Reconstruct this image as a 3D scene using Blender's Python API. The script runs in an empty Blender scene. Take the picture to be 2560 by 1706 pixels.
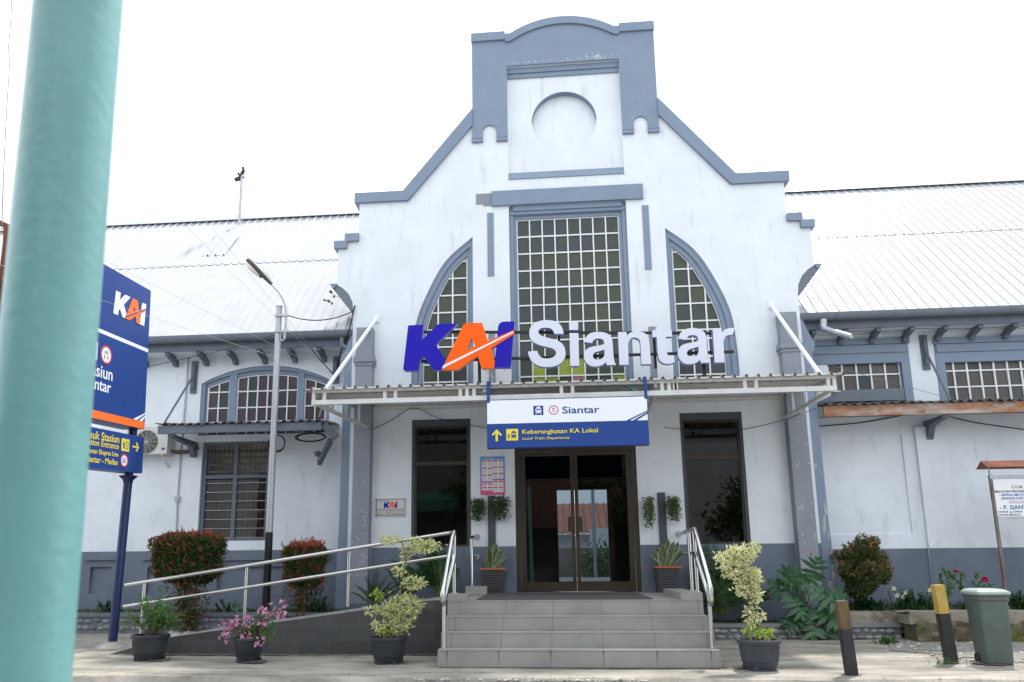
import bpy, bmesh, math, random
from mathutils import Vector, Matrix
R = math.radians
rnd = random.Random(7)
SC = bpy.context.scene
COL = SC.collection

# ------------------------------------------------------------------ camera
CAM_LOC = Vector((-0.43013, -12.48996, 1.19229))
PITCH, YAW, ROLL = 0.18974102, 0.0873213, -0.00875243
FPX, CXP, CYP = 1866.977, 1209.892, 1048.277          # in pixels of a 2560 x 1706 picture
def rot3(p, y, r):
    B = Matrix(((1, 0, 0), (0, 0, -1), (0, 1, 0)))
    return Matrix.Rotation(y, 3, 'Z') @ Matrix.Rotation(p, 3, 'X') @ B @ Matrix.Rotation(r, 3, 'Z')
CAM_ROT = rot3(PITCH, YAW, ROLL)
cd = bpy.data.cameras.new('camera')
cam = bpy.data.objects.new('camera', cd); COL.objects.link(cam)
cam.matrix_world = Matrix.Translation(CAM_LOC) @ CAM_ROT.to_4x4()
cd.sensor_width = 36; cd.lens = 36 * FPX / 2560
cd.shift_x = (1280 - CXP) / 2560; cd.shift_y = (CYP - 853) / 2560
cd.clip_start = 0.05; cd.clip_end = 500
cd.dof.use_dof = True; cd.dof.focus_distance = 11.8; cd.dof.aperture_fstop = 5.0
SC.camera = cam

# ------------------------------------------------------------------ world and sun
SKYX = 1.7
SUN_EL, SUN_AZ = R(63), R(33)            # high, behind the building and a little to the right
w = bpy.data.worlds.new('World'); SC.world = w; w.use_nodes = True
nt = w.node_tree; N = nt.nodes; N.clear()
out = N.new('ShaderNodeOutputWorld'); bg = N.new('ShaderNodeBackground'); bg.inputs[1].default_value = 0.092
sky = N.new('ShaderNodeTexSky'); sky.sky_type = 'NISHITA'; sky.sun_disc = False
sky.sun_elevation = SUN_EL; sky.sun_rotation = SUN_AZ; sky.air_density = 1.0; sky.dust_density = 2.0
tc = N.new('ShaderNodeTexCoord')
noi = N.new('ShaderNodeTexNoise'); noi.inputs['Scale'].default_value = 2.3; noi.inputs['Detail'].default_value = 5
ramp = N.new('ShaderNodeValToRGB'); ramp.color_ramp.elements[0].position = 0.36; ramp.color_ramp.elements[1].position = 0.52
ramp.color_ramp.elements[0].color = (.52, .52, .52, 1); ramp.color_ramp.elements[1].color = (.97, .97, .97, 1)
mix = N.new('ShaderNodeMix'); mix.data_type = 'RGBA'
mix.inputs[7].default_value = (11.6, 12.2, 12.9, 1)     # bright thin cloud
mp = N.new('ShaderNodeMapping'); mp.inputs['Location'].default_value = (SKYX, 0, 0)
nt.links.new(tc.outputs['Generated'], mp.inputs[0]); nt.links.new(mp.outputs[0], noi.inputs['Vector'])
nt.links.new(noi.outputs['Fac'], ramp.inputs[0]); nt.links.new(ramp.outputs[0], mix.inputs[0])
nt.links.new(sky.outputs[0], mix.inputs[6]); nt.links.new(mix.outputs[2], bg.inputs[0]); nt.links.new(bg.outputs[0], out.inputs[0])
sd = bpy.data.lights.new('sun', 'SUN'); sd.energy = 2.8; sd.angle = R(3.5); sd.color = (1, .95, .87)
sun = bpy.data.objects.new('sun', sd); COL.objects.link(sun)
sv = Vector((math.sin(SUN_AZ) * math.cos(SUN_EL), math.cos(SUN_AZ) * math.cos(SUN_EL), math.sin(SUN_EL)))
sun.rotation_euler = sv.to_track_quat('Z', 'Y').to_euler()
SC.view_settings.view_transform = 'Standard'; SC.view_settings.look = 'None'
SC.view_settings.exposure = 0.88; SC.view_settings.gamma = 1
SC.cycles.max_bounces = 8; SC.cycles.diffuse_bounces = 4; SC.cycles.glossy_bounces = 4; SC.cycles.transparent_max_bounces = 12
SC.cycles.use_denoising = True

# ------------------------------------------------------------------ pixel -> world on a plane
ORG = {'4': (800, 0), '5': (800, 500), '6': (800, 1106), '1R': (1660, 200), '2R': (1660, 700), '3R': (1660, 1106),
       '2L': (0, 600), '3L': (0, 1106), '1L': (0, 0)}
def pxy(k, x, y):
    if k == 'D': return x * 2560 / 2353, y * 2560 / 2353
    if k == 'P': return x, y
    return ORG[k][0] + x * .38265, ORG[k][1] + y * .38265
def ray(k, x, y):
    x, y = pxy(k, x, y)
    return CAM_ROT @ Vector(((x - CXP) / FPX, -(y - CYP) / FPX, -1))
def at(k, x, y, Y):
    d = ray(k, x, y); return CAM_LOC + d * ((Y - CAM_LOC.y) / d.y)
def atz(k, x, y, Z):
    d = ray(k, x, y); return CAM_LOC + d * ((Z - CAM_LOC.z) / d.z)
def atx(k, x, y, X):
    d = ray(k, x, y); return CAM_LOC + d * ((X - CAM_LOC.x) / d.x)

# ------------------------------------------------------------------ materials
def mat(name, col, rough=.7, metal=0, var=0.0, vscale=3, var_col=None, bump=0, bscale=60, spec=.4, streak=None, trans=0, islands=None, coat=0, detail=6, streak2=None):
    m = bpy.data.materials.new(name); m.use_nodes = True; t = m.node_tree; n = t.nodes; p = n['Principled BSDF']
    p.inputs['Roughness'].default_value = rough; p.inputs['Metallic'].default_value = metal
    p.inputs['Specular IOR Level'].default_value = spec; p.inputs['Coat Weight'].default_value = coat
    p.inputs['Base Color'].default_value = (*col, 1)
    tcn = n.new('ShaderNodeTexCoord')
    cur = None
    if islands:
        g = n.new('ShaderNodeNewGeometry'); r = n.new('ShaderNodeValToRGB')
        el = r.color_ramp.elements
        for i, c in enumerate(islands):
            e = el[i] if i < 2 else el.new(i / (len(islands) - 1))
            e.position = i / (len(islands) - 1); e.color = (*c, 1)
        t.links.new(g.outputs['Random Per Island'], r.inputs[0]); cur = r.outputs[0]
    if var > 0:
        no = n.new('ShaderNodeTexNoise'); no.inputs['Scale'].default_value = vscale; no.inputs['Detail'].default_value = detail; no.inputs['Roughness'].default_value = .65
        t.links.new(tcn.outputs['Object'], no.inputs['Vector'])
        rp = n.new('ShaderNodeValToRGB'); rp.color_ramp.elements[0].position = .38; rp.color_ramp.elements[1].position = .68
        t.links.new(no.outputs['Fac'], rp.inputs[0])
        mx = n.new('ShaderNodeMix'); mx.data_type = 'RGBA'
        vc = var_col or tuple(c * (1 - var) for c in col)
        if cur is None: mx.inputs[6].default_value = (*col, 1)
        else: t.links.new(cur, mx.inputs[6])
        mx.inputs[7].default_value = (*vc, 1)
        t.links.new(rp.outputs[0], mx.inputs[0])
        cur = mx.outputs[2]
    for streak in [q for q in (streak, streak2) if q]:
        # streak = (colour, strength, (sx,sy,sz), lo, hi): patches with a shape of their own (stains, peeling)
        sc, st, ss, lo, hi = streak
        mp = n.new('ShaderNodeMapping'); mp.inputs['Scale'].default_value = ss
        t.links.new(tcn.outputs['Object'], mp.inputs[0])
        no = n.new('ShaderNodeTexNoise'); no.inputs['Scale'].default_value = 1; no.inputs['Detail'].default_value = 8; no.inputs['Roughness'].default_value = .7
        t.links.new(mp.outputs[0], no.inputs['Vector'])
        rp = n.new('ShaderNodeMapRange'); rp.inputs[1].default_value = lo; rp.inputs[2].default_value = hi; rp.inputs[4].default_value = st
        t.links.new(no.outputs['Fac'], rp.inputs[0])
        mx = n.new('ShaderNodeMix'); mx.data_type = 'RGBA'
        if cur is None: mx.inputs[6].default_value = (*col, 1)
        else: t.links.new(cur, mx.inputs[6])
        mx.inputs[7].default_value = (*sc, 1); t.links.new(rp.outputs[0], mx.inputs[0]); cur = mx.outputs[2]
    if cur is not None: t.links.new(cur, p.inputs['Base Color'])
    if bump > 0:
        no = n.new('ShaderNodeTexNoise'); no.inputs['Scale'].default_value = bscale; no.inputs['Detail'].default_value = 6
        t.links.new(tcn.outputs['Object'], no.inputs['Vector'])
        b = n.new('ShaderNodeBump'); b.inputs['Strength'].default_value = bump; b.inputs['Distance'].default_value = .02
        t.links.new(no.outputs['Fac'], b.inputs['Height']); t.links.new(b.outputs[0], p.inputs['Normal'])
    if trans > 0:
        tr = n.new('ShaderNodeBsdfTranslucent'); ms = n.new('ShaderNodeMixShader'); ms.inputs[0].default_value = trans
        if cur is not None: t.links.new(cur, tr.inputs[0])
        else: tr.inputs[0].default_value = (*col, 1)
        t.links.new(p.outputs[0], ms.inputs[1]); t.links.new(tr.outputs[0], ms.inputs[2])
        t.links.new(ms.outputs[0], n['Material Output'].inputs[0])
    return m
M = {}
M['white'] = mat('white_plaster', (.71, .755, .79), .8, var=.10, vscale=1.3, bump=.3, bscale=9, streak=((.36, .34, .30), .62, (7, 7, .9), .56, .80), streak2=((.30, .26, .20), .6, (14, 14, 9), .70, .78))
M['white_low'] = mat('white_plaster_lower', (.74, .79, .84), .8, var=.13, vscale=1.1, bump=.3, bscale=8, streak=((.36, .36, .34), .62, (5, 5, 1.2), .56, .80), streak2=((.22, .18, .13), .7, (16, 16, 12), .71, .77))
M['blue'] = mat('grey_blue_paint', (.205, .262, .345), .75, var=.10, vscale=1.7, bump=.2, bscale=12, streak=((.62, .64, .66), .8, (9, 9, 9), .705, .74))
M['blue_low'] = mat('slate_paint', (.150, .180, .235), .75, var=.2, vscale=1.9, bump=.25, bscale=12, streak=((.30, .31, .32), .55, (5, 5, 2), .60, .78), streak2=((.07, .08, .09), .5, (3, 3, 1.2), .58, .75))
M['pil'] = mat('grey_pilaster_paint', (.25, .27, .315), .8, var=.14, vscale=2.2, bump=.25, bscale=14, streak=((.55, .55, .56), .7, (7, 7, 4), .69, .73))
M['butt'] = mat('buttress_paint', (.215, .27, .36), .8, var=.10, vscale=2.2, bump=.25, bscale=14, streak=((.60, .60, .57), .9, (3.5, 3.5, 1.4), .615, .64))
M['roof'] = mat('white_roof_sheet', (.455, .465, .485), .42, metal=.0, var=.10, vscale=1.6, bump=.0, streak=((.27, .28, .30), .45, (4, .7, .7), .58, .85), streak2=((.30, .20, .13), .35, (9, 1.2, 1.2), .70, .80))
M['gut'] = mat('gutter_paint', (.145, .170, .205), .6, var=.15, vscale=5)
M['wood'] = mat('slate_wood', (.13, .155, .19), .7, var=.15, vscale=6)
M['muntin'] = mat('white_window_bar', (.78, .80, .80), .6, var=.12, vscale=14)
M['frame'] = mat('grey_blue_frame', (.20, .255, .34), .55, var=.08, vscale=6)
def paneglass(name, c, rough=.32, spec=.38): return mat(name, c, rough, var=.25, vscale=7, bump=.06, bscale=30, spec=spec)
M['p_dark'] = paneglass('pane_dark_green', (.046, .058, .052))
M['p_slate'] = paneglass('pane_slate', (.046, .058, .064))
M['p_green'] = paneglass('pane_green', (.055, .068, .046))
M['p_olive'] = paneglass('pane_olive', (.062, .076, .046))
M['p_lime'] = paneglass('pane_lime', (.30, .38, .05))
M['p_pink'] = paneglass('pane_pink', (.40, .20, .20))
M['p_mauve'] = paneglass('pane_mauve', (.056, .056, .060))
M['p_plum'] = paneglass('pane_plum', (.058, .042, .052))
M['p_teal'] = paneglass('pane_teal', (.030, .045, .048))
M['p_brown'] = paneglass('pane_brown', (.075, .066, .062))
M['p_brown2'] = paneglass('pane_brown_light', (.10, .088, .080))
M['bronze'] = mat('bronze_frame', (.055, .043, .030), .38, metal=.35, var=.2, vscale=8)
M['darkgrey'] = mat('dark_grey_paint', (.075, .085, .10), .7, var=.15, vscale=3, bump=.1)
M['black'] = mat('black_paint', (.012, .012, .014), .5)
M['steel'] = mat('stainless_steel', (.56, .555, .54), .24, metal=1, var=.1, vscale=20)
M['tile'] = mat('grey_step_tile', (.29, .28, .265), .55, var=.18, vscale=2.4, bump=.05, streak=((.15, .145, .135), .6, (6, 6, 2.5), .60, .82))
M['grout'] = mat('grout', (.10, .095, .09), .9)
M['mat'] = mat('grey_door_mat', (.10, .10, .10), .95, var=.3, vscale=90, bump=.8, bscale=220)
M['cwhite'] = mat('canopy_white_paint', (.62, .62, .60), .5, var=.15, vscale=7, streak=((.33, .29, .24), .6, (8, 8, 3), .63, .8))
M['csheet'] = mat('canopy_sheet', (.48, .465, .44), .55, var=.25, vscale=2.5, streak=((.20, .19, .17), .5, (6, 2, 2), .5, .75))
M['awn'] = mat('awning_sheet', (.115, .118, .12), .7, var=.35, vscale=4)
M['rustbeam'] = mat('weathered_timber', (.42, .36, .32), .8, var=.3, vscale=2, streak=((.28, .115, .05), .92, (1.3, 3, 5), .42, .58), streak2=((.13, .045, .02), .9, (3.2, 3, 4.5), .55, .66))
M['rust'] = mat('rust', (.16, .055, .03), .85, var=.4, vscale=9)
M['rustroof'] = mat('rusty_red_sheet', (.36, .15, .10), .8, var=.35, vscale=5)
M['signblue'] = mat('sign_blue', (.020, .058, .24), .4, var=.08, vscale=2, spec=.2)
M['poleblue'] = mat('pole_navy', (.012, .022, .085), .35, var=.15, vscale=5)
M['signwhite'] = mat('sign_white', (.74, .77, .80), .4)
M['signyel'] = mat('sign_yellow', (.72, .60, .06), .5)
M['orange'] = mat('sign_orange', (.90, .115, .004), .35, spec=.15)
M['orange2'] = mat('board_orange', (.85, .17, .025), .45)
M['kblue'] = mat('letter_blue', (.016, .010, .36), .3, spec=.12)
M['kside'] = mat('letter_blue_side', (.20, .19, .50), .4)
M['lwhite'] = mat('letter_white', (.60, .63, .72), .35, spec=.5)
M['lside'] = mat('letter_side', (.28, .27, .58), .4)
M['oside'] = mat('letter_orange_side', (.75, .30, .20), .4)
M['red'] = mat('sign_red', (.55, .03, .05), .5)
M['teal'] = mat('teal_pole_paint', (.150, .335, .335), .30, var=.12, vscale=6, bump=.10, bscale=60, streak=((.10, .25, .25), .6, (14, 14, 3), .52, .78), streak2=((.05, .16, .16), .55, (60, 60, 30), .68, .74))
M['lampgrey'] = mat('lamp_pole_grey', (.42, .44, .46), .4, metal=.4, var=.15, vscale=6)
M['lampblack'] = mat('lamp_head_black', (.030, .033, .036), .5, var=.3, vscale=12)
M['lens'] = mat('lamp_lens', (.70, .66, .60), .25)
M['cement'] = mat('old_cement', (.36, .335, .29), .9, var=.3, vscale=3, bump=.5, bscale=30)
M['stonewall'] = mat('mortar_grey', (.16, .17, .185), .9, var=.25, vscale=6, bump=.4, bscale=25)
M['pebble'] = mat('river_pebble', (.2, .22, .24), .7, islands=[(.11, .125, .145), (.17, .185, .205), (.22, .235, .25)], bump=.2, bscale=40)
M['pebble2'] = mat('river_pebble_pale', (.2, .22, .24), .7, islands=[(.16, .165, .165), (.22, .225, .225), (.30, .305, .30)], bump=.2, bscale=40)
M['ledge'] = mat('grey_ledge', (.20, .205, .215), .8, var=.2, vscale=5, streak=((.32, .13, .09), .7, (4, 4, 4), .62, .70))
M['ledgeblue'] = mat('slate_ledge', (.135, .155, .185), .8, var=.2, vscale=5)
M['moss'] = mat('mossy_stone', (.16, .135, .095), .95, var=.65, vscale=3.2, bump=.9, bscale=18, streak=((.085, .105, .018), .9, (2.6, 2.6, 4), .46, .58))
M['mosscap'] = mat('mossy_cement_cap', (.30, .275, .22), .95, var=.4, vscale=3, bump=.7, bscale=20, streak=((.10, .09, .05), .8, (4, 4, 5), .50, .66))
M['soil'] = mat('soil', (.075, .058, .042), .95, var=.4, vscale=8, bump=.8, bscale=30)
M['potdark'] = mat('pot_charcoal', (.026, .030, .037), .5, var=.25, vscale=7, streak=((.18, .18, .18), .5, (12, 12, 7), .70, .78))
M['potgrey'] = mat('pot_grey', (.048, .054, .066), .5, var=.25, vscale=7, streak=((.30, .32, .36), .5, (12, 12, 9), .68, .76))
M['potblack'] = mat('pot_black_ribbed', (.055, .055, .06), .32)
M['terracotta'] = mat('pot_rim_terracotta', (.42, .12, .045), .7, var=.2, vscale=9)
M['bark'] = mat('bark', (.13, .095, .07), .9, var=.3, vscale=14, bump=.5, bscale=50)
M['stemgreen'] = mat('green_stem', (.09, .13, .035), .7)
leaf = lambda n, isl, tr=.25, rough=.45, spec=.35: mat(n, isl[0], rough, islands=isl, trans=tr, spec=spec)
M['leaf_top'] = leaf('topiary_leaf', [(.018, .050, .014), (.030, .075, .018), (.055, .105, .026), (.10, .075, .028)])
M['leaf_red'] = leaf('red_young_leaf', [(.46, .09, .05), (.40, .14, .05), (.34, .06, .07), (.20, .07, .03)])
M['leaf_mid'] = leaf('mid_green_leaf', [(.045, .12, .022), (.07, .165, .03), (.095, .20, .045)])
M['leaf_fern'] = leaf('dark_fern_leaf', [(.014, .050, .018), (.022, .075, .024), (.030, .095, .030)])
M['leaf_copper'] = leaf('copper_leaf', [(.30, .14, .06), (.38, .20, .10), (.20, .11, .05), (.36, .10, .06)])
M['leaf_oval'] = leaf('oval_leaf', [(.030, .075, .022), (.05, .11, .032), (.085, .14, .045), (.12, .15, .06)])
M['leaf_cream'] = leaf('cream_leaf', [(.66, .65, .38), (.56, .57, .27), (.76, .74, .52), (.36, .42, .14)], .25)
M['leaf_palm'] = leaf('palm_leaf', [(.020, .062, .022), (.035, .095, .032), (.055, .125, .045), (.085, .15, .060)], .2)
M['leaf_phil'] = leaf('split_leaf', [(.018, .066, .024), (.026, .090, .030), (.038, .115, .038)], .10, .32, .35)
M['leaf_yel'] = leaf('variegated_leaf', [(.58, .60, .27), (.46, .51, .19), (.72, .72, .44), (.28, .37, .10)], .25)
M['leaf_lime'] = leaf('lime_leaf', [(.26, .36, .05), (.36, .42, .08), (.16, .28, .04)], .3)
M['leaf_hang'] = leaf('hanging_leaf', [(.06, .105, .035), (.10, .15, .055), (.16, .20, .09)], .2)
M['leaf_hangd'] = leaf('hanging_leaf_dark', [(.035, .075, .026), (.055, .105, .036), (.09, .13, .05)], .2)
M['grassy'] = leaf('border_grass', [(.030, .075, .018), (.045, .11, .025), (.08, .15, .04)], .2)
M['bract'] = leaf('pink_bract', [(.60, .26, .45), (.68, .35, .55), (.50, .20, .36), (.72, .42, .52)], .3)
M['rose'] = leaf('rose_petal', [(.48, .01, .045), (.60, .03, .07)], .2)
M['petal'] = leaf('pale_petal', [(.66, .66, .50), (.72, .70, .42)], .2)
M['snake'] = mat('snake_leaf', (.045, .085, .050), .45, var=.5, vscale=16, var_col=(.10, .16, .10))
M['snakey'] = mat('snake_leaf_edge', (.45, .44, .11), .45)
M['plastic'] = mat('ivory_plastic', (.60, .60, .56), .5, var=.1, vscale=4)
M['grille'] = mat('fan_grille', (.10, .10, .10), .5)
M['binlid'] = mat('bin_lid', (.30, .36, .34), .45, var=.2, vscale=6)
M['binbody'] = mat('bin_green', (.085, .115, .105), .5, var=.25, vscale=4, bump=.1, streak=((.22, .28, .26), .5, (9, 9, 3), .60, .75))
M['bolly'] = mat('bollard_yellow', (.45, .31, .075), .6, var=.2, vscale=9)
M['bollk'] = mat('bollard_black', (.026, .025, .026), .6, var=.4, vscale=7, streak=((.14, .075, .03), .7, (8, 8, 4), .62, .7))
M['bollr'] = mat('bollard_worn', (.125, .085, .040), .7, var=.45, vscale=7)
M['cable'] = mat('black_cable', (.018, .018, .020), .6)
M['wire'] = mat('grey_wire', (.16, .16, .18), .6)
M['wirepale'] = mat('pale_wire', (.45, .46, .48), .6)
M['ink'] = mat('ink', (.05, .05, .06), .7)
M['inkblue'] = mat('ink_blue', (.06, .09, .34), .7)
M['inkfaded'] = mat('ink_faded_red', (.50, .36, .34), .7)
M['paper'] = mat('paper_white', (.78, .78, .78), .6)
M['paperline'] = mat('paper_grey_print', (.50, .50, .52), .6)
M['glowteal'] = mat('teal_tube', (.12, .26, .27), .4)
M['hallwall'] = mat('hall_wall', (.16, .165, .16), .85, var=.2)
M['hallfloor'] = mat('hall_floor_tile', (.26, .27, .28), .25, var=.2)
M['halldark'] = mat('hall_dark', (.03, .03, .03), .8)
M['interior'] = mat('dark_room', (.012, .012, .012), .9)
def asphalt():
    m = mat('asphalt', (.33, .33, .335), .8, var=.2, vscale=1.2, bump=.5, bscale=120, streak=((.22, .22, .225), .6, (.8, 3, 1), .52, .7)); return m
M['road'] = asphalt()
M['pave'] = mat('concrete_apron', (.37, .345, .305), .9, var=.42, vscale=1.1, bump=.45, bscale=40, streak=((.115, .11, .092), .85, (1.1, 3.0, 1), .41, .66), var_col=(.23, .215, .185), detail=12)
M['gravel'] = mat('gravel', (.30, .285, .26), .95, var=.5, vscale=25, bump=1, bscale=60)
M['stones'] = mat('loose_stone', (.3, .29, .27), .9, islands=[(.20, .19, .17), (.34, .33, .30), (.45, .44, .41)])
# andesite tile cladding of the ramp
def andesite():
    m = mat('andesite_tile', (.05, .05, .05), .8, bump=.5, bscale=70); t = m.node_tree; n = t.nodes; p = n['Principled BSDF']
    tcn = n.new('ShaderNodeTexCoord'); sp = n.new('ShaderNodeSeparateXYZ'); cb = n.new('ShaderNodeCombineXYZ')
    t.links.new(tcn.outputs['Object'], sp.inputs[0]); t.links.new(sp.outputs[0], cb.inputs[0]); t.links.new(sp.outputs[2], cb.inputs[1])
    b = n.new('ShaderNodeTexBrick'); b.inputs['Color1'].default_value = (.044, .046, .048, 1); b.inputs['Color2'].default_value = (.078, .078, .076, 1)
    b.inputs['Mortar'].default_value = (.10, .10, .095, 1); b.inputs['Scale'].default_value = 1; b.inputs['Mortar Size'].default_value = .004
    b.inputs['Brick Width'].default_value = .40; b.inputs['Row Height'].default_value = .20; b.inputs['Bias'].default_value = .0
    t.links.new(cb.outputs[0], b.inputs['Vector'])
    no = n.new('ShaderNodeTexNoise'); no.inputs['Scale'].default_value = 8; no.inputs['Detail'].default_value = 8; t.links.new(tcn.outputs['Object'], no.inputs['Vector'])
    mx = n.new('ShaderNodeMix'); mx.data_type = 'RGBA'; mx.blend_type = 'MULTIPLY'; mx.inputs[0].default_value = .6
    t.links.new(b.outputs[0], mx.inputs[6]); t.links.new(no.outputs['Color'], mx.inputs[7])
    hs = n.new('ShaderNodeBrightContrast'); hs.inputs[1].default_value = .02; t.links.new(mx.outputs[2], hs.inputs[0]); t.links.new(hs.outputs[0], p.inputs['Base Color'])
    return m
M['andesite'] = andesite()
def tinted_glass(name, tint, refl=.9, ior=1.5):
    m = bpy.data.materials.new(name); m.use_nodes = True; t = m.node_tree; n = t.nodes; n.remove(n['Principled BSDF'])
    tr = n.new('ShaderNodeBsdfTransparent'); tr.inputs[0].default_value = (*tint, 1)
    gl = n.new('ShaderNodeBsdfGlossy'); gl.inputs['Roughness'].default_value = .015; gl.inputs[0].default_value = (refl, refl, refl, 1)
    fr = n.new('ShaderNodeFresnel'); fr.inputs[0].default_value = ior
    ms = n.new('ShaderNodeMixShader'); t.links.new(fr.outputs[0], ms.inputs[0]); t.links.new(tr.outputs[0], ms.inputs[1]); t.links.new(gl.outputs[0], ms.inputs[2])
    t.links.new(ms.outputs[0], n['Material Output'].inputs[0]); return m
M['glass'] = tinted_glass('tinted_door_glass', (.42, .46, .50), ior=1.6)
M['glassdark'] = tinted_glass('dark_window_glass', (.20, .22, .24), ior=1.62)
M['jalglass'] = tinted_glass('louvre_glass', (.62, .64, .64), ior=1.28)
def grad_poster():
    m = mat('poster_print', (.2, .3, .6), .5); t = m.node_tree; n = t.nodes; p = n['Principled BSDF']
    tcn = n.new('ShaderNodeTexCoord'); sp = n.new('ShaderNodeSeparateXYZ'); r = n.new('ShaderNodeValToRGB')
    e = r.color_ramp.elements; e[0].color = (.62, .10, .24, 1); e[1].color = (.10, .30, .62, 1); e[0].position = .1; e[1].position = .85
    x = e.new(.45); x.color = (.30, .20, .50, 1)
    t.links.new(tcn.outputs['Generated'], sp.inputs[0]); t.links.new(sp.outputs[2], r.inputs[0]); t.links.new(r.outputs[0], p.inputs['Base Color'])
    return m
M['poster'] = grad_poster()

# ------------------------------------------------------------------ mesh builder
class MB:
    def __init__(s): s.v = []; s.f = []; s.m = []; s.cur = 0
    def mi(s, i): s.cur = i; return s
    def face(s, idx): s.f.append(idx); s.m.append(s.cur)
    def poly(s, pts):
        b = len(s.v); s.v += [tuple(p) for p in pts]; s.face(tuple(range(b, b + len(pts))))
    def box(s, x0, x1, y0, y1, z0, z1):
        b = len(s.v)
        s.v += [(x0, y0, z0), (x1, y0, z0), (x1, y1, z0), (x0, y1, z0), (x0, y0, z1), (x1, y0, z1), (x1, y1, z1), (x0, y1, z1)]
        for q in ((0, 3, 2, 1), (4, 5, 6, 7), (0, 1, 5, 4), (1, 2, 6, 5), (2, 3, 7, 6), (3, 0, 4, 7)): s.face(tuple(b + i for i in q))
        return s
    def prism(s, poly, axis, a0, a1):
        def P(p, a):
            return (a, p[0], p[1]) if axis == 'x' else (p[0], a, p[1]) if axis == 'y' else (p[0], p[1], a)
        b = len(s.v); n = len(poly)
        s.v += [P(p, a0) for p in poly] + [P(p, a1) for p in poly]
        s.face(tuple(b + i for i in range(n))); s.face(tuple(b + n + i for i in reversed(range(n))))
        for i in range(n): j = (i + 1) % n; s.face((b + i, b + n + i, b + n + j, b + j))
        return s
    def beam(s, p, q, wd, h=None, up=(0, 0, 1)):
        p, q = Vector(p), Vector(q); d = (q - p).normalized(); h = h or wd
        u = Vector(up)
        if abs(d.dot(u)) > .98: u = Vector((0, 1, 0))
        r = d.cross(u).normalized(); u = r.cross(d)
        b = len(s.v)
        for c in (p, q):
            for a, e in ((-1, -1), (1, -1), (1, 1), (-1, 1)): s.v.append(tuple(c + r * a * wd / 2 + u * e * h / 2))
        for q4 in ((0, 1, 2, 3), (7, 6, 5, 4), (0, 4, 5, 1), (1, 5, 6, 2), (2, 6, 7, 3), (3, 7, 4, 0)): s.face(tuple(b + i for i in q4))
        return s
    def tube(s, pts, rad, n=8, cap=True):
        pts = [Vector(p) for p in pts]
        rads = rad if isinstance(rad, (list, tuple)) else [rad] * len(pts)
        b = len(s.v); u = None
        for i, p in enumerate(pts):
            d = (pts[min(i + 1, len(pts) - 1)] - pts[max(i - 1, 0)])
            d = d.normalized() if d.length > 1e-9 else Vector((0, 0, 1))
            if u is None:
                u = Vector((0, 0, 1)) if abs(d.z) < .9 else Vector((0, 1, 0))
            u = (u - d * u.dot(d)).normalized(); r = d.cross(u)
            for k in range(n):
                a = 2 * math.pi * k / n; s.v.append(tuple(p + (u * math.cos(a) + r * math.sin(a)) * rads[i]))
        for i in range(len(pts) - 1):
            for k in range(n):
                k2 = (k + 1) % n; s.face((b + i * n + k, b + i * n + k2, b + (i + 1) * n + k2, b + (i + 1) * n + k))
        if cap:
            s.face(tuple(b + k for k in reversed(range(n)))); e = b + (len(pts) - 1) * n; s.face(tuple(e + k for k in range(n)))
        return s
    def lathe(s, prof, n=24, c=(0, 0, 0), sq=None):
        b = len(s.v)
        for r, z in prof:
            for k in range(n):
                a = 2 * math.pi * k / n; s.v.append((c[0] + r * math.cos(a), c[1] + r * math.sin(a), c[2] + z))
        for i in range(len(prof) - 1):
            for k in range(n):
                k2 = (k + 1) % n; s.face((b + i * n + k, b + i * n + k2, b + (i + 1) * n + k2, b + (i + 1) * n + k))
        s.face(tuple(b + k for k in reversed(range(n)))); e = b + (len(prof) - 1) * n; s.face(tuple(e + k for k in range(n)))
        return s
    def blob(s, c, r, seed=0, sub=1, jit=.15):
        bm = bmesh.new(); bmesh.ops.create_icosphere(bm, subdivisions=sub, radius=1)
        rr = random.Random(seed); b = len(s.v)
        for v in bm.verts:
            k = 1 + rr.uniform(-jit, jit); s.v.append((c[0] + v.co.x * r[0] * k, c[1] + v.co.y * r[1] * k, c[2] + v.co.z * r[2] * k))
        bm.verts.index_update()
        for f in bm.faces: s.face(tuple(b + v.index for v in f.verts))
        bm.free(); return s
    def leaf(s, p, d, nrm, L, W, fold=.25, droop=.15):
        d = Vector(d).normalized(); nrm = Vector(nrm); nrm = (nrm - d * nrm.dot(d))
        if nrm.length < 1e-4: nrm = d.orthogonal()
        nrm.normalize(); r = d.cross(nrm); p = Vector(p); b = len(s.v)
        s.v += [tuple(p), tuple(p + d * L * .45 + r * W / 2 + nrm * W * fold), tuple(p + d * L - nrm * L * droop), tuple(p + d * L * .45 - r * W / 2 + nrm * W * fold)]
        s.face((b, b + 1, b + 2)); s.face((b, b + 2, b + 3)); return s
    def build(s, name, mats, parent=None, smooth=False, loc=None):
        me = bpy.data.meshes.new(name)
        off = Vector(loc) if loc is not None else Vector((0, 0, 0))
        me.from_pydata([tuple(Vector(v) - off) for v in s.v], [], s.f)
        if not isinstance(mats, (list, tuple)): mats = [mats]
        for m in mats: me.materials.append(M[m])
        me.polygons.foreach_set('material_index', s.m)
        if smooth:
            me.polygons.foreach_set('use_smooth', [True] * len(me.polygons))
        me.update()
        if smooth:
            try: me.set_sharp_from_angle(angle=R(40))
            except Exception: pass
        o = bpy.data.objects.new(name, me); COL.objects.link(o)
        o.location = off
        if parent is not None: attach(o, parent)
        return o
def world_of(o):
    m = o.matrix_basis
    return world_of(o.parent) @ o.matrix_parent_inverse @ m if o.parent else m
def attach(o, parent):
    o.parent = parent; o.matrix_parent_inverse = world_of(parent).inverted()
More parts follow.
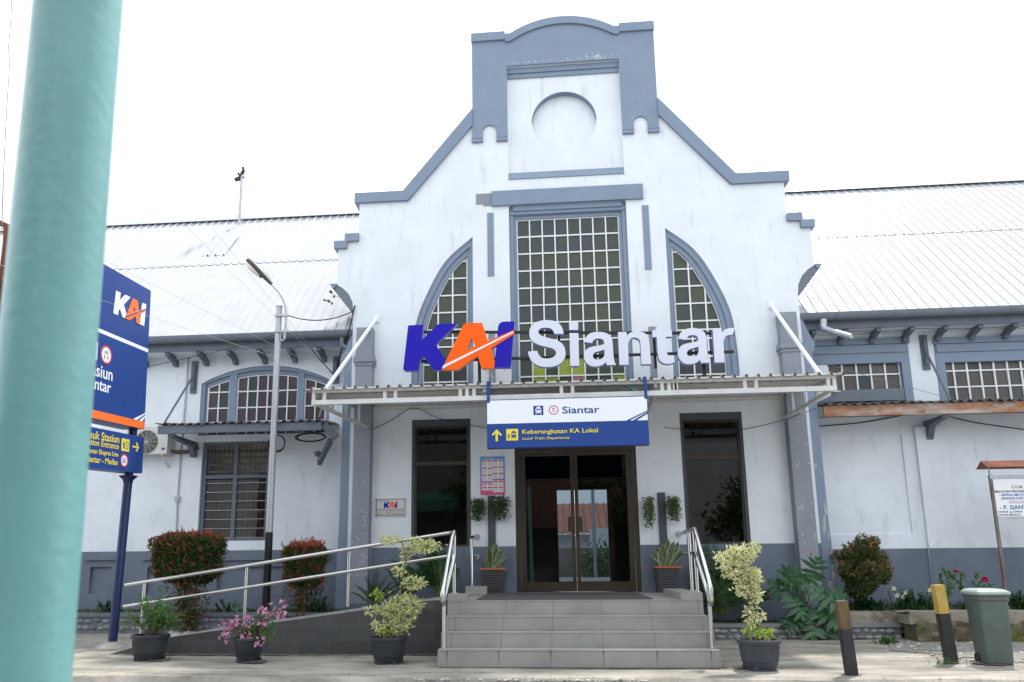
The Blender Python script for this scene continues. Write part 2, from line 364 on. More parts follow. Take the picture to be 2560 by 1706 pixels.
def thing(name, label, cat, loc=(0, 0, 0), group=None, rz=0):
    o = bpy.data.objects.new(name, None); COL.objects.link(o); o.location = loc; o.rotation_euler.z = rz; o.empty_display_size = .2
    o['label'] = label; o['category'] = cat
    if group: o['group'] = group
    return o
def tag(o, label, cat, group=None):
    o['label'] = label; o['category'] = cat
    if group: o['group'] = group
    return o
def kind(o, k='structure'): o['kind'] = k; return o
def copy_tree(o, parent=None):
    c = o.copy(); COL.objects.link(c)
    if parent is not None: c.parent = parent; c.matrix_parent_inverse = o.matrix_parent_inverse.copy()
    for ch in [x for x in COL.objects if x.parent == o]: copy_tree(ch, c)
    return c
def curve_mesh(cu, name):
    o = bpy.data.objects.new(name, cu); COL.objects.link(o)
    dg = bpy.context.evaluated_depsgraph_get(); dg.update()
    me = bpy.data.meshes.new_from_object(o.evaluated_get(dg)); bpy.data.objects.remove(o); bpy.data.curves.remove(cu)
    return me
def plate(name, loops, y0, y1, m, parent=None, bevel=0, side=None):
    """flat XZ outline (first loop) with holes, extruded from y0 to y1"""
    cu = bpy.data.curves.new(name, 'CURVE'); cu.dimensions = '2D'; cu.fill_mode = 'BOTH'
    for lp in loops:
        sp = cu.splines.new('POLY'); sp.points.add(len(lp) - 1); sp.use_cyclic_u = True
        for q, (x, z) in zip(sp.points, lp): q.co = (x, z, 0, 1)
    cu.extrude = abs(y1 - y0) / 2 - bevel; cu.bevel_depth = bevel; cu.bevel_resolution = 1
    if bevel: cu.offset = -bevel
    me = curve_mesh(cu, name); ym = (y0 + y1) / 2
    me.transform(Matrix.Translation((0, ym, 0)) @ Matrix.Rotation(R(90), 4, 'X'))
    me.name = name; me.materials.clear(); me.materials.append(M[m])
    if side:
        me.materials.append(M[side])
        for p in me.polygons: p.material_index = 1 if abs(p.normal.y) < .5 else 0
    o = bpy.data.objects.new(name, me); COL.objects.link(o)
    if parent is not None: attach(o, parent)
    return o
def rect(x0, x1, z0, z1): return [(x0, z0), (x1, z0), (x1, z1), (x0, z1)]
def circ(cx, cz, r, n=48): return [(cx + r * math.cos(2 * math.pi * i / n), cz + r * math.sin(2 * math.pi * i / n)) for i in range(n)]
def mir(lp): return [(-x, z) for x, z in reversed(lp)]
def rrect(x0, x1, z0, z1, r, n=5):
    o = []
    for cx, cz, a in ((x1 - r, z1 - r, 0), (x0 + r, z1 - r, 90), (x0 + r, z0 + r, 180), (x1 - r, z0 + r, 270)):
        for i in range(n + 1):
            t = R(a + 90 * i / n); o.append((cx + r * math.cos(t), cz + r * math.sin(t)))
    return o
def spline(pts, n=10):
    o = []; P = [pts[0]] + list(pts) + [pts[-1]]
    for i in range(1, len(P) - 2):
        p0, p1, p2, p3 = P[i - 1:i + 3]
        for k in range(n):
            t = k / n
            o.append(tuple(.5 * ((2 * b) + (-a + c) * t + (2 * a - 5 * b + 4 * c - d) * t * t + (-a + 3 * b - 3 * c + d) * t ** 3) for a, b, c, d in zip(p0, p1, p2, p3)))
    o.append(tuple(pts[-1])); return o
def text(name, s, box, m, parent, place=None, bold=0.0, italic=0, align='fit', depth=.001, side=None, res=3):
    """box=(x0,x1,z0,z1): glyph bounds are fitted to it ('fit') or to its height with left/right alignment"""
    cu = bpy.data.curves.new(name, 'FONT'); cu.body = s; cu.size = 1; cu.offset = bold; cu.shear = italic; cu.extrude = .5; cu.resolution_u = res; cu.fill_mode = 'BOTH'
    me = curve_mesh(cu, name)
    xs = [v.co.x for v in me.vertices]; ys = [v.co.y for v in me.vertices]
    x0, x1, z0, z1 = box; bw, bh = max(xs) - min(xs), max(ys) - min(ys)
    sy = (z1 - z0) / bh; sx = (x1 - x0) / bw
    ox = x0
    if align == 'left': sx = sy
    elif align == 'right': sx = sy; ox = x1 - bw * sy
    elif align == 'center': sx = sy; ox = (x0 + x1) / 2 - bw * sy / 2
    mx, my = min(xs), min(ys)
    for v in me.vertices:
        x, y, z = v.co; v.co = (ox + (x - mx) * sx, -z * depth * 2 * -1, z0 + (y - my) * sy)
    # local: front face at y=-depth
    for v in me.vertices: v.co.y = -depth if v.co.y > 0 else depth
    me.materials.clear(); me.materials.append(M[m]); me.name = name
    me.update()
    if side:
        me.materials.append(M[side])
        for p in me.polygons: p.material_index = 1 if abs(p.normal.y) < .5 else 0
    if place is not None: me.transform(place)
    bm = bmesh.new(); bm.from_mesh(me); bmesh.ops.recalc_face_normals(bm, faces=bm.faces); bm.to_mesh(me); bm.free()
    o = bpy.data.objects.new(name, me); COL.objects.link(o)
    if parent is not None: attach(o, parent)
    return o
def flat(name, loops, y, depth, m, parent, place=None):
    """thin applied shape whose front is at -y ... built like plate, then moved by `place`"""
    o = plate(name, loops, y - depth, y, m, None)
    if place is not None: o.data.transform(place)
    if parent is not None: attach(o, parent)
    return o

# ================================================================== GROUND
def zground(x, y):
    if y < -4.35: return -.03
    t = max(0, min(1, (y + 2.6) / 1.8)); return .16 * t if x < 1.5 else .05 * t
mb = MB(); mb.poly([(-60, -4.33, -.06), (-60, -60, -.06), (60, -60, -.06), (60, -4.33, -.06)]); kind(mb.build('road', 'road'))
mb = MB()                                     # concrete apron with a broken kerb edge
xs = [-60, -30, -18] + [-12 + i * .12 for i in range(201)] + [18, 30, 60]
rows = [-4.36, -4.30, -3.9, -3.4, -3.0, -2.6, -2.2, -1.8, -1.2, -.6, .7]
idx = {}
for j, y in enumerate(rows):
    for i, x in enumerate(xs):
        jag = (.05 * math.sin(x * 2.1) + .03 * math.sin(x * 7.3 + 1) + rnd.uniform(-.02, .02)) if j < 2 and abs(x) < 14 else 0
        z = zground(x, y) if y > -4.3 else (.0 if j == 1 else -.075)
        idx[j, i] = len(mb.v); mb.v.append((x, y + jag, z + (0 if j == 0 else .006 * math.sin(x * 1.7 + y * 2.3))))
for j in range(len(rows) - 1):
    for i in range(len(xs) - 1): mb.face((idx[j, i], idx[j, i + 1], idx[j + 1, i + 1], idx[j + 1, i]))
kind(mb.build('pavement', 'pave', smooth=True))
mb = MB(); mb.poly([(-60, .7, .15), (60, .7, .05), (60, 60, .05), (-60, 60, .15)]); kind(mb.build('ground', 'pave'))
# gravel patch near the green bin
mb = MB(); rr = random.Random(3)
c0 = [(3.9, -2.0), (4.4, -2.35), (4.9, -3.0), (5.6, -3.25), (8, -3.4), (12, -3.5), (12, -.8), (4.4, -.8)]
mb.poly([(x, y, .012 + zground(x, y)) for x, y in c0]); kind(mb.build('gravel_patch', 'gravel'))
mb = MB()
for i in range(700):
    x = 4.1 + rr.random() * 4; y = -3.1 + rr.random() * 2.2
    if x + .5 * y < 2.9: continue
    s_ = .010 + rr.random() ** 2 * .022; mb.blob((x, y, .015 + zground(x, y)), (s_ * 1.3, s_, s_ * .7), i, 0, .25)
for i in range(260):
    x = -1.9 + rr.random() * 2.4; y = -4.33 + rr.uniform(-.06, .05)
    s_ = .006 + rr.random() ** 2 * .018; mb.blob((x, y, -.01), (s_ * 1.3, s_, s_ * .7), i, 0, .25)
for i in range(120):
    x = -6.3 + rr.random() * 1.3; y = -1.35 + rr.uniform(-.35, .35)
    s_ = .02 + rr.random() ** 2 * .06; mb.blob((x, y, .17), (s_ * 1.3, s_, s_ * .6), i, 0, .25)
o = mb.build('loose_stones', 'stones'); kind(o, 'stuff'); tag(o, 'loose gravel and rubble scattered along kerb and beds', 'gravel')

def dirt_and_shade(pts, w0, seed):  # one strip of grit for the dirt and contact shade mesh
    rr = random.Random(seed); mb = MB(); n = len(pts)
    for a, b in zip(pts, pts[1:]):
        a, b = Vector(a), Vector(b); k = max(2, int((b - a).length / .05)); d = (b - a).normalized(); nr = Vector((d.y, -d.x, 0)); prev = None
        for i in range(k + 1):
            p = a.lerp(b, i / k); ww = w0 * (.35 + .65 * abs(math.sin(i * .31 + seed)) * rr.uniform(.4, 1.2)); q = p + nr * ww
            cur = (Vector((p.x, p.y, zground(p.x, p.y) + .013)), Vector((q.x, q.y, zground(q.x, q.y) + .011)))
            if prev: mb.poly([prev[0], prev[1], cur[1], cur[0]])
            prev = cur
    return mb
M['dirt_and_shade'] = mat('ground_dirt_and_shade', (.095, .088, .070), .95, var=.5, vscale=14, var_col=(.17, .16, .135), bump=.6, bscale=60)
mbd = MB()
for pts, w0, sd_ in (([(-1.78, -3.55), (1.44, -3.55)], .035, 1), ([(1.45, -3.55), (1.45, -.8)], .06, 2), ([(-6.4, -2.46), (-1.79, -2.46)], .075, 3), ([(-1.785, -2.5), (-1.785, -3.5)], -.05, 4), ([(1.5, -.73), (4.55, -.73)], .05, 5), ([(4.5, -1.22), (9, -1.22)], .09, 6)):
    q = dirt_and_shade([(x, y, 0) for x, y in pts], w0, sd_); b_ = len(mbd.v); mbd.v += q.v; mbd.f += [tuple(i + b_ for i in f) for f in q.f]; mbd.m += q.m
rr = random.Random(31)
for px_, py_, rr0 in ((-5.48, -2.98, .20), (-4.15, -3.10, .16), (-2.40, -3.17, .19), (1.80, -3.55, .20), (2.66, -4.02, .08), (4.15, -3.03, .09), (4.55, -3.12, .20)):  # dark patches under pots, bollards, bin: wet stains plus painted contact shade
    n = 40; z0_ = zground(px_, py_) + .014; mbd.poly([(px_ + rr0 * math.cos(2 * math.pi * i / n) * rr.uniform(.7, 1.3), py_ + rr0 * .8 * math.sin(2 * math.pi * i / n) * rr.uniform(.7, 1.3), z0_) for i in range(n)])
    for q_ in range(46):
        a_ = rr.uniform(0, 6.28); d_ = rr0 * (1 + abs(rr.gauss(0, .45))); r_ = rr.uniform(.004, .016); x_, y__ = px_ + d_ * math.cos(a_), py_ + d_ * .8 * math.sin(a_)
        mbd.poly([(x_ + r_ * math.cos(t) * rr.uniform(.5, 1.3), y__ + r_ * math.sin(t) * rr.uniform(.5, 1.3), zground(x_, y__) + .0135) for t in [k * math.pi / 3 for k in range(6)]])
o = mbd.build('dirt_and_shade', 'dirt_and_shade'); kind(o, 'stuff'); tag(o, 'dark grit and stains along steps, ramp, walls, plus painted contact shade under pots', 'dirt_and_shade')
mb = MB(); rr = random.Random(44)
for i in range(260):
    x = rr.uniform(-6.2, 5); y = rr.choice([rr.uniform(-4.3, -2.6), -4.28 + rr.gauss(0, .04), -2.55 + rr.gauss(0, .06)])
    if -1.85 < x < 1.5 and y > -3.6: continue
    if -6.5 < x < -1.7 and y > -2.5: continue
    mb.leaf((x, y, zground(x, y) + .012), (rr.gauss(0, 1), rr.gauss(0, 1), .1), (0, 0, 1), rr.uniform(.02, .05), rr.uniform(.01, .022), .1, .05)
M['litter'] = mat('dry_leaf', (.12, .07, .03), .9, islands=[(.09, .05, .025), (.16, .10, .045), (.24, .20, .12), (.10, .10, .04)])
o = mb.build('leaf_litter', 'litter'); kind(o, 'stuff'); tag(o, 'small dry leaves scattered over the concrete apron', 'leaf litter')

# ================================================================== STATION BUILDING
B = thing('station_building', 'white railway station with grey blue stepped gable and long white roofed wings', 'building')
curve_c = [(3.85, 5.62), (3.87, 5.80), (3.95, 5.96), (4.06, 6.07), (4.16, 6.13)]
half = [(3.85, -.1)] + curve_c + [(4.16, 6.82), (4.0, 6.82), (4.0, 6.95), (3.785, 6.95), (3.785, 7.69), (2.875, 7.69), (1.69, 9.26), (1.69, 10.84)]
gable = half + [(-x, z) for x, z in reversed(half)]
arcO = spline([(1.70, 6.94), (2.183, 6.508), (2.509, 5.931), (2.72, 5.347), (2.785, 4.7), (2.789, 3.93)], 8)
def offset_in(lp, d):
    o = []
    for i, p in enumerate(lp):
        a, b = lp[max(i - 1, 0)], lp[min(i + 1, len(lp) - 1)]
        tx, tz = b[0] - a[0], b[1] - a[1]; l = math.hypot(tx, tz); o.append((p[0] + tz / l * d, p[1] - tx / l * d))
    return o
def arch_loop(d, xin, zb):
    a = [p for p in offset_in(arcO, d) if p[0] > xin + .012]
    # start where the inner curve meets the straight jamb
    f = a[0]; a = [(xin, f[1] + (f[0] - xin) * .9)] + a
    a[-1] = (a[-1][0], zb)
    return a + [(xin, zb)]
archL = arcO + [(1.70, 3.93)]
HO = [rect(-1.041, 1.041, 3.93, 7.50), archL, mir(archL), rect(-1.011, 1.011, .705, 3.62), rect(1.755, 2.769, 1.454, 3.62), rect(-2.769, -1.755, 1.454, 3.62), rect(-1.038, 1.038, 8.011, 10.30)]
plate('gable_wall', [gable] + HO, 0, .32, 'white', B)
gp = plate('recessed_panel', [rect(-1.04, 1.04, 8.0, 10.31), circ(0, 9.184, .595)], .09, .30, 'white', B)
mb = MB(); mb.box(-.64, .64, .215, .29, 8.55, 9.82); mb.build('roundel', 'white', gp)
# blue reveal ring of the roundel (painted thickness), upper half
ra_ = [R(4 + 172 * i / 40) for i in range(41)]
plate('roundel_reveal', [[(.5945 * math.cos(t), 9.184 + .5945 * math.sin(t)) for t in ra_] + [(.587 * math.cos(t), 9.184 + .587 * math.sin(t)) for t in reversed(ra_)]], .092, .213, 'blue', gp)
mb = MB(); mb.box(-1.037, 1.037, .035, .088, 10.19, 10.297).box(-1.037, 1.037, .06, .088, 10.10, 10.187); mb.build('panel_moulding', 'blue', gp)
mb = MB(); mb.prism([(-.02, 8.013), (.088, 8.013), (.088, 8.19)], 'x', -1.037, 1.037); mb.build('panel_sill', 'blue', gp)
# grey pier facing
def arcz(x, zc, ze, hw): # circular arc through (0,zc) and (hw,ze)
    s = zc - ze; r = (hw * hw + s * s) / (2 * s); return zc - r + math.sqrt(r * r - x * x)
topc = [(.955 - i * 1.91 / 24) for i in range(25)]
notch = [(1.245, 8.775)] + [(1.37 + .125 * math.cos(t), 8.985 + .125 * math.sin(t)) for t in [math.pi - i * math.pi / 10 for i in range(11)]] + [(1.495, 8.775)]
right = [(1.038, 10.302), (1.038, 8.775)] + notch + [(1.69, 8.775), (1.69, 10.845), (.96, 10.845)]
lft = [(-x, z) for x, z in reversed(right)]
pier = plate('pier_facing', [right + [(x, arcz(x, 11.10, 10.80, .96) - .004) for x in topc] + lft], -.035, 0, 'blue', B)
for s in (-1, 1):
    for a, b in ((1.04, 1.242), (1.498, 1.70)):
        mb = MB(); x0, x1 = sorted((s * a, s * b)); mb.box(x0, x1, -.05, -.0355, 8.776, 8.84).box(x0, x1, -.045, -.0355, 8.85, 8.875); mb.build('pier_foot_moulding', 'blue', pier)
for s in (-1, 1):
    mb = MB(); x0, x1 = sorted((s * 1.062, s * 1.70)); mb.box(x0, x1, -.075, .40, 10.842, 11.012)
    x0, x1 = sorted((s * .955, s * 1.060)); mb.box(x0, x1, -.07, .40, 10.80, 10.962); mb.build('pier_cap', 'blue', pier)
band = [(x, arcz(x, 11.245, 10.965, .955)) for x in topc] + [(x, arcz(x, 11.10, 10.80, .955)) for x in reversed(topc)]
plate('arched_cap', [band], -.075, .40, 'blue', pier)
# copings
for s, nm in ((1, ''), (-1, '')):
    f = (lambda lp: lp) if s == 1 else mir
    plate('slope_coping', [f([(3.87, 7.69), (3.87, 7.88), (2.97, 7.88), (1.692, 9.45), (1.692, 9.112), (2.875, 7.69)])], -.06, .38, 'blue', B)
    plate('step_coping', [f([(3.775, 6.945), (3.775, 7.09), (4.03, 7.09), (4.03, 6.955), (4.225, 6.955), (4.225, 6.815), (3.99, 6.815), (3.99, 6.945)])], -.06, .38, 'blue', B)
    cc = curve_c[:1] + [(3.90, 5.76), (3.99, 5.90), (4.10, 6.02), (4.17, 6.06)]
    plate('curved_corbel', [f([(3.835, 5.60), (3.855, 5.78), (3.94, 5.955), (4.05, 6.065), (4.165, 6.125), (4.165, 6.15), (4.285, 6.15), (4.235, 6.06), (4.05, 5.82), (3.875, 5.60)])], .012, .42, 'gut', B)
    plate('corbel_tip', [f([(4.168, 6.152), (4.29, 6.152), (4.25, 6.075), (4.20, 6.075)])], -.02, .011, 'blue', B)
mb = MB(); rr = random.Random(5)
for k in range(7): mb.leaf((-4.25 + rr.uniform(-.1, .05), .0, 5.93 + rr.uniform(-.16, .1)), (rr.uniform(-1, .2), -.3, rr.uniform(-.8, .5)), (0, -1, .3), .08, .05)
mb.tube([(-4.12, .02, 5.90), (-4.2, -.02, 5.93), (-4.3, -.03, 6.0)], .004, 5)
tag(mb.build('weed', 'leaf_phil'), 'tiny green weed sprouting from the left curved corbel', 'weed')
# lintel, slits
mb = MB(); mb.box(-1.345, 1.345, -.05, 0, 7.50, 7.78); lint = mb.build('lintel', 'blue', B)
mb = MB(); mb.box(-1.63, -1.349, -.012, 0, 7.56, 7.76).box(-1.5, -1.349, -.011, 0, 7.52, 7.558); mb.build('lintel_stub', 'pil', B)
mb = MB(); mb.box(-.97, .97, .005, .09, 7.40, 7.499).box(-1.03, 1.03, .03, .09, 7.34, 7.398); mb.build('lintel_soffit', 'blue', lint)
for s in (-1, 1):
    x0, x1 = sorted((s * 1.318, s * 1.432))
    mb = MB(); mb.box(x0, x1, -.012, .0, 6.175, 7.38); mb.build('slit_panel', 'blue', B)
    mb = MB(); mb.box(x0, x1, -.010, .0, 4.1, 5.14); mb.build('slit_panel', 'pil', B)
# dado paint and door side strips
mb = MB()
for a, b in ((1.011, 3.438), (-3.438, -1.011)): mb = MB(); mb.box(a, b, -.006, 0, 0, 1.453); dado = mb.build('dado', 'blue_low', B)
for s in (-1, 1):
    x0, x1 = sorted((s * 3.80, s * 3.853)); mb = MB(); mb.box(x0, x1, -.005, 0, 0, 1.45); mb.build('dado_edge', 'blue_low', B)
pl = [at('6', 1097, 350, 0), at('6', 1145, 350, 0), at('6', 2203, 330, 0), at('6', 2252, 330, 0)]
for a, b in ((pl[0], pl[1]), (pl[2], pl[3])):
    mb = MB(); mb.box(a.x, b.x, -.035, -.001, 1.2, a.z); mb.build('door_strip', 'darkgrey', B)
# black slots under the canopy
for s in (-1, 1):
    x0, x1 = sorted((s * 1.80, s * 2.76)); mb = MB(); mb.box(x0, x1, -.008, 0, 3.80, 3.86); mb.build('vent_slot', 'black', B)
# pilasters
for s in (-1, 1):
    def bx(mb, a, b, y0, y1, z0, z1): x0, x1 = sorted((s * a, s * b)); mb.box(x0, x1, y0, y1, z0, z1)
    mb = MB(); bx(mb, 3.445, 3.735, -.20, -.001, 0, 4.56); p = mb.build('pilaster', 'pil', B)
    mb = MB(); bx(mb, 3.43, 3.75, -.215, -.001, 4.562, 4.62); bx(mb, 3.41, 3.77, -.24, -.001, 4.622, 4.70); bx(mb, 3.43, 3.75, -.215, -.001, 4.702, 4.76); bx(mb, 3.45, 3.73, -.20, -.001, 4.762, 5.25); mb.build('capital', 'pil', p)
    mb = MB(); bx(mb, 3.40, 3.78, -.25, -.001, 0, .50); bx(mb, 3.42, 3.76, -.225, -.001, .502, .56); mb.build('plinth', 'blue_low', p)
    bz = [(3.853, 0), (4.06, 0), (4.05, .9), (4.02, 1.9), (4.015, 4.62), (4.06, 4.66), (4.07, 4.80), (4.03, 4.86), (3.97, 5.0), (3.90, 5.21), (3.853, 5.22)]
    plate('buttress', [bz if s == 1 else mir(bz)], .06, .66, 'butt', B)

def patch(mb, cx, cz, rx_, rz_, y, rr, n=11):
    pts = [(cx + rx_ * math.cos(2 * math.pi * i / n) * rr.uniform(.45, 1.1), y, cz + rz_ * math.sin(2 * math.pi * i / n) * rr.uniform(.45, 1.1)) for i in range(n)]; mb.poly(pts)
M['chip'] = mat('bare_white_chip', (.66, .68, .70), .9); M['bare'] = mat('bare_plaster', (.50, .48, .44), .95, var=.25, vscale=25, bump=.4); M['brickred'] = mat('bare_brick', (.36, .13, .08), .95, var=.3, vscale=30)
rr = random.Random(6); mb = MB()
for i in range(95):
    x = rr.gauss(.62, .07) if i < 55 else rr.uniform(-.98, 1.0); z = 10.335 + abs(rr.gauss(0, .045 if i < 55 else .03)); r_ = rr.uniform(.004, .014); patch(mb, x, z, r_ * 1.1, r_, -.0362, rr, 7)
for i in range(40): r_ = rr.uniform(.003, .010); patch(mb, rr.choice([-1, 1]) * rr.uniform(1.07, 1.65), rr.uniform(8.9, 10.75), r_, r_, -.0362, rr, 7)
kind(mb.build('paint_chips', 'chip', pier), 'stuff')
mb = MB()
def seam(pts, y):
    for (k, x, yy, rx_, rz_) in pts: p = at(k, x, yy, y); patch(mb, p.x, p.z, rx_, rz_, y, rr, 13)
seam([('3R', 1055, 440, .035, .13), ('3R', 1050, 520, .028, .14), ('3R', 1045, 570, .018, .10), ('3R', 1075, 610, .012, .07), ('3R', 1095, 720, .022, .10), ('3R', 1102, 800, .026, .14), ('3R', 1108, 880, .026, .12), ('3R', 1085, 930, .05, .07), ('3R', 1105, 960, .03, .07)], .0575)
kind(mb.build('peeled_paint', 'bare', B), 'stuff'); mb = MB(); seam([('3R', 1088, 705, .012, .035), ('3R', 1090, 740, .010, .04)], .0565); p = at('3R', 958, 728, -.2008); patch(mb, p.x, p.z, .028, .045, -.2008, rr); kind(mb.build('peeled_brick', 'brickred', B), 'stuff')
mb = MB()
for i in range(60): r_ = rr.uniform(.004, .012); patch(mb, rr.uniform(3.46, 3.72), 1.0 + rr.random() ** 1.6 * 2.6, r_, r_ * 1.2, -.2008, rr, 7); patch(mb, -rr.uniform(3.46, 3.72), 1.0 + rr.random() ** 1.6 * 2.6, r_, r_ * 1.2, -.2008, rr, 7)
kind(mb.build('paint_chips', 'chip', B), 'stuff')
# ---- gable windows
def glazing(name, panes, mats, y, parent):
    mb = MB()
    for pts, mi in panes: mb.mi(mi); mb.poly([(x, y, z) for x, z in pts])
    return mb.build(name, mats, parent)
GM = ['p_dark', 'p_slate', 'p_green', 'p_olive', 'p_lime', 'p_pink', 'p_mauve']
W = plate('gable_window', [rect(-1.038, 1.038, 3.932, 7.497), rect(-.965, .965, 3.99, 7.33)], .05, .11, 'frame', B)
plate('inner_frame', [rect(-.964, .964, 3.95, 7.329), rect(-.912, .912, 4.0, 7.268)], .085, .15, 'frame', W)
cols = [-.905 + i * 1.81 / 8 for i in range(9)]; rowz = [7.262 - i * .3235 for i in range(11)]
mb = MB(); rr = random.Random(2)
for i, x in enumerate(cols): mb.beam((x + rr.uniform(-.003, .003), .122, 4.0), (x, .122, 7.266), .022, .03, (0, 1, 0))
for z in rowz: mb.beam((-.91, .123, z), (.91, .123, z), .026, .024, (0, 0, 1))
mb.build('muntins', 'muntin', W)
panes = []
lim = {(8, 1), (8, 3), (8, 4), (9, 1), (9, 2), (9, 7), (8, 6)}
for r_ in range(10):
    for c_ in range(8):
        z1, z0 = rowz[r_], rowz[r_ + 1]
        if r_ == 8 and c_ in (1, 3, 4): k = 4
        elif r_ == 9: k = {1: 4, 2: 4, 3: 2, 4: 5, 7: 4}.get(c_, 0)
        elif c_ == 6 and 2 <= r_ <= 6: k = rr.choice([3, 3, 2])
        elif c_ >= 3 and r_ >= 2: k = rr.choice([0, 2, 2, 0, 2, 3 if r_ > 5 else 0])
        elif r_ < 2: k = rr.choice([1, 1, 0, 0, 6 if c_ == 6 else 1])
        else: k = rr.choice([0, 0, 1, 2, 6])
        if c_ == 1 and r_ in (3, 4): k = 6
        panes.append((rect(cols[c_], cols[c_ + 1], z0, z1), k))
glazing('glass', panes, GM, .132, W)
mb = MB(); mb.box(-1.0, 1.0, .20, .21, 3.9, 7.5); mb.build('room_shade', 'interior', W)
for s in (1, -1):
    f = (lambda lp: lp) if s == 1 else mir
    inn = arch_loop(.10, 1.755, 3.96); inn2 = arch_loop(.185, 1.803, 4.0)
    outer = arcO[:-1] + [(2.787, 3.932), (1.702, 3.932)]
    W = plate('arched_window', [f(outer), f(inn)], .04, .12, 'frame', B)
    plate('inner_frame', [f(inn[:]), f(inn2)], .075, .155, 'frame', W)
    ic = [p for p in inn2]
    def zat(x): # height of the inner curve at x
        for a, b in zip(ic, ic[1:]):
            if (a[0] - x) * (b[0] - x) <= 0 and a[0] != b[0]: return a[1] + (b[1] - a[1]) * (x - a[0]) / (b[0] - a[0])
        return 4.2
    def xat(z):
        for a, b in zip(ic, ic[1:]):
            if (a[1] - z) * (b[1] - z) <= 0 and a[1] != b[1] and b[0] > 1.81: return a[0] + (b[0] - a[0]) * (z - a[1]) / (b[1] - a[1])
        return 2.59
    mb = MB(); xs_ = [1.814, 2.075, 2.335, 2.585]
    zr = [4.30 + i * .318 for i in range(8)]; zr = zr[:3] + [zr[2] + .16] + [z for z in zr[3:]]
    for x in xs_[:3]: mb.beam((s * x, .122, 4.0), (s * x, .122, zat(x)), .024, .03, (0, 1, 0))
    for z in zr:
        if xat(z) - 1.81 > .05: mb.beam((s * 1.80, .123, z), (s * xat(z), .123, z), .024, .024)
    cv = [p for p in ic[:-1]]
    mb.tube([(s * (x - .010), .122, z) for x, z in cv if z > 4.0], .012, 5)
    mb.build('muntins', 'muntin', W)
    panes = []
    zz = [4.0] + sorted(zr) + [7.0]
    for a, b in zip(zz, zz[1:]):
        for x0, x1 in zip([1.80, 2.075, 2.335], [2.075, 2.335, 2.65]):
            if zat(min(x0 + .01, 2.58)) < a: continue
            panes.append((rect(*sorted((s * x0, s * x1)), a, b), rr.choice([0, 0, 2, 2, 1]) if rr.random() > .08 else 3))
    # panes are cut by the frame in front: clip to the inner curve
    def clip(p):
        q = []
        for x, z in p:
            xx = min(abs(x), max(1.80, xat(min(max(z, 4.0), ic[0][1] - .01)) + .05)); q.append((s * xx, min(z, ic[0][1] + .02)))
        return q
    glazing('glass', [(clip(p), k) for p, k in panes], GM, .132, W)
    # ground floor window beside the door
    x0, x1 = sorted((s * 1.757, s * 2.767))
    W = plate('side_window', [rect(x0, x1, 1.456, 3.618), rect(x0 + .045, x1 - .045, 1.456, 3.50)], .02, .10, 'darkgrey', B)
    f2 = plate('bronze_frame', [rect(x0 + .046, x1 - .046, 1.458, 3.498), rect(x0 + .078, x1 - .078, 1.49, 2.83), rect(x0 + .078, x1 - .078, 2.89, 3.46)], .05, .13, 'bronze', W)
    mb = MB(); mb.box(x0 + .06, x1 - .06, .085, .09, 1.47, 3.48); mb.build('glass', 'glassdark', W)

# ---- entrance door
D = plate('entrance_door', [rect(-1.009, 1.009, .707, 3.618), rect(-.93, .93, .707, 3.02), rect(-.93, .93, 3.10, 3.56)], .03, .14, 'bronze', B)
mb = MB(); mb.box(-.014, .014, .05, .12, 3.10, 3.56); mb.build('transom_bar', 'bronze', D)
mb = MB(); mb.box(-.93, .93, .085, .092, 3.10, 3.56); mb.build('transom_glass', 'glassdark', D)
xc = at('6', 1667, 500, .06).x
for s, x0, x1 in ((-1, -.925, xc - .003), (1, xc + .003, .925)):
    lo = .72
    st0, st1 = (.085, .06) if s == -1 else (.06, .085)
    dl = plate('door_leaf', [rect(x0, x1, lo, 3.015), rect(x0 + st0, x1 - st1, .87, 2.95)], .05, .10, 'bronze', D)
    mb = MB(); mb.box(x0 + .03, x1 - .03, .073, .079, .80, 2.98); mb.build('glass', 'glass', dl)
    hx = (x1 - .12, x1 + .0) if s == -1 else (x0 - .0, x0 + .115)
    z0 = at('6', 1660, 585, .03).z; z1 = at('6', 1660, 487, .03).z
    mb = MB(); mb.box(hx[0], hx[1], .012, .048, z0, z1); mb.build('handle', 'bronze', dl)
    if s == -1:
        p = at('6', 1664, 611, .045); mb = MB(); mb.tube([(p.x, .03, p.z), (p.x, .052, p.z)], .014, 12); mb.build('lock', 'steel', dl)

# ---- hall behind the door, open at the back to the platform
mb = MB()
mb.box(-3.7, 3.7, .34, 6.4, .60, .70); mb.build('hall_floor', 'hallfloor', B)
mb = MB(); mb.box(-3.7, -3.55, .34, 6.4, .701, 3.9).box(3.55, 3.7, .34, 6.4, .701, 3.9).box(-3.7, 3.7, .34, 6.4, 3.75, 3.9)
ro = [at('P', 1392, 1226, 6.2), at('P', 1517, 1226, 6.2)]
mb2 = plate('hall_rear_wall', [rect(-3.54, 3.54, .701, 3.749), rect(ro[0].x, ro[1].x, .703, ro[0].z)], 6.1, 6.3, 'hallwall', B)
mb.build('hall_wall', 'hallwall', B)
# ---- wing walls, roofs, eaves
YW = .65
wl = {}
def wloop(k, *pts, Y=YW): return [(at(k, x, y, Y).x, at(k, x, y, Y).z) for x, y in pts]
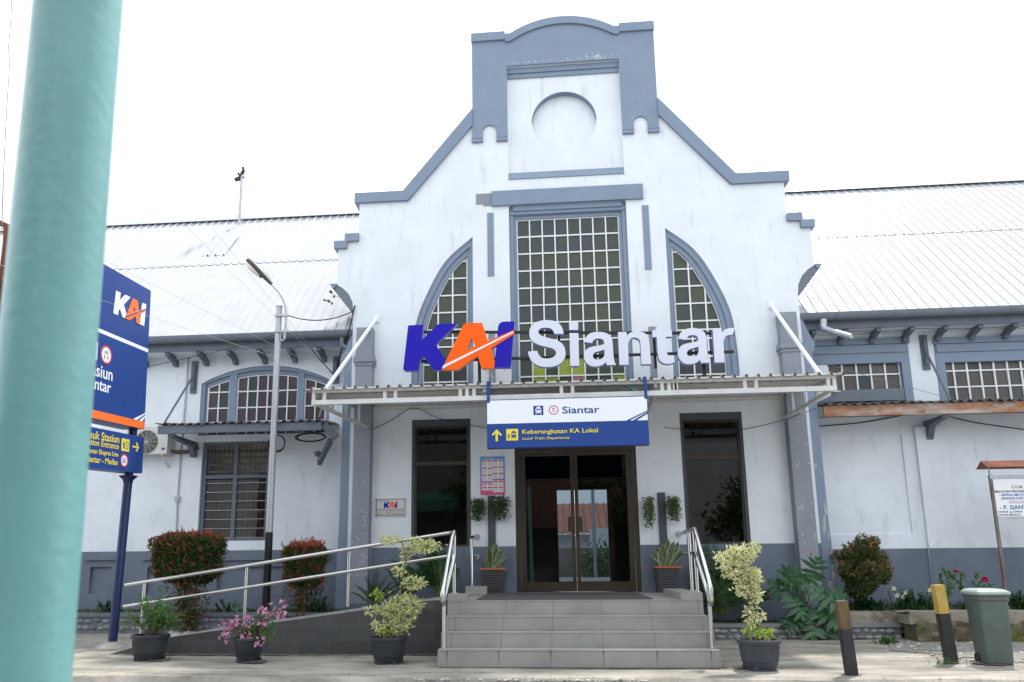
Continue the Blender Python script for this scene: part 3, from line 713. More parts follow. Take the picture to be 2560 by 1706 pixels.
# left arched window outline
a0 = at('2L', 1300, 1190, YW); a1 = at('2L', 2150, 1190, YW); az = at('2L', 1310, 940, YW).z; at_ = at('2L', 1730, 822, YW).z
aw = (a0.x, a1.x); awb = 3.55
def segarch(x0, x1, zb, zs, zt, n=24, d=0):
    hw = (x1 - x0) / 2; c = (x0 + x1) / 2
    return [(x0, zb), (x1, zb)] + [(c + hw * (1 - 2 * i / n), zs + arcz(hw * (1 - 2 * i / n), zt - zs, 0, hw)) for i in range(n + 1)]
AWL = segarch(aw[0], aw[1], awb, az, at_)
jl = [at('2L', 1322, 1320, YW), at('2L', 1762, 1320, YW), at('3L', 1500, 645, YW)]
jx0, jx1, jz0, jz1 = at('2L', 1325, 1330, YW).x, at('2L', 1762, 1320, YW).x, at('3L', 1500, 645, YW).z, at('2L', 1500, 1318, YW).z
ra = [at('2R', 965, 395, YW), at('2R', 1600, 390, YW)]
rax = (4.45, at('2R', 1575, 450, YW).x); raz = (3.60, at('2R', 1300, 395, YW).z)
rbx = (at('2R', 1762, 430, YW).x, at('2R', 1762, 430, YW).x + 2.35); rbz = (3.60, at('2R', 2000, 382, YW).z)
plate('wing_wall', [rect(-16, -4.02, 0, 5.12), AWL, rect(jx0, jx1, jz0, jz1)], YW, YW + .25, 'white_low', B)
bp0 = at('2R', 1035, 1022, YW); bp1 = at('3R', 1620, 600, YW)
plate('wing_wall', [rect(4.02, 16, 0, 5.12), rect(*rax, *raz), rect(*rbx, *rbz), rect(bp0.x - .2, at('2R', 1552, 1022, YW).x, bp1.z, bp0.z)], YW, YW + .25, 'white_low', B)
mb = MB(); mb.box(bp0.x - .25, bp1.x + .1, YW + .03, YW + .2, bp1.z - .05, bp0.z + .05); mb.build('blind_panel', 'white_low', B)
mb = MB(); q0 = at('2R', 1655, 1100, YW - .06).x; q1 = at('2R', 1855, 1100, YW - .06).x
mb.box(q0, q1, YW - .06, YW - .001, 0, 3.4); mb.build('wall_pier', 'white_low', B)
dl = at('3L', 1500, 707, YW).z; dr = at('3R', 1500, 695, YW).z
# left dado with recessed panels and ledge
hol = []
for x0p, x1p in ((595, 718), (968, 1010), (1425, 1860)):
    h0 = at('3L', x0p, 815, YW - .05); h1 = at('3L', x1p, 990, YW - .05); hol.append(rect(h0.x, h1.x, h1.z, h0.z))
plate('dado', [rect(-16, -4.03, 0, dl)] + hol, YW - .06, YW - .001, 'blue_low', B)
mb = MB(); mb.box(-16, -4.06, YW - .012, YW - .002, .05, dl - .1); mb.build('dado_panel', 'blue_low', B)
for a, b in ((555, 755), (928, 1110), (1440, 1730), (1745, 2150)):
    A = at('3L', a, 735, YW - .1); b_ = at('3L', b, 770, YW - .1); mb = MB(); mb.box(A.x, b_.x, YW - .10, YW - .061, b_.z, A.z); mb.build('dado_ledge', 'blue_low', B)
for a, b, dy_ in ((4.07, q0 - .002, 0), (q1 + .002, 16, 0), (q0 - .001, q1 + .001, -.06)): mb = MB(); mb.box(a, b, YW - .012 + dy_, YW - .001 + dy_, 0, dr); mb.build('dado', 'blue_low', B)
# roofs: ribbed sheets
def ribbed(mb, x0, x1, per, h, path, flip=False, duty=(.0, .62, .70, .86, .94)):
    """path: list of (y,z) along the fall; ribs stand off by h"""
    n = int((x1 - x0) / per); pts = []
    for i in range(n + 1):
        b = x0 + i * per
        for fx, hh in ((.0, 0), (.66, 0), (.74, h), (.90, h), (.98, 0)):
            if b + fx * per <= x1: pts.append((b + fx * per, hh))
    nn = []
    for i, (y, z) in enumerate(path):
        a, c = path[max(i - 1, 0)], path[min(i + 1, len(path) - 1)]; dy, dz = c[0] - a[0], c[1] - a[1]; l = math.hypot(dy, dz); v = (-dz / l, dy / l)
        if v[1] < 0: v = (-v[0], -v[1])
        nn.append(v)
    b = len(mb.v)
    for (y, z), v in zip(path, nn):
        for x, hh in pts: mb.v.append((x, y + v[0] * hh, z + v[1] * hh))
    k = len(pts)
    for j in range(len(path) - 1):
        for i in range(k - 1): mb.face((b + j * k + i, b + j * k + i + 1, b + (j + 1) * k + i + 1, b + (j + 1) * k + i))
    return mb
YR, ZR = 3.95, 9.50; EY, EZ = .075, 5.292
def lerp2(t, o=0): return (EY + (YR - EY) * t - .66 * o, EZ + (ZR - EZ) * t + .75 * o)
for x0, x1 in ((-15.9, -3.86), (3.86, 15.9)):
    hr = .026 if x0 < 0 else .016
    mb = MB(); ribbed(mb, x0, x1, .183, hr, [lerp2(0), lerp2(.56)]); ribbed(mb, x0, x1, .183, hr, [lerp2(.535, .010), lerp2(1, .010)])
    ribbed(mb, x0, x1, .183, .028, [(YR, ZR), (2 * YR - EY, EZ)]); ro_ = mb.build('wing_roof', 'roof', B)
    mb = MB(); r = [(YR - .17, ZR - .10), (YR - .02, ZR + .075), (YR + .02, ZR + .075), (YR + .17, ZR - .10)]
    mb.prism([(y, z + .02) for y, z in r] + [(y, z + .012) for y, z in reversed(r)], 'x', x0, x1); mb.build('ridge_cap', 'roof', ro_)
    # gutter
    mb = MB(); ng = 10
    prof = [(.10 + .085 * math.cos(t), 5.285 + .11 * math.sin(t)) for t in [math.pi + i * math.pi / ng for i in range(ng + 1)]]
    prof += [(y, z + .012) for y, z in reversed(prof)]
    gx0, gx1 = (x0, -3.862) if x0 < 0 else (3.862, x1)
    mb.prism(prof, 'x', gx0, gx1); g = mb.build('gutter', 'gut', B, smooth=True)
    mb = MB(); xx = gx0 + .6
    while xx < gx1:
        mb.prism([(.10 + .092 * math.cos(t), 5.285 + .118 * math.sin(t)) for t in [math.pi + .2 + i * .28 for i in range(6)]] + [(.10 + .06 * math.cos(t), 5.285 + .08 * math.sin(t)) for t in [math.pi + .2 + i * .28 for i in reversed(range(6))]], 'x', xx, xx + .03); xx += .93
    mb.build('gutter_strap', 'gut', g)
    mb = MB(); mb.box(gx0, gx1, .195, .225, 5.05, 5.21); mb.build('fascia', 'wood', B)
    mb = MB(); mb.box(gx0, gx1, .226, YW + .2, 5.06, 5.085); mb.build('soffit', 'white_low', B)
# rear half of wings (closes the volume)
mb = MB(); mb.box(-15.9, 15.9, 7.2, 7.4, 0, 5.2).box(-16, -15.8, .9, 7.2, 0, 5.1).box(15.8, 16, .9, 7.2, 0, 5.1)
for s in (-1, 1): mb.prism([(.9, 5.0), (7.2, 5.0), (YR, ZR - .2)], 'x', s * 15.82, s * 15.97)
o = mb.build('rear_wall', 'white_low', B)
bpy.data.objects.remove(o)
mb = MB(); mb.prism([(YW + .25, 0), (YW + .25, 5.1), (YR, ZR - .12), (7.2, 5.1), (7.2, 0)], 'x', -16.0, -15.85).prism([(YW + .25, 0), (YW + .25, 5.1), (YR, ZR - .12), (7.2, 5.1), (7.2, 0)], 'x', 15.85, 16.0)
mb.box(-15.85, ro[0].x - 1.2, 7.0, 7.2, 0, 5.2).box(ro[1].x + 1.2, 15.85, 7.0, 7.2, 0, 5.2).box(ro[0].x - 1.2, ro[1].x + 1.2, 7.0, 7.2, 3.4, 5.2); mb.build('rear_wall', 'white_low', B)
rx0, rx1 = at('D', 490, 552, 3.0).x, at('D', 548, 549, 3.0).x
mb = MB(); ribbed(mb, rx0, rx1, .183, .030, [lerp2(.62, .016), lerp2(.80, .05)]); mb.build('loose_roof_sheet', 'roof', B)
# roof behind the gable
mb = MB(); mb.prism([(3.80, 5.9), (0, 9.9), (-3.80, 5.9), (-3.80, 5.75), (0, 9.75), (3.80, 5.75)], 'y', .33, 7.4); mb.build('cross_roof', 'roof', B)
# eave brackets
bxs = [at('2L', x, 740, .4).x for x in (1120, 1320, 1515, 1708, 1905, 2098)] + [at('2R', x, 310, .4).x for x in (955, 1165, 1375, 1592, 1812, 2035, 2262)]
stepx = bxs[1] - bxs[0]
bxs += [bxs[0] - stepx * i for i in range(1, 8)] + [bxs[12] + .69 * i for i in range(1, 8)]
bm0 = None
for x in bxs:
    if bm0 is None:
        mb = MB(); mb.prism([(.235, 5.058), (.235, 4.995), (.30, 4.98), (.50, 4.935), (.53, 4.875), (YW, 4.875), (YW, 4.97), (.46, 5.058)], 'x', -.035, .035); bm0 = mb.build('eave_bracket', 'wood', B); o = bm0; base = o.location.copy()
    else:
        o = bm0.copy(); COL.objects.link(o)
    o.location = (x, 0, 0)
# tie anchors on the walls
def anchor(xa, za0, za1, xr, yr, zr):
    mb = MB(); mb.box(xa - .06, xa + .06, YW - .03, YW - .001, za0, za1); a = mb.build('tie_anchor', 'wood', B)
    mb = MB(); mb.box(xa - .025, xa + .025, YW - .07, YW - .031, za0 + .08, za1 - .08)
    zz = (za0 * .45 + za1 * .55); mb.tube([(xa, YW - .05, zz), (xr, yr, zr)], .018, 8); mb.build('tie_rod', 'wood', a)
pA = at('2R', 1675, 365, YW); pB = at('2R', 1690, 590, YW); anchor(pA.x + .03, pB.z, pA.z, pA.x + .03, .0, 3.68)
pA = at('2L', 1278, 796, YW); pB = at('2L', 1262, 1005, YW); anchor(pA.x, pB.z, pA.z, pA.x, -.30, 3.64)
pA = at('2L', 2200, 765, YW); pB = at('2L', 2195, 940, YW); anchor(pA.x, pB.z, pA.z, pA.x, -.30, 3.64)
# wing awnings
def awning(x0, x1, yf, zf, zb, m_beam, m_sheet, bxs, h=.14, brk=.28):
    A = MB(); A.box(x0, x1, yf - .03, yf + .03, zb, zf); a = A.build('awning', m_beam, B)
    s = MB(); n = int((x1 - x0) / .025); per = .15
    top = []
    for i in range(n + 1):
        x = x0 - .03 + i * (x1 - x0 + .06) / n; d = .023 * math.sin(2 * math.pi * x / per) + .007 * math.sin(x * 5.1) + .004 * math.sin(x * 23)
        top.append((x, d))
    b = len(s.v)
    for y, z in ((yf - .07, zf + .022), (YW - .0, zf + .15)):
        for x, d in top: s.v.append((x, y + (.012 * math.sin(x * 9) if y < .3 else 0), z + d))
    k = len(top)
    for i in range(k - 1): s.face((b + i, b + i + 1, b + k + i + 1, b + k + i))
    for y, z in ((yf - .07, zf + .014), (YW - .0, zf + .142)):
        for x, d in top: s.v.append((x, y + (.012 * math.sin(x * 9) if y < .3 else 0), z + d))
    for i in range(k - 1): s.face((b + 2 * k + i, b + 3 * k + i, b + 3 * k + i + 1, b + 2 * k + i + 1)); s.face((b + i, b + 2 * k + i, b + 2 * k + i + 1, b + i + 1))
    s.build('corrugated_sheet', m_sheet, a)
    for x in bxs:
        t = MB(); t.prism([(yf + .032, zb - .002), (yf + .032, zb - .05), (YW - .20, zb - .10), (YW - .07, zb - brk), (YW - .001, zb - brk), (YW - .001, zb - .002)], 'x', x - .05, x + .05); t.build('awning_bracket', 'wood', a)
    return a
l0 = at('2L', 1038, 1215, -.30); l1 = at('2L', 2105, 1190, -.30); lb = at('2L', 1500, 1258, -.30).z; lt = at('2L', 1500, 1207, -.30).z
awning(l0.x, l1.x, -.30, lt, lb, 'wood', 'awn', [at('2L', 1235, 1300, .4).x])
r0 = 4.07; rz = at('2R', 1500, 815, -.03).z; rb = at('2R', 1500, 885, -.03).z
awning(r0, 12, -.03, rz, rb, 'rustbeam', 'awn', [at('2R', 1745, 950, .5).x, 9.4], brk=.32)
# broken corner post of the left awning
mb = MB(); a = at('2L', 2115, 1210, -.25); b_ = at('2L', 2200, 1290, -.20); mb.beam(a, b_, .09, .12); c_ = at('2L', 2160, 1310, -.1); d_ = at('2L', 2085, 1460, .35); mb.beam(c_, d_, .07, .09)
e_ = at('2L', 2075, 1400, .3); mb.blob(e_, (.07, .05, .07), 4, 1, .3); mb.build('awning_post', 'wood', B)
# left arched window
W = plate('arched_wing_window', [AWL, segarch(aw[0] + .07, aw[1] - .07, awb + .02, az + .0, at_ - .075)], YW + .03, YW + .12, 'frame', B)
gx = [at('2L', x, 1050, YW + .1).x for x in (1365, 1500, 1555, 1945, 1995, 2130)]
def arch_top(x, d=.10):
    hw = (aw[1] - aw[0]) / 2 - .07; c = (aw[0] + aw[1]) / 2; return az + arcz(min(abs(x - c), hw), at_ - .075 - az, 0, hw) - d
for a, b in ((gx[1], gx[2]), (gx[3], gx[4])): mb = MB(); mb.box(a + .01, b - .01, YW + .04, YW + .13, awb, arch_top((a + b) / 2, -.02)); mb.build('mullion', 'frame', W)
top = segarch(aw[0] + .071, aw[1] - .071, awb + .021, az, at_ - .076)
mb = MB(); panes = []
rows_ = [at('2L', 1700, y, YW + .1).z for y in (1188, 1095, 990)] + [9]
def zz_(x): return arch_top(x, .085)
for (a, b), n in (((gx[0], gx[1]), 2), ((gx[2], gx[3]), 6), ((gx[4], gx[5]), 2)):
    for i in range(n + 1):
        x = a + (b - a) * i / n; mb.beam((x, YW + .085, awb), (x, YW + .085, zz_(x)), .022, .03, (0, 1, 0))
    for z in rows_[:3]: mb.beam((a, YW + .086, z), (b, YW + .086, z), .022, .024)
    mb.tube([(a + (b - a) * i / 10, YW + .085, zz_(a + (b - a) * i / 10)) for i in range(11)], .012, 5)
    for i in range(n):
        x0, x1 = a + (b - a) * i / n, a + (b - a) * (i + 1) / n
        for z0, z1 in zip([awb] + rows_[:3], rows_):
            if z0 > max(zz_(x0), zz_(x1)): continue
            panes.append(([(x0, z0), (x1, z0), (x1, min(z1, zz_(x1))), (x0, min(z1, zz_(x0)))], 1 if (i == 1 and z0 > 3.9 and n > 1) else 0))
mb.build('muntins', 'muntin', W); glazing('glass', panes, ['p_plum', 'p_teal'], YW + .095, W)
plate('spandrel', [top, [(gx[0] - .011, awb + .03), (gx[1] + .011, awb + .03)] + [(gx[1] + .011 - i * (gx[1] - gx[0] + .022) / 8, zz_(gx[1] - i * (gx[1] - gx[0]) / 8) + .011) for i in range(9)],
                   [(gx[2] - .011, awb + .03), (gx[3] + .011, awb + .03)] + [(gx[3] + .011 - i * (gx[3] - gx[2] + .022) / 12, zz_(gx[3] - i * (gx[3] - gx[2]) / 12) + .011) for i in range(13)],
                   [(gx[4] - .011, awb + .03), (gx[5] + .011, awb + .03)] + [(gx[5] + .011 - i * (gx[5] - gx[4] + .022) / 8, zz_(gx[5] - i * (gx[5] - gx[4]) / 8) + .011) for i in range(9)]], YW + .07, YW + .115, 'frame', W)
# jalousie window
W = plate('louvre_window', [rect(jx0 + .002, jx1 - .002, jz0 + .002, jz1 - .002), rect(jx0 + .07, jx1 - .05, jz0 + .04, jz1 - .05)], YW + .05, YW + .14, 'wood', B)
mx_ = at('2L', 1545, 1450, YW + .08).x; tz = at('3L', 1500, 227, YW + .08).z
mb = MB(); mb.box(mx_ - .035, mx_ + .035, YW + .055, YW + .13, jz0 + .041, jz1 - .051).box(jx0 + .071, jx1 - .051, YW + .05, YW + .125, tz - .03, tz + .03); mb.build('mullion', 'wood', W)
mb = MB(); mg = MB(); mw = MB()
for x0, x1 in ((jx0 + .075, mx_ - .036), (mx_ + .036, jx1 - .055)):
    z = tz + .11
    while z < jz1 - .07: mb.prism([(YW + .06, z - .03), (YW + .068, z - .03), (YW + .12, z + .015), (YW + .112, z + .015)], 'x', x0, x1); z += .128
    z = jz0 + .06
    while z < tz - .1: mg.prism([(YW + .082, z), (YW + .087, z), (YW + .112, z + .172), (YW + .107, z + .172)], 'x', x0, x1); mw.box(x0, x1, YW + .078, YW + .084, z - .004, z + .006); z += .165
mb.build('louvre_slats', 'wood', W); mg.build('louvre_panes', 'jalglass', W); mw.build('louvre_clips', 'lampgrey', W)
mb = MB()
for x0, x1 in ((jx0 + .075, mx_ - .036), (mx_ + .036, jx1 - .055)):
    n = 6
    for i in range(n + 1):
        x = x0 + (x1 - x0) * i / n; mb.tube([(x, YW + .20, jz0), (x, YW + .20, jz1)], .007, 5)
    for zf in (.12, .38, .62, .9):
        z = jz0 + (jz1 - jz0) * zf; mb.tube([(x0, YW + .20, z), (x1, YW + .20, z)], .006, 5)
        for i in range(n): xc_ = x0 + (x1 - x0) * (i + .5) / n; mb.tube([(xc_ + .055 * math.cos(t), YW + .20, z + .055 + .055 * math.sin(t)) for t in [k * math.pi / 5 for k in range(11)]], .005, 4)
mb.build('iron_grille', 'grille', W)
mb = MB(); mb.mi(0).poly([(jx0 - .05, YW + .42, jz0 - .05), (mx_ + .2, YW + .42, jz0 - .05), (mx_ + .2, YW + .42, jz1 + .05), (jx0 - .05, YW + .42, jz1 + .05)])
mb.mi(1).poly([(mx_ + .2, YW + .42, jz0 - .05), (jx1 + .05, YW + .42, jz0 - .05), (jx1 + .05, YW + .42, jz0 + .9), (mx_ + .2, YW + .42, jz0 + .9)])
mb.mi(2).poly([(mx_ + .2, YW + .42, jz0 + .9), (jx1 + .05, YW + .42, jz0 + .9), (jx1 + .05, YW + .42, jz1 + .05), (mx_ + .2, YW + .42, jz1 + .05)])
M['curt'] = mat('curtain_tan', (.50, .42, .30), .9, var=.4, vscale=6); M['curt2'] = mat('curtain_red_brown', (.42, .20, .11), .9, var=.4, vscale=6)
mb.build('curtain', ['curt', 'curt2', 'curt'], W)
# right wing windows
def rwin(xr, zr, ncol, colx0, colx1, rowys, plum):
    W = plate('wing_window', [rect(xr[0], xr[1], zr[0], zr[1]), rect(xr[0] + .14, xr[1] - .14, zr[0], zr[1] - .42)], YW - .02, YW + .08, 'frame', B)
    mb = MB(); mb.box(xr[0] - .02, xr[1] + .02, YW - .06, YW - .021, zr[1] - .09, zr[1] + .01).box(xr[0] + .02, xr[1] - .02, YW - .045, YW - .021, zr[1] - .24, zr[1] - .10); mb.build('hood_moulding', 'frame', W)
    mb = MB(); panes = []
    zs = [zr[0]] + [at('2R', 1800, y, YW + .06).z for y in rowys]
    for i in range(ncol + 1):
        x = colx0 + (colx1 - colx0) * i / ncol; mb.beam((x, YW + .05, zr[0]), (x, YW + .05, zs[-1]), .026, .03, (0, 1, 0))
    for z in zs[1:]: mb.beam((colx0, YW + .051, z), (colx1, YW + .051, z), .026, .024)
    for i in range(ncol):
        for z0, z1 in zip(zs, zs[1:]):
            x0, x1 = colx0 + (colx1 - colx0) * i / ncol, colx0 + (colx1 - colx0) * (i + 1) / ncol
            panes.append((rect(x0, x1, z0, z1), 2 if rr.random() < .06 else rr.choice([0, 0, 1])))
    mb.build('muntins', 'muntin', W); glazing('glass', panes, ['p_brown', 'p_brown2', 'p_teal'], YW + .062, W)
    mb = MB(); mb.box(xr[0] + .141, colx0 + .002, YW + .03, YW + .09, zr[0], zs[-1] + .02).box(colx1 - .002, xr[1] - .141, YW + .03, YW + .09, zr[0], zs[-1] + .02).box(xr[0] + .141, xr[1] - .141, YW + .031, YW + .09, zs[-1] + .001, zr[1] - .421); mb.build('inner_frame', 'frame', W)
    return W
gxa = [at('2R', x, 550, YW + .06).x for x in (970, 1530)]
wa = rwin((gxa[0] - .2, gxa[1] + .16), raz, 6, gxa[0], gxa[1], (805, 712, 608, 507), False)
mb = MB(); p = at('2R', 1000, 800, YW - .05); q = at('2R', 1165, 722, YW - .05); r = at('2R', 1565, 708, YW - .05)
mb.prism([(p.x, p.z), (r.x, p.z), (r.x, r.z), (q.x, q.z)], 'y', YW - .06, YW - .025); mb.build('shutter_board', 'gut', wa)
gxb = at('2R', 1795, 550, YW + .06).x; sp_ = (at('2R', 2235, 550, YW + .06).x - gxb) / 5
rwin((rbx[0], gxb + sp_ * 11 + .16), rbz, 11, gxb, gxb + sp_ * 11, (800, 705, 600, 492), False)
# spout on the right, downpipe stub on the left
mb = MB(); a = at('2R', 1042, 262, .05); b_ = at('2R', 1040, 315, .03); c_ = at('2R', 1095, 335, -.05); d_ = at('2R', 1222, 372, -.35)
mb.tube([a, b_], .055, 12); mb.tube([b_, c_, d_], [.05, .048, .046], 12, cap=False); mb.tube([d_ + Vector((.0, 0, 0)), d_ + Vector((.004, -.012, -.002))], [.040, .02], 10)
mb.build('spout', 'lampgrey', B, smooth=True)
mb = MB(); a = at('2L', 2235, 640, .1); b_ = at('2L', 2235, 690, .1); c_ = at('2L', 2270, 708, .1); mb.tube([a, b_, c_], .045, 10); mb.build('downpipe', 'gut', B)
# vertical conduit on the left wall
mb = MB(); mb.tube([at('2L', 1232, 745, YW - .02), at('2L', 1215, 1000, YW - .02), at('3L', 1185, 30, YW - .02), at('3L', 1160, 350, YW - .02), at('3L', 1150, 590, YW - .02)], .014, 6)
p = at('3L', 1158, 370, YW - .03); mb.box(p.x - .04, p.x + .04, YW - .05, YW - .001, p.z - .05, p.z + .05); mb.build('conduit', 'lampgrey', B)

# ================================================================== CANOPY over the entrance
CY = -1.9; CXL, CXR = -3.92, 3.60; ZT, ZB = 3.725, 3.545
CN = thing('entrance_canopy', 'white steel canopy with ribbed grey sheet over the station entrance', 'canopy', (0, 0, 3.6))
mb = MB()
def zc(y): return ZT - .005 + (y - CY) * .13       # underside line of roof sheet
mb.box(CXL, CXR, CY - .03, CY + .03, ZT - .035, ZT + .035).box(CXL, CXR, CY - .03, CY + .03, ZB - .035, ZB + .035)
vx = [CXL + .025, CXL + .19] + [at('P', 780 + x * .1955, 980, CY).x for x in (935, 1070, 1898, 1984, 2073)] + [at('5', x, 1245, CY).x for x in (1577, 1650, 2235, 2280, 2318)] + [at('2R', x, 690, CY).x for x in (78, 527, 600, 1072)] + [CXR - .025]
for x in vx: mb.box(x - .024, x + .024, CY - .026, CY + .026, ZB + .035, ZT - .035)
for y in (-1.35, -.75, -.12):
    mb.box(CXL + .05, CXR - .05, y - .025, y + .025, zc(y) - .06, zc(y) + .0)
for x in (CXL + .03, -1.35, 1.12, CXR - .03):
    xw = x if abs(x) < 2 else (3.42 if x > 0 else -3.48)
    mb.beam((x, CY + .03, ZT - .06), (x if abs(x) < 2 else x * .97, -.02, zc(0) - .09), .045, .05)
    mb.beam((x, CY + .03, ZB), (xw, -.03, 3.47), .045, .05)
    mb.beam((xw, -.03, 3.42), (xw, -.03, 3.86), .05, .05)
    for t in (.28, .52, .76):
        p0 = Vector((x, CY + .03, ZB)).lerp(Vector((xw, -.03, 3.47)), t); mb.box(p0.x - .02, p0.x + .02, p0.y - .02, p0.y + .02, p0.z, zc(p0.y) - .07)
mb.box(-3.48, 3.42, -.05, -.01, 3.80, 3.86)
mb.build('steel_frame', 'cwhite', CN)
mb = MB(); ribbed(mb, CXL - .12, CXR + .14, .165, .045, [(CY - .10, zc(CY - .1) + .012), (-.02, zc(-.02) + .012)]); ribbed(mb, CXL - .12, CXR + .14, .165, .045, [(CY - .10, zc(CY - .1) + .008), (-.02, zc(-.02) + .008)])
mb.build('roof_sheet', 'csheet', CN)
for s in (-1, 1):
    top = at('2R', 700, 165, -.01) if s == 1 else at('5', 367, 778, -.01)
    bot = Vector((3.62, -1.35, zc(-1.35) + .05)) if s == 1 else Vector((-3.92, -1.35, zc(-1.35) + .05))
    mb = MB(); mb.tube([top, bot], .032, 8); mb.box(top.x - .05, top.x + .05, -.02, -.001, top.z - .06, top.z + .06); mb.build('tie_rod', 'signwhite', CN)
a = at('5', 1985, 1205, CY + .1); b_ = at('5', 2068, 1250, CY + .1)
mb = MB(); mb.beam(a, b_, .05, .04); tag(mb.build('tube_light', 'glowteal'), 'small teal tube light hanging tilted under the canopy edge', 'light')

# ================================================================== roof letters on the canopy
YL = -1.0
LS = thing('station_name_letters', 'large raised blue orange and white station letters standing above the canopy', 'sign letters', (0, YL, 4))
def LG(x, y):   # logo crop coordinates -> plane
    p = at('P', 980 + x * .2125, 780 + y * .2125, YL); return (p.x, p.z)
LK = [(190, 159), (368, 152), (352, 330), (540, 148), (575, 140), (772, 136), (516, 385), (634, 570), (582, 684), (490, 685), (372, 523), (322, 588), (306, 692), (150, 696), (130, 676)]
LA = [(834, 170), (848, 148), (880, 134), (1060, 132), (1130, 347), (1434, 217), (1439, 262), (1166, 432), (1208, 580), (1202, 666), (1062, 668), (1046, 645), (1010, 518), (775, 682), (585, 682)]
LAh = [(940, 310), (978, 408), (874, 450)]
LI = [(1247, 178), (1256, 150), (1275, 128), (1305, 116), (1441, 111), (1394, 655), (1204, 657)]
LSt = [(604, 634), (1427, 231), (1431, 247), (590, 672)]
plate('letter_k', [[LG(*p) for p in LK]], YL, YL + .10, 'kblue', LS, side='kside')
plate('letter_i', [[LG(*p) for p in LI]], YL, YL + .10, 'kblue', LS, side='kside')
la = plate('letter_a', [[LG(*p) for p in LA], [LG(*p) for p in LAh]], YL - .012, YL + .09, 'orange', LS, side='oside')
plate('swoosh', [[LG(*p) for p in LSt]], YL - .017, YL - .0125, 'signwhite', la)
# logo in unit coordinates for the small signs (width 1)
def unit(l): return [((x - 130) / 1310, (695 - y) / 1310) for x, y in l]
def logo(parent, x0, z0, wd, place, mk, ma, ms, y=0):
    f = lambda l: [(x0 + u * wd, z0 + v * wd) for u, v in unit(l)]
    flat('logo_letter', [f(LK)], y, .002, mk, parent, place); flat('logo_letter', [f(LI)], y, .002, mk, parent, place)
    flat('logo_letter', [f(LA), f(LAh)], y - .0022, .0022, ma, parent, place); flat('logo_letter', [f(LSt)], y - .0047, .0015, ms, parent, place)
xa, xb = at('5', 1358, 1000, YL).x, at('2R', 466, 330, YL).x
zb_, zt_ = at('5', 1480, 1090, YL).z, at('5', 1480, 790, YL).z
GS = [(855, 430), (845, 370), (815, 290), (760, 225), (690, 185), (600, 165), (520, 161), (430, 170), (340, 195), (265, 240), (210, 300), (185, 370), (183, 430), (195, 500), (225, 555), (275, 600), (340, 635), (420, 663), (520, 685), (610, 708), (670, 735), (700, 770), (706, 810), (690, 855), (650, 890), (590, 910), (520, 917), (450, 908), (400, 880), (365, 835), (345, 790)]
GS2 = [(155, 780), (165, 830), (185, 890), (225, 960), (290, 1020), (370, 1060), (460, 1078), (540, 1082), (640, 1072), (740, 1043), (810, 1000), (860, 940), (888, 870), (893, 800), (880, 720), (845, 650), (790, 595), (720, 555), (630, 530), (540, 508), (450, 480), (390, 445), (362, 410), (360, 375), (385, 340), (430, 318), (510, 312), (580, 318), (630, 345), (660, 390), (680, 432)]
GA = [(1262, 592), (1275, 535), (1310, 475), (1370, 425), (1450, 400), (1540, 392), (1640, 402), (1720, 430), (1775, 480), (1805, 540), (1818, 620), (1825, 750), (1838, 900), (1855, 980), (1882, 1040)]
GA2 = [(1685, 985), (1640, 1025), (1560, 1060), (1470, 1070), (1390, 1058), (1320, 1015), (1270, 950), (1250, 880), (1258, 810), (1290, 750), (1350, 705), (1430, 680), (1520, 665), (1600, 648), (1645, 628), (1650, 600), (1635, 555), (1590, 528), (1535, 523), (1480, 532), (1440, 560), (1410, 612)]
GH = [(1655, 740), (1600, 758), (1530, 775), (1470, 795), (1440, 825), (1428, 865), (1440, 905), (1475, 930), (1530, 940), (1590, 925), (1635, 890), (1655, 840), (1658, 790)]
GN = [(-274, 398), (-108, 393)]; GN1 = [(-97, 475), (-60, 425), (0, 398), (60, 382), (130, 382), (200, 395), (260, 425), (305, 465), (330, 520), (340, 600), (350, 700), (375, 1022)]
GN2 = [(190, 1030), (180, 900), (168, 660), (160, 590), (140, 545), (100, 515), (50, 503), (0, 510), (-40, 540), (-65, 590), (-78, 650), (-72, 800), (-68, 1038)]
GT = [(480, 238), (640, 155), (645, 365), (782, 355), (785, 485), (665, 488)]; GT1 = [(672, 650), (682, 780), (695, 830), (720, 858), (765, 868), (825, 852)]; GT2 = [(835, 985), (780, 1010), (700, 1020), (620, 1005), (560, 970), (525, 910), (505, 800), (490, 600), (485, 492)]
GR = [(1585, 340), (1755, 335)]; GR1 = [(1765, 405), (1800, 365), (1850, 335), (1910, 318), (2015, 315)]; GR2 = [(1975, 450), (1920, 452), (1865, 465), (1825, 500), (1802, 560), (1795, 640), (1800, 780), (1810, 990)]
def GP(l, ox, dx=0, dyf=None): return [(lambda p: (p.x, p.z))(at('P', ox + (x + dx) * .1275, 780 + (y + (dyf(y) if dyf else 0)) * .1275, YL)) for x, y in l]
sm = lambda l: spline(l, 3)
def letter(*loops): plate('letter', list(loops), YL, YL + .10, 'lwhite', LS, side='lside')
letter(GP(sm(GS) + [(335, 762), (245, 770)] + sm(GS2), 1300)); letter(GP([(972, 415), (1145, 415), (1162, 1060), (985, 1060)], 1300))
plate('letter_dot', [GP([(963, 195), (1140, 198), (1140, 355), (965, 355)], 1300)], YL, YL + .10, 'lwhite', LS, side='lside')
letter(GP(sm(GA) + [(1705, 1045)] + sm(GA2) + [(1335, 602)], 1300), GP(sm(GH + GH[:1])[:-1], 1300))
letter(GP(GN + sm(GN1) + sm(GN2) + [(-246, 1040)], 1580)); letter(GP(GT + sm(GT1) + sm(GT2) + [(402, 497), (400, 365), (472, 358)], 1580))
df = lambda y: -65 + (y - 592) / 450 * 20
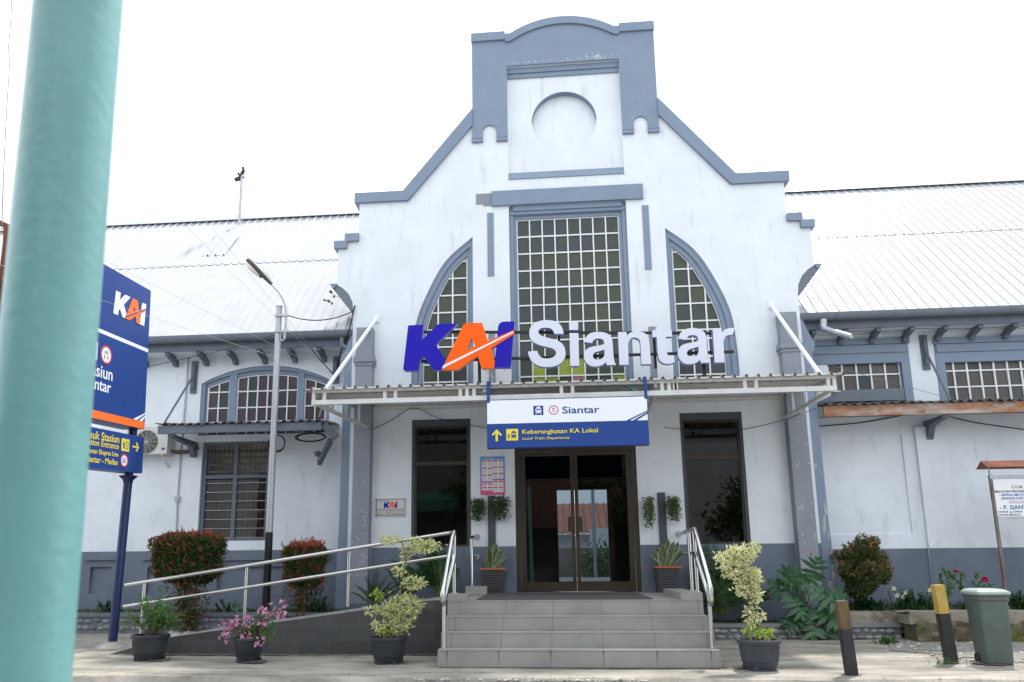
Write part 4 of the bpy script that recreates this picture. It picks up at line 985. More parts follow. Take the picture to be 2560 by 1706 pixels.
letter(GP(sm(GA) + [(1705, 1045)] + sm(GA2) + [(1335, 602)], 1580, -350, df), GP(sm(GH + GH[:1])[:-1], 1580, -350, df))
letter(GP(GR + sm(GR1) + sm(GR2) + [(1620, 995), (1605, 700)], 1580))
mb = MB(); yb = YL + .13
for y5, yR in ((855, 370), (1048, 490)):
    mb.beam(at('5', 660, y5 + 8, yb), at('2R', 455, yR - 20, yb), .04, .04)
for k, x, y in (('5', 1040, 1050), ('2R', 262, 540), ('5', 1560, 900), ('5', 2190, 1000)):
    p = at(k, x, y, yb)
    if k == '5' and x > 1500: mb.box(p.x - .02, p.x + .02, yb + .021, yb + .05, p.z - .25, p.z + .25)
    else: mb.box(p.x - .025, p.x + .025, yb + .021, yb + .06, zc(YL), p.z + .5)
mb.build('letter_frame', 'black', LS)
mb = MB(); p = at('5', 1120, 1110, YL + .06); q = at('5', 1220, 1100, YL + .06)
mb.tube([p + Vector((-.1, 0, 0)), p + Vector((.0, 0, -.12)), p + Vector((.12, 0, -.13)), q], .005, 5); mb.tube([p, p + Vector((.02, 0, -.18)), p + Vector((-.02, 0, -.3))], .005, 5); mb.build('loose_cable', 'wirepale', LS)

# ================================================================== hanging sign
YS = -2.03
TL, TR, BL = at('5', 1090, 1305, YS), at('5', 2140, 1287, YS), at('6', 1090, 35, YS)
BR = at('6', 2150, 20, YS)
hx0, hx1 = (TL.x + BL.x) / 2, (TR.x + BR.x) / 2; hz0, hz1 = (BL.z + BR.z) / 2, (TL.z + TR.z) / 2
HS = thing('hanging_sign', 'blue and white board for local train departures hanging from the canopy', 'sign', ((hx0 + hx1) / 2, YS, hz0))
mb = MB(); mb.box(hx0, hx1, YS, YS + .13, hz0, hz1); mb.build('sign_box', 'signblue', HS)
hw_, hh = hx1 - hx0, hz1 - hz0
def HP(x, y):   # crop (1200,960..) px -> board coordinates
    p = at('P', 1200 + x * .18700, 960 + y * .18700, YS); return (p.x, p.z)
zm = HP(1000, 516)[1]
flat('white_panel', [rect(hx0 + .006, hx1 - .006, zm, hz1 - .006)], YS - .001, .002, 'signwhite', HS)
Tf = Matrix.Translation((0, YS - .005, 0)); Tf2 = Matrix.Translation((0, YS - .008, 0))
def box4(x0, y0, x1, y1): a, b = HP(x0, y1), HP(x1, y0); return (a[0], b[0], a[1], b[1])
a, b = HP(716, 418), HP(845, 293); flat('icon', [rect(a[0], b[0], a[1], b[1])], YS - .0035, .002, 'signblue', HS)
def train(parent, x0, x1, z0, z1, body, hole, y, ped=None):
    w_, h_ = x1 - x0, z1 - z0; X = lambda u: x0 + u * w_; Z = lambda v: z0 + v * h_
    flat('icon', [[(X(.22), Z(.22)), (X(.78), Z(.22)), (X(.80), Z(.55)), (X(.74), Z(.80)), (X(.62), Z(.86)), (X(.38), Z(.86)), (X(.26), Z(.80)), (X(.20), Z(.55))],
                  rect(X(.28), X(.48), Z(.50), Z(.68)), rect(X(.52), X(.72), Z(.50), Z(.68)), circ(X(.33), Z(.34), w_ * .045, 10), circ(X(.67), Z(.34), w_ * .045, 10)], y, .002, body, parent)
    flat('icon', [[(X(.30), Z(.20)), (X(.36), Z(.20)), (X(.26), Z(.08)), (X(.19), Z(.08))]], y, .002, body, parent); flat('icon', [[(X(.64), Z(.20)), (X(.70), Z(.20)), (X(.81), Z(.08)), (X(.74), Z(.08))]], y, .002, body, parent)
    flat('icon', [rect(X(.40), X(.60), Z(.89), Z(.93))], y, .002, body, parent)
train(HS, a[0], b[0], a[1], b[1], 'signwhite', 'signblue', YS - .0056)
c = HP(984, 350); rr_ = (HP(1048, 350)[0] - HP(920, 350)[0]) / 2
flat('icon', [circ(c[0], c[1], rr_), circ(c[0], c[1], rr_ * .83)], YS - .0035, .002, 'red', HS)
text('lettering', 'SE', box4(966, 322, 1000, 343), 'ink', HS, Tf); text('lettering', '11', box4(968, 352, 998, 376), 'ink', HS, Tf, bold=.008)
text('lettering', 'Siantar', box4(1102, 292, 1594, 400), 'signblue', HS, Tf, bold=.012)
flat('sign_stripe', [[HP(1945, 497), HP(1993, 495), HP(2240, 368), HP(2238, 354)]], YS - .0035, .002, 'signblue', HS)
flat('sign_stripe', [[HP(2035, 496), HP(2085, 494), HP(2243, 398), HP(2241, 374)]], YS - .0035, .002, 'signblue', HS)
ar = [(224, 608), (294, 680), (278, 697), (240, 664), (240, 768), (208, 768), (208, 664), (172, 697), (156, 680)]
flat('arrow', [[HP(*p) for p in reversed(ar)]], YS - .002, .003, 'signyel', HS)
a, b = HP(353, 760), HP(508, 602); flat('icon', [rect(a[0], b[0], a[1], b[1])], YS - .002, .003, 'signyel', HS)
train(HS, a[0] + (b[0] - a[0]) * .30, b[0] - .006, a[1] + .01, b[1] - .015, 'signblue', 'signyel', YS - .0052)
def person_icon(parent, x0, x1, z0, z1, m, y, place=None):
    w_, h_ = x1 - x0, z1 - z0; X = lambda u: x0 + u * w_; Z = lambda v: z0 + v * h_
    flat('icon', [circ(X(.55), Z(.90), h_ * .085, 10)], y, .002, m, parent, place)
    flat('icon', [[(X(.35), Z(.78)), (X(.70), Z(.78)), (X(.98), Z(.50)), (X(.90), Z(.46)), (X(.64), Z(.62)), (X(.64), Z(.45)), (X(.95), Z(.05)), (X(.78), Z(0)), (X(.52), Z(.34)), (X(.22), Z(0)), (X(.08), Z(.05)), (X(.40), Z(.45)), (X(.40), Z(.62)), (X(.14), Z(.44)), (X(.06), Z(.50))]], y, .002, m, parent, place)
p0, p1 = HP(366, 738), HP(402, 668); person_icon(HS, p0[0], p1[0], p0[1], p1[1], 'signblue', YS - .0052)
text('lettering', 'Keberangkatan KA Lokal', box4(566, 590, 1575, 690), 'signyel', HS, Tf, bold=.012)
text('lettering', 'Local Train Departures', box4(566, 700, 1198, 760), 'signyel', HS, Tf, bold=.008, italic=.2)
for x in (HP(110, 100)[0], HP(2214, 100)[0]):
    mb = MB(); mb.box(x - .022, x + .022, YS - .006, YS + .0, hz1 - .04, ZT + .03).box(x - .022, x + .022, YS + .0005, CY - .031, ZT - .02, ZT + .04); mb.build('hanger_strap', 'signblue', HS)

# ================================================================== steps and ramp
SX0, SX1 = -1.78, 1.44
sy = [-3.545, -3.265, -2.984, -2.704]; szs = [.199, .3675, .534, .710]
ST = thing('entrance_steps', 'four grey tiled steps and landing in front of the glass door', 'steps', (0, -3, 0))
mb = MB(); pj = [-1.668, -1.653, -1.64, -1.624]
core = MB()
for k in range(4):
    y0 = sy[k]; z0 = szs[k - 1] if k else -.05; z1 = szs[k]
    yb_ = sy[k + 1] if k < 3 else -.002
    core.box(SX0 + .006, SX1 - .006, y0 + .006, -.004 if k == 3 else yb_ + .05, -.05 if k == 0 else z0 - .15, z1 - .006)
    js = [SX0] + [pj[k] + i * .6 for i in range(6) if SX0 + .04 < pj[k] + i * .6 < SX1 - .04] + [SX1]
    for a, b in zip(js, js[1:]):
        g = .0018; mb.box(a + g, b - g, y0, y0 + .02, z0 + .002, z1 - .009)            # riser tile
        mb.box(a + g, b - g, y0 - .006, (yb_ - .001), z1 - .008, z1)                # tread / nosing
for a, b in ((SX0, SX0 + .02), (SX1 - .02, SX1)):
    for k in range(4):
        mb.box(a - (.001 if a < 0 else 0), b + (.001 if a > 0 else 0), sy[k] + .021, -.02 if k == 3 else 0 - .02, (szs[k - 1] if k else -.05) + .001, szs[k] - .009)
drp = MB(); rr = random.Random(15)
for j in range(6):
    x = pj[0] + j * .6
    if x > SX1: break
    z = szs[0] - .012; wv = .006
    pts = [(x - wv * 1.6, z)] + [(x - wv * rr.uniform(.5, 1.3) * (1 - i / 7), z - .17 * i / 6) for i in range(1, 6)] + [(x, z - .175)] + [(x + wv * rr.uniform(.5, 1.3) * (1 - i / 7), z - .17 * i / 6) for i in range(5, 0, -1)] + [(x + wv * 1.6, z)]
    drp.poly([(a, sy[0] - .0012, c_) for a, c_ in pts])
kind(drp.build('joint_stains', 'grout', ST), 'stuff')
core.build('step_core', 'grout', ST); mb.build('tiling', 'tile', ST)
mb = MB(); mb.box(1.17, SX1 - .002, sy[3] + .0, -1.2, .711, .80); mb.build('side_kerb', 'tile', ST)
mb = MB(); mb.box(SX0 + .01, -1.52, sy[3] + .0, sy[3] + .2, .711, .80); mb.build('side_kerb', 'tile', ST)
mb = MB(); a = at('P', 1060 + 675 * .15306, 1460 + 220 * .15306, -.62); mb.box(a.x, -1.45, -.62, -.02, .711, .83)
mb.build('side_kerb', 'tile', ST)
mb = MB(); mx0 = atz('6', 975, 1030, .72).x; mb.box(-1.42, atz('6', 2170, 1020, .72).x, -2.5, -.55, .711, .722); tag(mb.build('door_mat', 'mat'), 'long dark grey doormat lying on the landing', 'doormat')
RP = thing('access_ramp', 'sloping ramp clad in dark stone tiles left of the steps', 'ramp', (-4, -2, 0))
prof = [(-6.42, -.05), (SX0 - .006, -.05), (SX0 - .006, .705), (-2.02, .705), (-5.6, .235), (-6.42, .02)]
mb = MB(); mb.prism(prof, 'y', -2.45, -1.25); mb.build('ramp_body', 'andesite', RP)
mb = MB(); mb.prism([(-5.58, .238), (-2.02, .706), (SX0 - .007, .706), (SX0 - .007, .712), (-2.02, .712), (-5.58, .244)], 'y', -2.40, -1.26); mb.build('ramp_floor', 'tile', RP)

# ================================================================== handrails
def rail_pts(*p): return [Vector(q) for q in p]
HR = thing('ramp_handrail', 'stainless steel double handrail climbing the ramp and left of the steps', 'handrail', (-4, -2.4, 0))
rx = lambda x, z0, z1: z0 + (z1 - z0) * (x + 6.31) / (6.31 - 1.70)
y_ = -2.40
xe = -6.31
cornr = Vector((-1.70, -2.63, 1.59))
mb = MB(); mb.tube([(xe, y_, rx(xe, .927, 1.591)), (-1.78, y_ - .1, 1.585), cornr], .025, 12)
fr = at('6', 793, 960, -3.42); fb = at('6', 800, 1060, -3.40); fr.x = fb.x = -1.735; 
mb.tube([cornr, Vector((-1.712, -2.75, 1.50)), Vector((-1.73, -3.38, fr.z + .03)), Vector((-1.735, -3.46, fr.z - .05)), Vector((-1.735, -3.45, fb.z + .05)), Vector((-1.735, -3.40, fb.z)), Vector((-1.73, -3.34, fb.z + .05)), Vector((-1.70, -2.70, 1.21)), Vector((-1.70, -2.65, 1.285))], .028, 12)
mb.build('top_rail', 'steel', HR, smooth=True)
mb = MB(); mb.tube([(xe, y_, rx(xe, .641, 1.29)), (-1.78, y_ - .1, 1.285), (-1.70, -2.63, 1.285)], .022, 12); mb.build('mid_rail', 'steel', HR, smooth=True)
for x in (-6.03, -4.585, -3.165):
    p = MB(); zt = rx(x, .927, 1.591); p.tube([(x, y_, zt - .75), (x, y_, zt - .02)], .025, 12); p.lathe([(.045, 0), (.045, .012), (.03, .02)], 14, (x, y_, .71 + .134 * (x + 2.02) - .012)); p.build('post', 'steel', HR, smooth=True)
for x, y, z0, z1 in ((-1.70, -2.62, .80, 1.57), (-1.73, -3.36, .199, .90)):
    p = MB(); p.tube([(x, y, z0), (x, y, z1)], .025, 12); p.lathe([(.045, 0), (.045, .012), (.03, .02)], 14, (x, y, z0)); p.build('post', 'steel', HR, smooth=True)
HR2 = thing('wall_handrail', 'short steel handrail stub fixed to the wall at the top of the ramp', 'handrail', (-1.65, -.5, .83))
p = at('6', 990, 620, -.55); mb = MB()
mb.tube([(p.x, -.55, .83), (p.x, -.55, p.z - .03), (p.x + .01, -.5, p.z), (p.x + .03, -.01, p.z + .02)], .027, 12); mb.tube([(p.x, -.55, 1.27), (p.x + .03, -.01, 1.29)], .024, 10)
mb.lathe([(.045, 0), (.045, .012), (.03, .02)], 14, (p.x, -.55, .83)); mb.tube([(p.x + .03, -.02, p.z + .02), (p.x + .03, -.002, p.z + .02)], .05, 14); mb.tube([(p.x + .03, -.02, 1.29), (p.x + .03, -.002, 1.29)], .05, 14)
mb.build('rail', 'steel', HR2, smooth=True)
HR3 = thing('stair_handrail', 'stainless steel double handrail right of the steps ending in a loop', 'handrail', (1.4, -2.6, .7))
cr = Vector((1.40, -2.62, 1.59)); fl = at('3R', 95, 600, -.01)
f1 = at('3R', 310, 930, -3.42); f2 = at('3R', 312, 1060, -3.40)
mb = MB(); mb.tube([fl, cr], .030, 12); mb.tube([fl, fl + Vector((0, .008, 0))], .055, 14)
mb.tube([cr, Vector((1.40, -2.74, 1.50)), Vector((1.39, -3.38, f1.z + .04)), Vector((1.39, -3.46, f1.z - .05)), Vector((1.39, -3.45, f2.z + .05)), Vector((1.39, -3.40, f2.z)), Vector((1.39, -3.34, f2.z + .05)), Vector((1.395, -2.70, 1.21)), Vector((1.395, -2.62, 1.285)), Vector((fl.x, -.01, 1.30))], .028, 12)
mb.build('rail', 'steel', HR3, smooth=True)
for x, y, z0, z1 in ((1.40, -2.58, .80, 1.57), (1.42, -2.10, .80, 1.57), (1.385, -3.36, .199, .92)):
    p = MB(); p.tube([(x, y, z0), (x, y, z1)], .025, 12); p.lathe([(.045, 0), (.045, .012), (.03, .02)], 14, (x, y, z0)); p.build('post', 'steel', HR3, smooth=True)

# ================================================================== planter walls and beds
def pebble_wall(name, label, x0, x1, y, z0, z1, seed, mledge, mpeb, curve=None):
    t = thing(name, label, 'low wall', ((x0 + x1) / 2, y, z0))
    mb = MB(); mb.box(x0, x1, y, y + .16, z0 - .1, z1 - .055); mb.build('wall', 'stonewall', t)
    mb = MB(); mb.box(x0 - .01, x1 + .01, y - .03, y + .18, z1 - .054, z1); mb.build('ledge', mledge, t)
    rr = random.Random(seed); mb = MB(); x = x0 + .05; i = 0
    rows = max(2, int((z1 - .06 - z0) / .085))
    for r_ in range(rows):
        x = x0 + .05 + .05 * (r_ % 2)
        zc_ = z0 + .02 + (r_ + .5) * (z1 - .08 - z0) / rows
        while x < x1 - .04:
            a = rr.uniform(.045, .07); mb.blob((x, y - .003, zc_ + rr.uniform(-.012, .012)), (a, .022, rr.uniform(.030, .044)), i + seed * 1000, 2, .06); x += a * 2 + rr.uniform(.0, .02); i += 1
    mb.build('pebbles', mpeb, t, smooth=True)
    return t
ylw = -.85; zlw0 = at('3L', 650, 1245, ylw).z; zlw1 = at('3L', 650, 1118, ylw).z
pebble_wall('planter_wall', 'slate grey pebble faced planter wall behind the ramp', -11, -3.42, ylw, zlw0, zlw1, 1, 'ledgeblue', 'pebble')
yrw = -.72; zrw1 = at('3R', 600, 1185, yrw).z; rwx = at('3R', 1545, 1200, yrw).x
pebble_wall('planter_wall', 'grey pebble faced planter wall right of the steps', 1.46, rwx, yrw, .0, zrw1, 2, 'ledge', 'pebble2')
mz1 = at('3R', 1900, 1108, -1.16).z; mzm = at('3R', 1900, 1178, -1.2).z; mzb = at('3R', 1300, 1108, -.66).z; mzc = at('3R', 1300, 1178, -.66).z
MW = thing('mossy_wall', 'mossy rough stone retaining wall with crumbling cement cap', 'low wall', (7, -.6, 0))
def rough_box(x0, x1, y0, y1, z0, z1, st, jit, seed):
    mb = MB(); rr = random.Random(seed); nx = int((x1 - x0) / st); nz = max(2, int((z1 - z0) / st)); g = {}
    for i in range(nx + 1):
        for j in range(nz + 1):
            f = (rr.uniform(-jit, jit), rr.uniform(-jit, jit) * .6); g[i, j] = len(mb.v)
            mb.v.append((x0 + (x1 - x0) * i / nx, y0 + f[0], z0 + (z1 - z0) * j / nz + (f[1] if j == nz else 0)))
        g[i, 'b'] = len(mb.v); mb.v.append((x0 + (x1 - x0) * i / nx, y1, z1 + rr.uniform(-jit, jit) * .3))
    for i in range(nx):
        for j in range(nz): mb.face((g[i, j], g[i + 1, j], g[i + 1, j + 1], g[i, j + 1]))
        mb.face((g[i, nz], g[i + 1, nz], g[i + 1, 'b'], g[i, 'b']))
    mb.box(x0 + .004, x1 - .004, y0 + .05, y1, z0, z1 - .04)
    return mb
rough_box(rwx + .005, 14, -1.2, -.8, -.05, mzm, .055, .035, 4).build('stone_face', 'moss', MW, smooth=True)
mcx = at('3R', 1125, 1140, -.66).x
rough_box(rwx - .05, 14, -1.15, -.75, mzm - .03, mz1, .06, .016, 5).build('cement_cap', 'mosscap', MW, smooth=True)
rough_box(mcx, rwx + .1, -.66, -.3, mzc - .15, mzb, .06, .016, 6).build('cement_cap', 'mosscap', MW, smooth=True)
mb = MB(); mb.poly([(-11, ylw + .1, zlw1 - .05), (-3.4, ylw + .1, zlw1 - .05), (-3.4, YW, zlw1 - .02), (-11, YW, zlw1 - .02)]); kind(mb.build('soil_bed', 'soil'))
mb = MB(); mb.poly([(1.45, yrw + .1, zrw1 - .04), (3.4, yrw + .1, zrw1 - .04), (3.4, -.001, zrw1), (1.45, -.001, zrw1)]); mb.poly([(3.3, yrw + .1, zrw1 - .03), (4.3, yrw + .1, zrw1 - .03), (4.3, YW, zrw1 + .1), (3.3, YW, zrw1 + .1)]); mb.poly([(3.8, -.45, mzb - .05), (rwx, -.45, mzb - .05), (rwx, YW, mz1), (3.8, YW, mz1)]); mb.poly([(rwx, -.9, mz1 - .04), (14, -.9, mz1 - .04), (14, YW, mz1), (rwx, YW, mz1)]); kind(mb.build('soil_bed', 'soil'))
mb = MB(); mb.poly([(-3.4, -1.24, .2), (-1.8, -1.24, .2), (-1.8, -.02, .25), (-3.4, -.02, .25)]); kind(mb.build('soil_bed', 'soil'))

# ================================================================== plants
UP = Vector((0, 0, 1))
def rv(rr): return Vector((rr.gauss(0, 1), rr.gauss(0, 1), rr.gauss(0, 1))).normalized()
def leafmass(mb, pts, rr, L, W, mi=0, out=None, upb=.4):
    for p in pts:
        d = rv(rr)
        if out is not None: d = (d * .8 + (Vector(p) - out).normalized() * .9 + UP * upb).normalized()
        mb.mi(mi).leaf(p, d, rv(rr) + UP * .6, L * rr.uniform(.7, 1.25), W * rr.uniform(.8, 1.2))
def topiary(label, base, c, hx, hz, n, seed, redness):
    rr = random.Random(seed); t = thing('topiary_shrub', label, 'shrub', base, 'clipped red tipped shrubs on the left')
    mb = MB(); b = Vector(base)
    for k in range(4):
        e = Vector(c) + Vector((rr.uniform(-.6, .6) * hx, rr.uniform(-.5, .5) * hx, rr.uniform(-.7, .1) * hz)); mb.tube([b + Vector((rr.uniform(-.03, .03), 0, 0)), b.lerp(e, .5) + Vector((rr.uniform(-.05, .05), 0, 0)), e], [.030, .022, .008], 6)
    mb.build('trunk', 'bark', t)
    mb = MB(); c = Vector(c)
    def pt(shell=True):
        while True:
            u = Vector((rr.uniform(-1, 1), rr.uniform(-1, 1), rr.uniform(-1, 1)))
            k = (abs(u.x) ** 6 + abs(u.y) ** 6 + abs(u.z) ** 6) ** (1 / 6)
            if k < 1e-3: continue
            if shell: u *= rr.uniform(.78, 1.03) / k
            elif k > .9: continue
            u.x *= 1 + .06 * math.sin(u.z * 5 + seed) ; u *= 1 + .05 * math.sin(u.x * 7 + u.z * 4)
            if u.z < -.6: f_ = 1 - (-.6 - u.z) * .9; u.x *= f_; u.y *= f_
            return u
    for i in range(n):
        u = pt(i % 4 != 0); p = c + Vector((u.x * hx, u.y * hx, u.z * hz))
        d = (u * .6 + rv(rr) * 1.0 + UP * .4).normalized()
        red = rr.random() < (redness * (1.5 if u.z > .82 else .30 if u.z > .5 else .12) * (1.5 if u.x < -.6 else 1))
        mb.mi(1 if red else 0).leaf(p, d, rv(rr) + u, rr.uniform(.045, .08), rr.uniform(.018, .030))
    for i in range(int(n * .012)):                  # long shoots breaking the outline
        u = pt(); p = c + Vector((u.x * hx, u.y * hx, u.z * hz)); d = (u + UP * .9 + rv(rr) * .3).normalized()
        for j in range(5): mb.mi(1).leaf(p + d * (.02 + j * .018), d + rv(rr) * .7, rv(rr), .06, .018)
    # skirt of foliage along the trunk
    for i in range(n // 12):
        f = rr.random(); p = b.lerp(c - Vector((0, 0, hz * .9)), f) + Vector((rr.gauss(0, .07 + .10 * f), rr.gauss(0, .07 + .1 * f), 0)); mb.mi(1 if rr.random() < .25 else 0).leaf(p, rv(rr) - UP * .2, rv(rr), .07, .022)
    mb.build('crown', ['leaf_top', 'leaf_red'], t); return t
yt = -1.05; tb = at('3L', 1225, 1215, yt); tb.z = max(tb.z, .12); c1 = at('3L', 1235, 755, yt); e1 = at('3L', 1440, 755, yt); tp1 = at('3L', 1235, 590, yt); bt1 = at('3L', 1235, 930, yt)
topiary('wide box clipped red tipped shrub beneath the louvre window', tb, ((c1.x), yt, (tp1.z + bt1.z) / 2), (e1.x - c1.x) - .085, (tp1.z - bt1.z) / 2 - .04, 15000, 11, .40)
yt = -.80; tb = at('3L', 1975, 1140, yt); c1 = at('3L', 1990, 830, yt); e1 = at('3L', 2128, 800, yt); tp1 = at('3L', 1990, 655, yt); bt1 = at('3L', 1990, 950, yt)
topiary('narrow clipped red tipped shrub between lamp post and gable', tb, (c1.x, yt, (tp1.z + bt1.z) / 2), (e1.x - c1.x) - .07, (tp1.z - bt1.z) / 2 - .03, 8500, 12, .75)
yt = -.25; tb = at('3R', 1310, 1040, yt); c1 = at('3R', 1320, 810, yt)
def looseshrub(label, base, c, hx, hz, n, seed):
    rr = random.Random(seed); t = thing('red_tip_shrub', label, 'shrub', base); mb = MB(); b, c = Vector(base), Vector(c); m2 = MB()
    ends = []
    for k in range(46):
        u = rv(rr); u.z = u.z * .95 + .05
        e = c + Vector((u.x * hx, u.y * hx, u.z * hz * 1.15)) * rr.uniform(.6, 1.05); mdl = b.lerp(e, .55) + Vector((0, 0, .08)); m2.tube([b, mdl, e], [.012, .007, .003], 5); ends.append((mdl, e))
    for mdl, e in ends:
        for j in range(n // 46):
            f = rr.random() ** .6; p = mdl.lerp(e, f) + rv(rr) * .085; up = (p - b).normalized()
            red = rr.random() < (.42 if f > .75 and e.z > c.z - .1 else .10)
            mb.mi(1 if red else 0).leaf(p, (up + rv(rr) * .9), rv(rr) + UP, rr.uniform(.05, .085), rr.uniform(.020, .032))
    m2.build('branches', 'bark', t); mb.build('crown', ['leaf_oval', 'leaf_copper'], t)
looseshrub('loose rounded shrub with copper red tips against right wing wall', tb, (c1.x, yt, c1.z - .05), .42, .40, 10000, 21)

def palm(label, base, fronds, seed, L=1.0, name='palm_plant', w=.28, mi='leaf_palm', lean=None, nl=27):
    rr = random.Random(seed); t = thing(name, label, 'plant', base); b = Vector(base); st = MB(); lf = MB()
    for k in range(fronds):
        a = rr.uniform(0, 2 * math.pi) if lean is None else lean + rr.uniform(-1.3, 1.3)
        el = rr.uniform(.75, 1.45); ll = L * rr.uniform(.65, 1.1); d = Vector((math.cos(a) * math.cos(el), math.sin(a) * math.cos(el) * .8, math.sin(el)))
        pts = []; p = b + Vector((rr.uniform(-.06, .06), rr.uniform(-.06, .06), 0)); dd = d.copy()
        for i in range(13): pts.append(p.copy()); p = p + dd * ll / 12; dd = (dd + Vector((0, 0, -.055 - .01 * i * .6))).normalized()
        st.tube(pts, [.008 - .0005 * i for i in range(13)], 5)
        for i in range(nl):
            f = .22 + .78 * i / nl; q = f * 12; j = min(int(q), 11); pp = pts[j].lerp(pts[j + 1], q - j); td = (pts[j + 1] - pts[j]).normalized()
            side = td.cross(UP).normalized(); wl_ = w * math.sin(math.pi * (.12 + .83 * f)) * ll
            for s in (-1, 1):
                dirn = (side * s * .85 + td * .75 + Vector((0, 0, -.12 + rr.uniform(-.2, .14)))).normalized(); lf.leaf(pp, dirn, UP, .9 * wl_ * rr.uniform(.85, 1.1), .011 + .004 * ll, .15, .22)
    st.build('stems', 'stemgreen', t); lf.build('fronds', mi, t); return t
palm('tall feathery palm growing between ramp and left side window', at('6', 790, 1010, -.75), 15, 31, .95, lean=R(150))
palm('low dark grassy palm at the foot of the left pilaster', at('6', 350, 1075, -.9), 15, 32, .62, 'cycad_plant', .16)
palm('short fern between white flecked potted tree and landing', at('6', 560, 1030, -1.0), 12, 33, .60, 'fern_plant', .20)
palm('tall feathery palm growing right of the steps under the window', at('3R', 350, 1130, -.45), 16, 34, 1.15, lean=R(40))
palm('drooping palm clump close beside the right stair handrail', at('3R', 400, 1120, -.6), 16, 35, .80, 'palm_plant', .26)
palm('small spiky palm in front of the right grey dado', at('3R', 590, 1100, -.35), 14, 36, .70, 'cycad_plant', .16)
def grass(label, name, spots, n, h, seed, m='grassy', wd=.012):
    rr = random.Random(seed); mb = MB(); b0 = Vector(spots[0])
    for s in spots:
        for i in range(n):
            a = rr.uniform(0, 6.28); e = rr.uniform(.5, 1.4); d = Vector((math.cos(a) * math.cos(e), math.sin(a) * math.cos(e), math.sin(e)))
            p = Vector(s) + Vector((rr.gauss(0, .08), rr.gauss(0, .06), 0)); l = h * rr.uniform(.6, 1.2)
            q = p + d * l * .55; r = q + (d * .5 + Vector((d.x * .8, d.y * .8, -.5))).normalized() * l * .5; sd = d.cross(UP).normalized() * wd * .5
            b = len(mb.v); mb.v += [tuple(p - sd), tuple(p + sd), tuple(q + sd * .9), tuple(q - sd * .9), tuple(r)]; mb.face((b, b + 1, b + 2, b + 3)); mb.face((b + 3, b + 2, b + 4))
    o = mb.build(name, m); return o
sp = [Vector((-9.5 + i * .19 + rnd.uniform(-.08, .08), ylw + rnd.uniform(.18, .5), zlw1 - .03)) for i in range(32)]
kind(tag(grass('', 'border_grass', sp, 26, .16, 41), 'short grass along the slate planter wall', 'grass'), 'stuff')
sp = [Vector((1.55 + i * .17 + rnd.uniform(-.08, .08), yrw + rnd.uniform(.18, .5), zrw1 - .02)) for i in range(14)]
kind(tag(grass('', 'border_grass', sp, 30, .16, 42), 'short grass along the grey pebble planter wall', 'grass'), 'stuff')
sp = [Vector((3.9 + i * .14 + rnd.uniform(-.08, .08), rnd.uniform(-.4, .3), mz1 - .03)) for i in range(40)]
kind(tag(grass('', 'border_grass', sp, 34, .22, 43), 'tufty green ground cover above the mossy wall', 'grass'), 'stuff')
def clump(label, spot, n, h, seed, m='grassy', wd=.02, name='grass_clump'): return tag(grass('', name, [Vector(spot)], n, h, seed, m, wd), label, 'grass clump')
clump('strappy spider lily clump with pale flowers right of copper shrub', at('3R', 1590, 1080, -.2), 60, .45, 51, 'leaf_fern')
clump('dark grass clump below the red rose', at('3R', 1710, 1085, -.2), 55, .40, 52, 'leaf_fern')
clump('thick dark grass clump behind the green wheelie bin', at('3R', 2330, 1090, -.2), 110, .50, 53, 'leaf_fern')
clump('grey leaved ground plant at foot of copper shrub', at('3R', 1330, 1090, -.35), 90, .30, 54, 'leaf_fern', .035)
clump('small weedy tuft at the corner of the pebble wall', atz('3R', 1470, 1320, .03), 50, .20, 55, 'leaf_mid')
clump('dry weed tuft at the base of the yellow topped bollard', atz('3R', 1850, 1450, .02), 45, .16, 56, 'grassy', .008)
clump('green tuft beside the blue sign post on planter wall', at('3L', 700, 1105, -.6), 45, .34, 57, 'leaf_fern')
clump('striped leaf tuft below the black lamp post base', at('3L', 1490, 1105, -.6), 16, .38, 58, 'snake', .05)
clump('dry grass tuft right of narrow clipped shrub', at('3L', 2070, 1120, -.7), 45, .62, 59, 'leaf_fern', .02)
fl_ = MB(); rr = random.Random(77); t = None
for k, (x, y) in enumerate(((1500, 955), (1520, 1000), (1575, 985), (1560, 1010), (1735, 965))):
    p = at('3R', x, y, -.3); 
    for j in range(5): a = j * 1.257; fl_.leaf(p, (math.cos(a), -.3, math.sin(a)), (0, -1, 0), .045, .03)
    fl_.tube([p, (p.x + rr.uniform(-.05, .05), -.15, mz1)], .003, 4)
tag(fl_.build('lily_flowers', 'petal'), 'pale yellow lily flowers above dark strappy leaves', 'flowers')
# roses
def rosebush(label, base, tops, flowers, seed):
    rr = random.Random(seed); t = thing('rose_bush', label, 'plant', base, 'rose bushes against the slate dado'); st = MB(); lf = MB(); fl2 = MB(); b = Vector(base)
    for e in tops:
        e = Vector(e); m_ = b.lerp(e, .5) + Vector((rr.uniform(-.05, .05), 0, .05)); st.tube([b, m_, e], [.007, .005, .003], 5)
        for j in range(34):
            f = rr.uniform(.25, 1); p = b.lerp(m_, f * 2) if f < .5 else m_.lerp(e, f * 2 - 1); lf.leaf(p, rv(rr) + UP * .2, rv(rr) + UP, rr.uniform(.04, .07), rr.uniform(.025, .035))
    for p, r_ in flowers:
        p = Vector(p)
        for j in range(34): d = rv(rr); d.y -= .2; fl2.leaf(p + d * r_ * .3, d + rv(rr) * .4, rv(rr), r_ * .9, r_ * .8, .4)
    st.build('stems', 'stemgreen', t); lf.build('leaves', 'leaf_mid', t)
    if flowers: fl2.build('flowers', 'rose', t)
P3 = lambda x, y, Y: at('3R', x, y, Y)
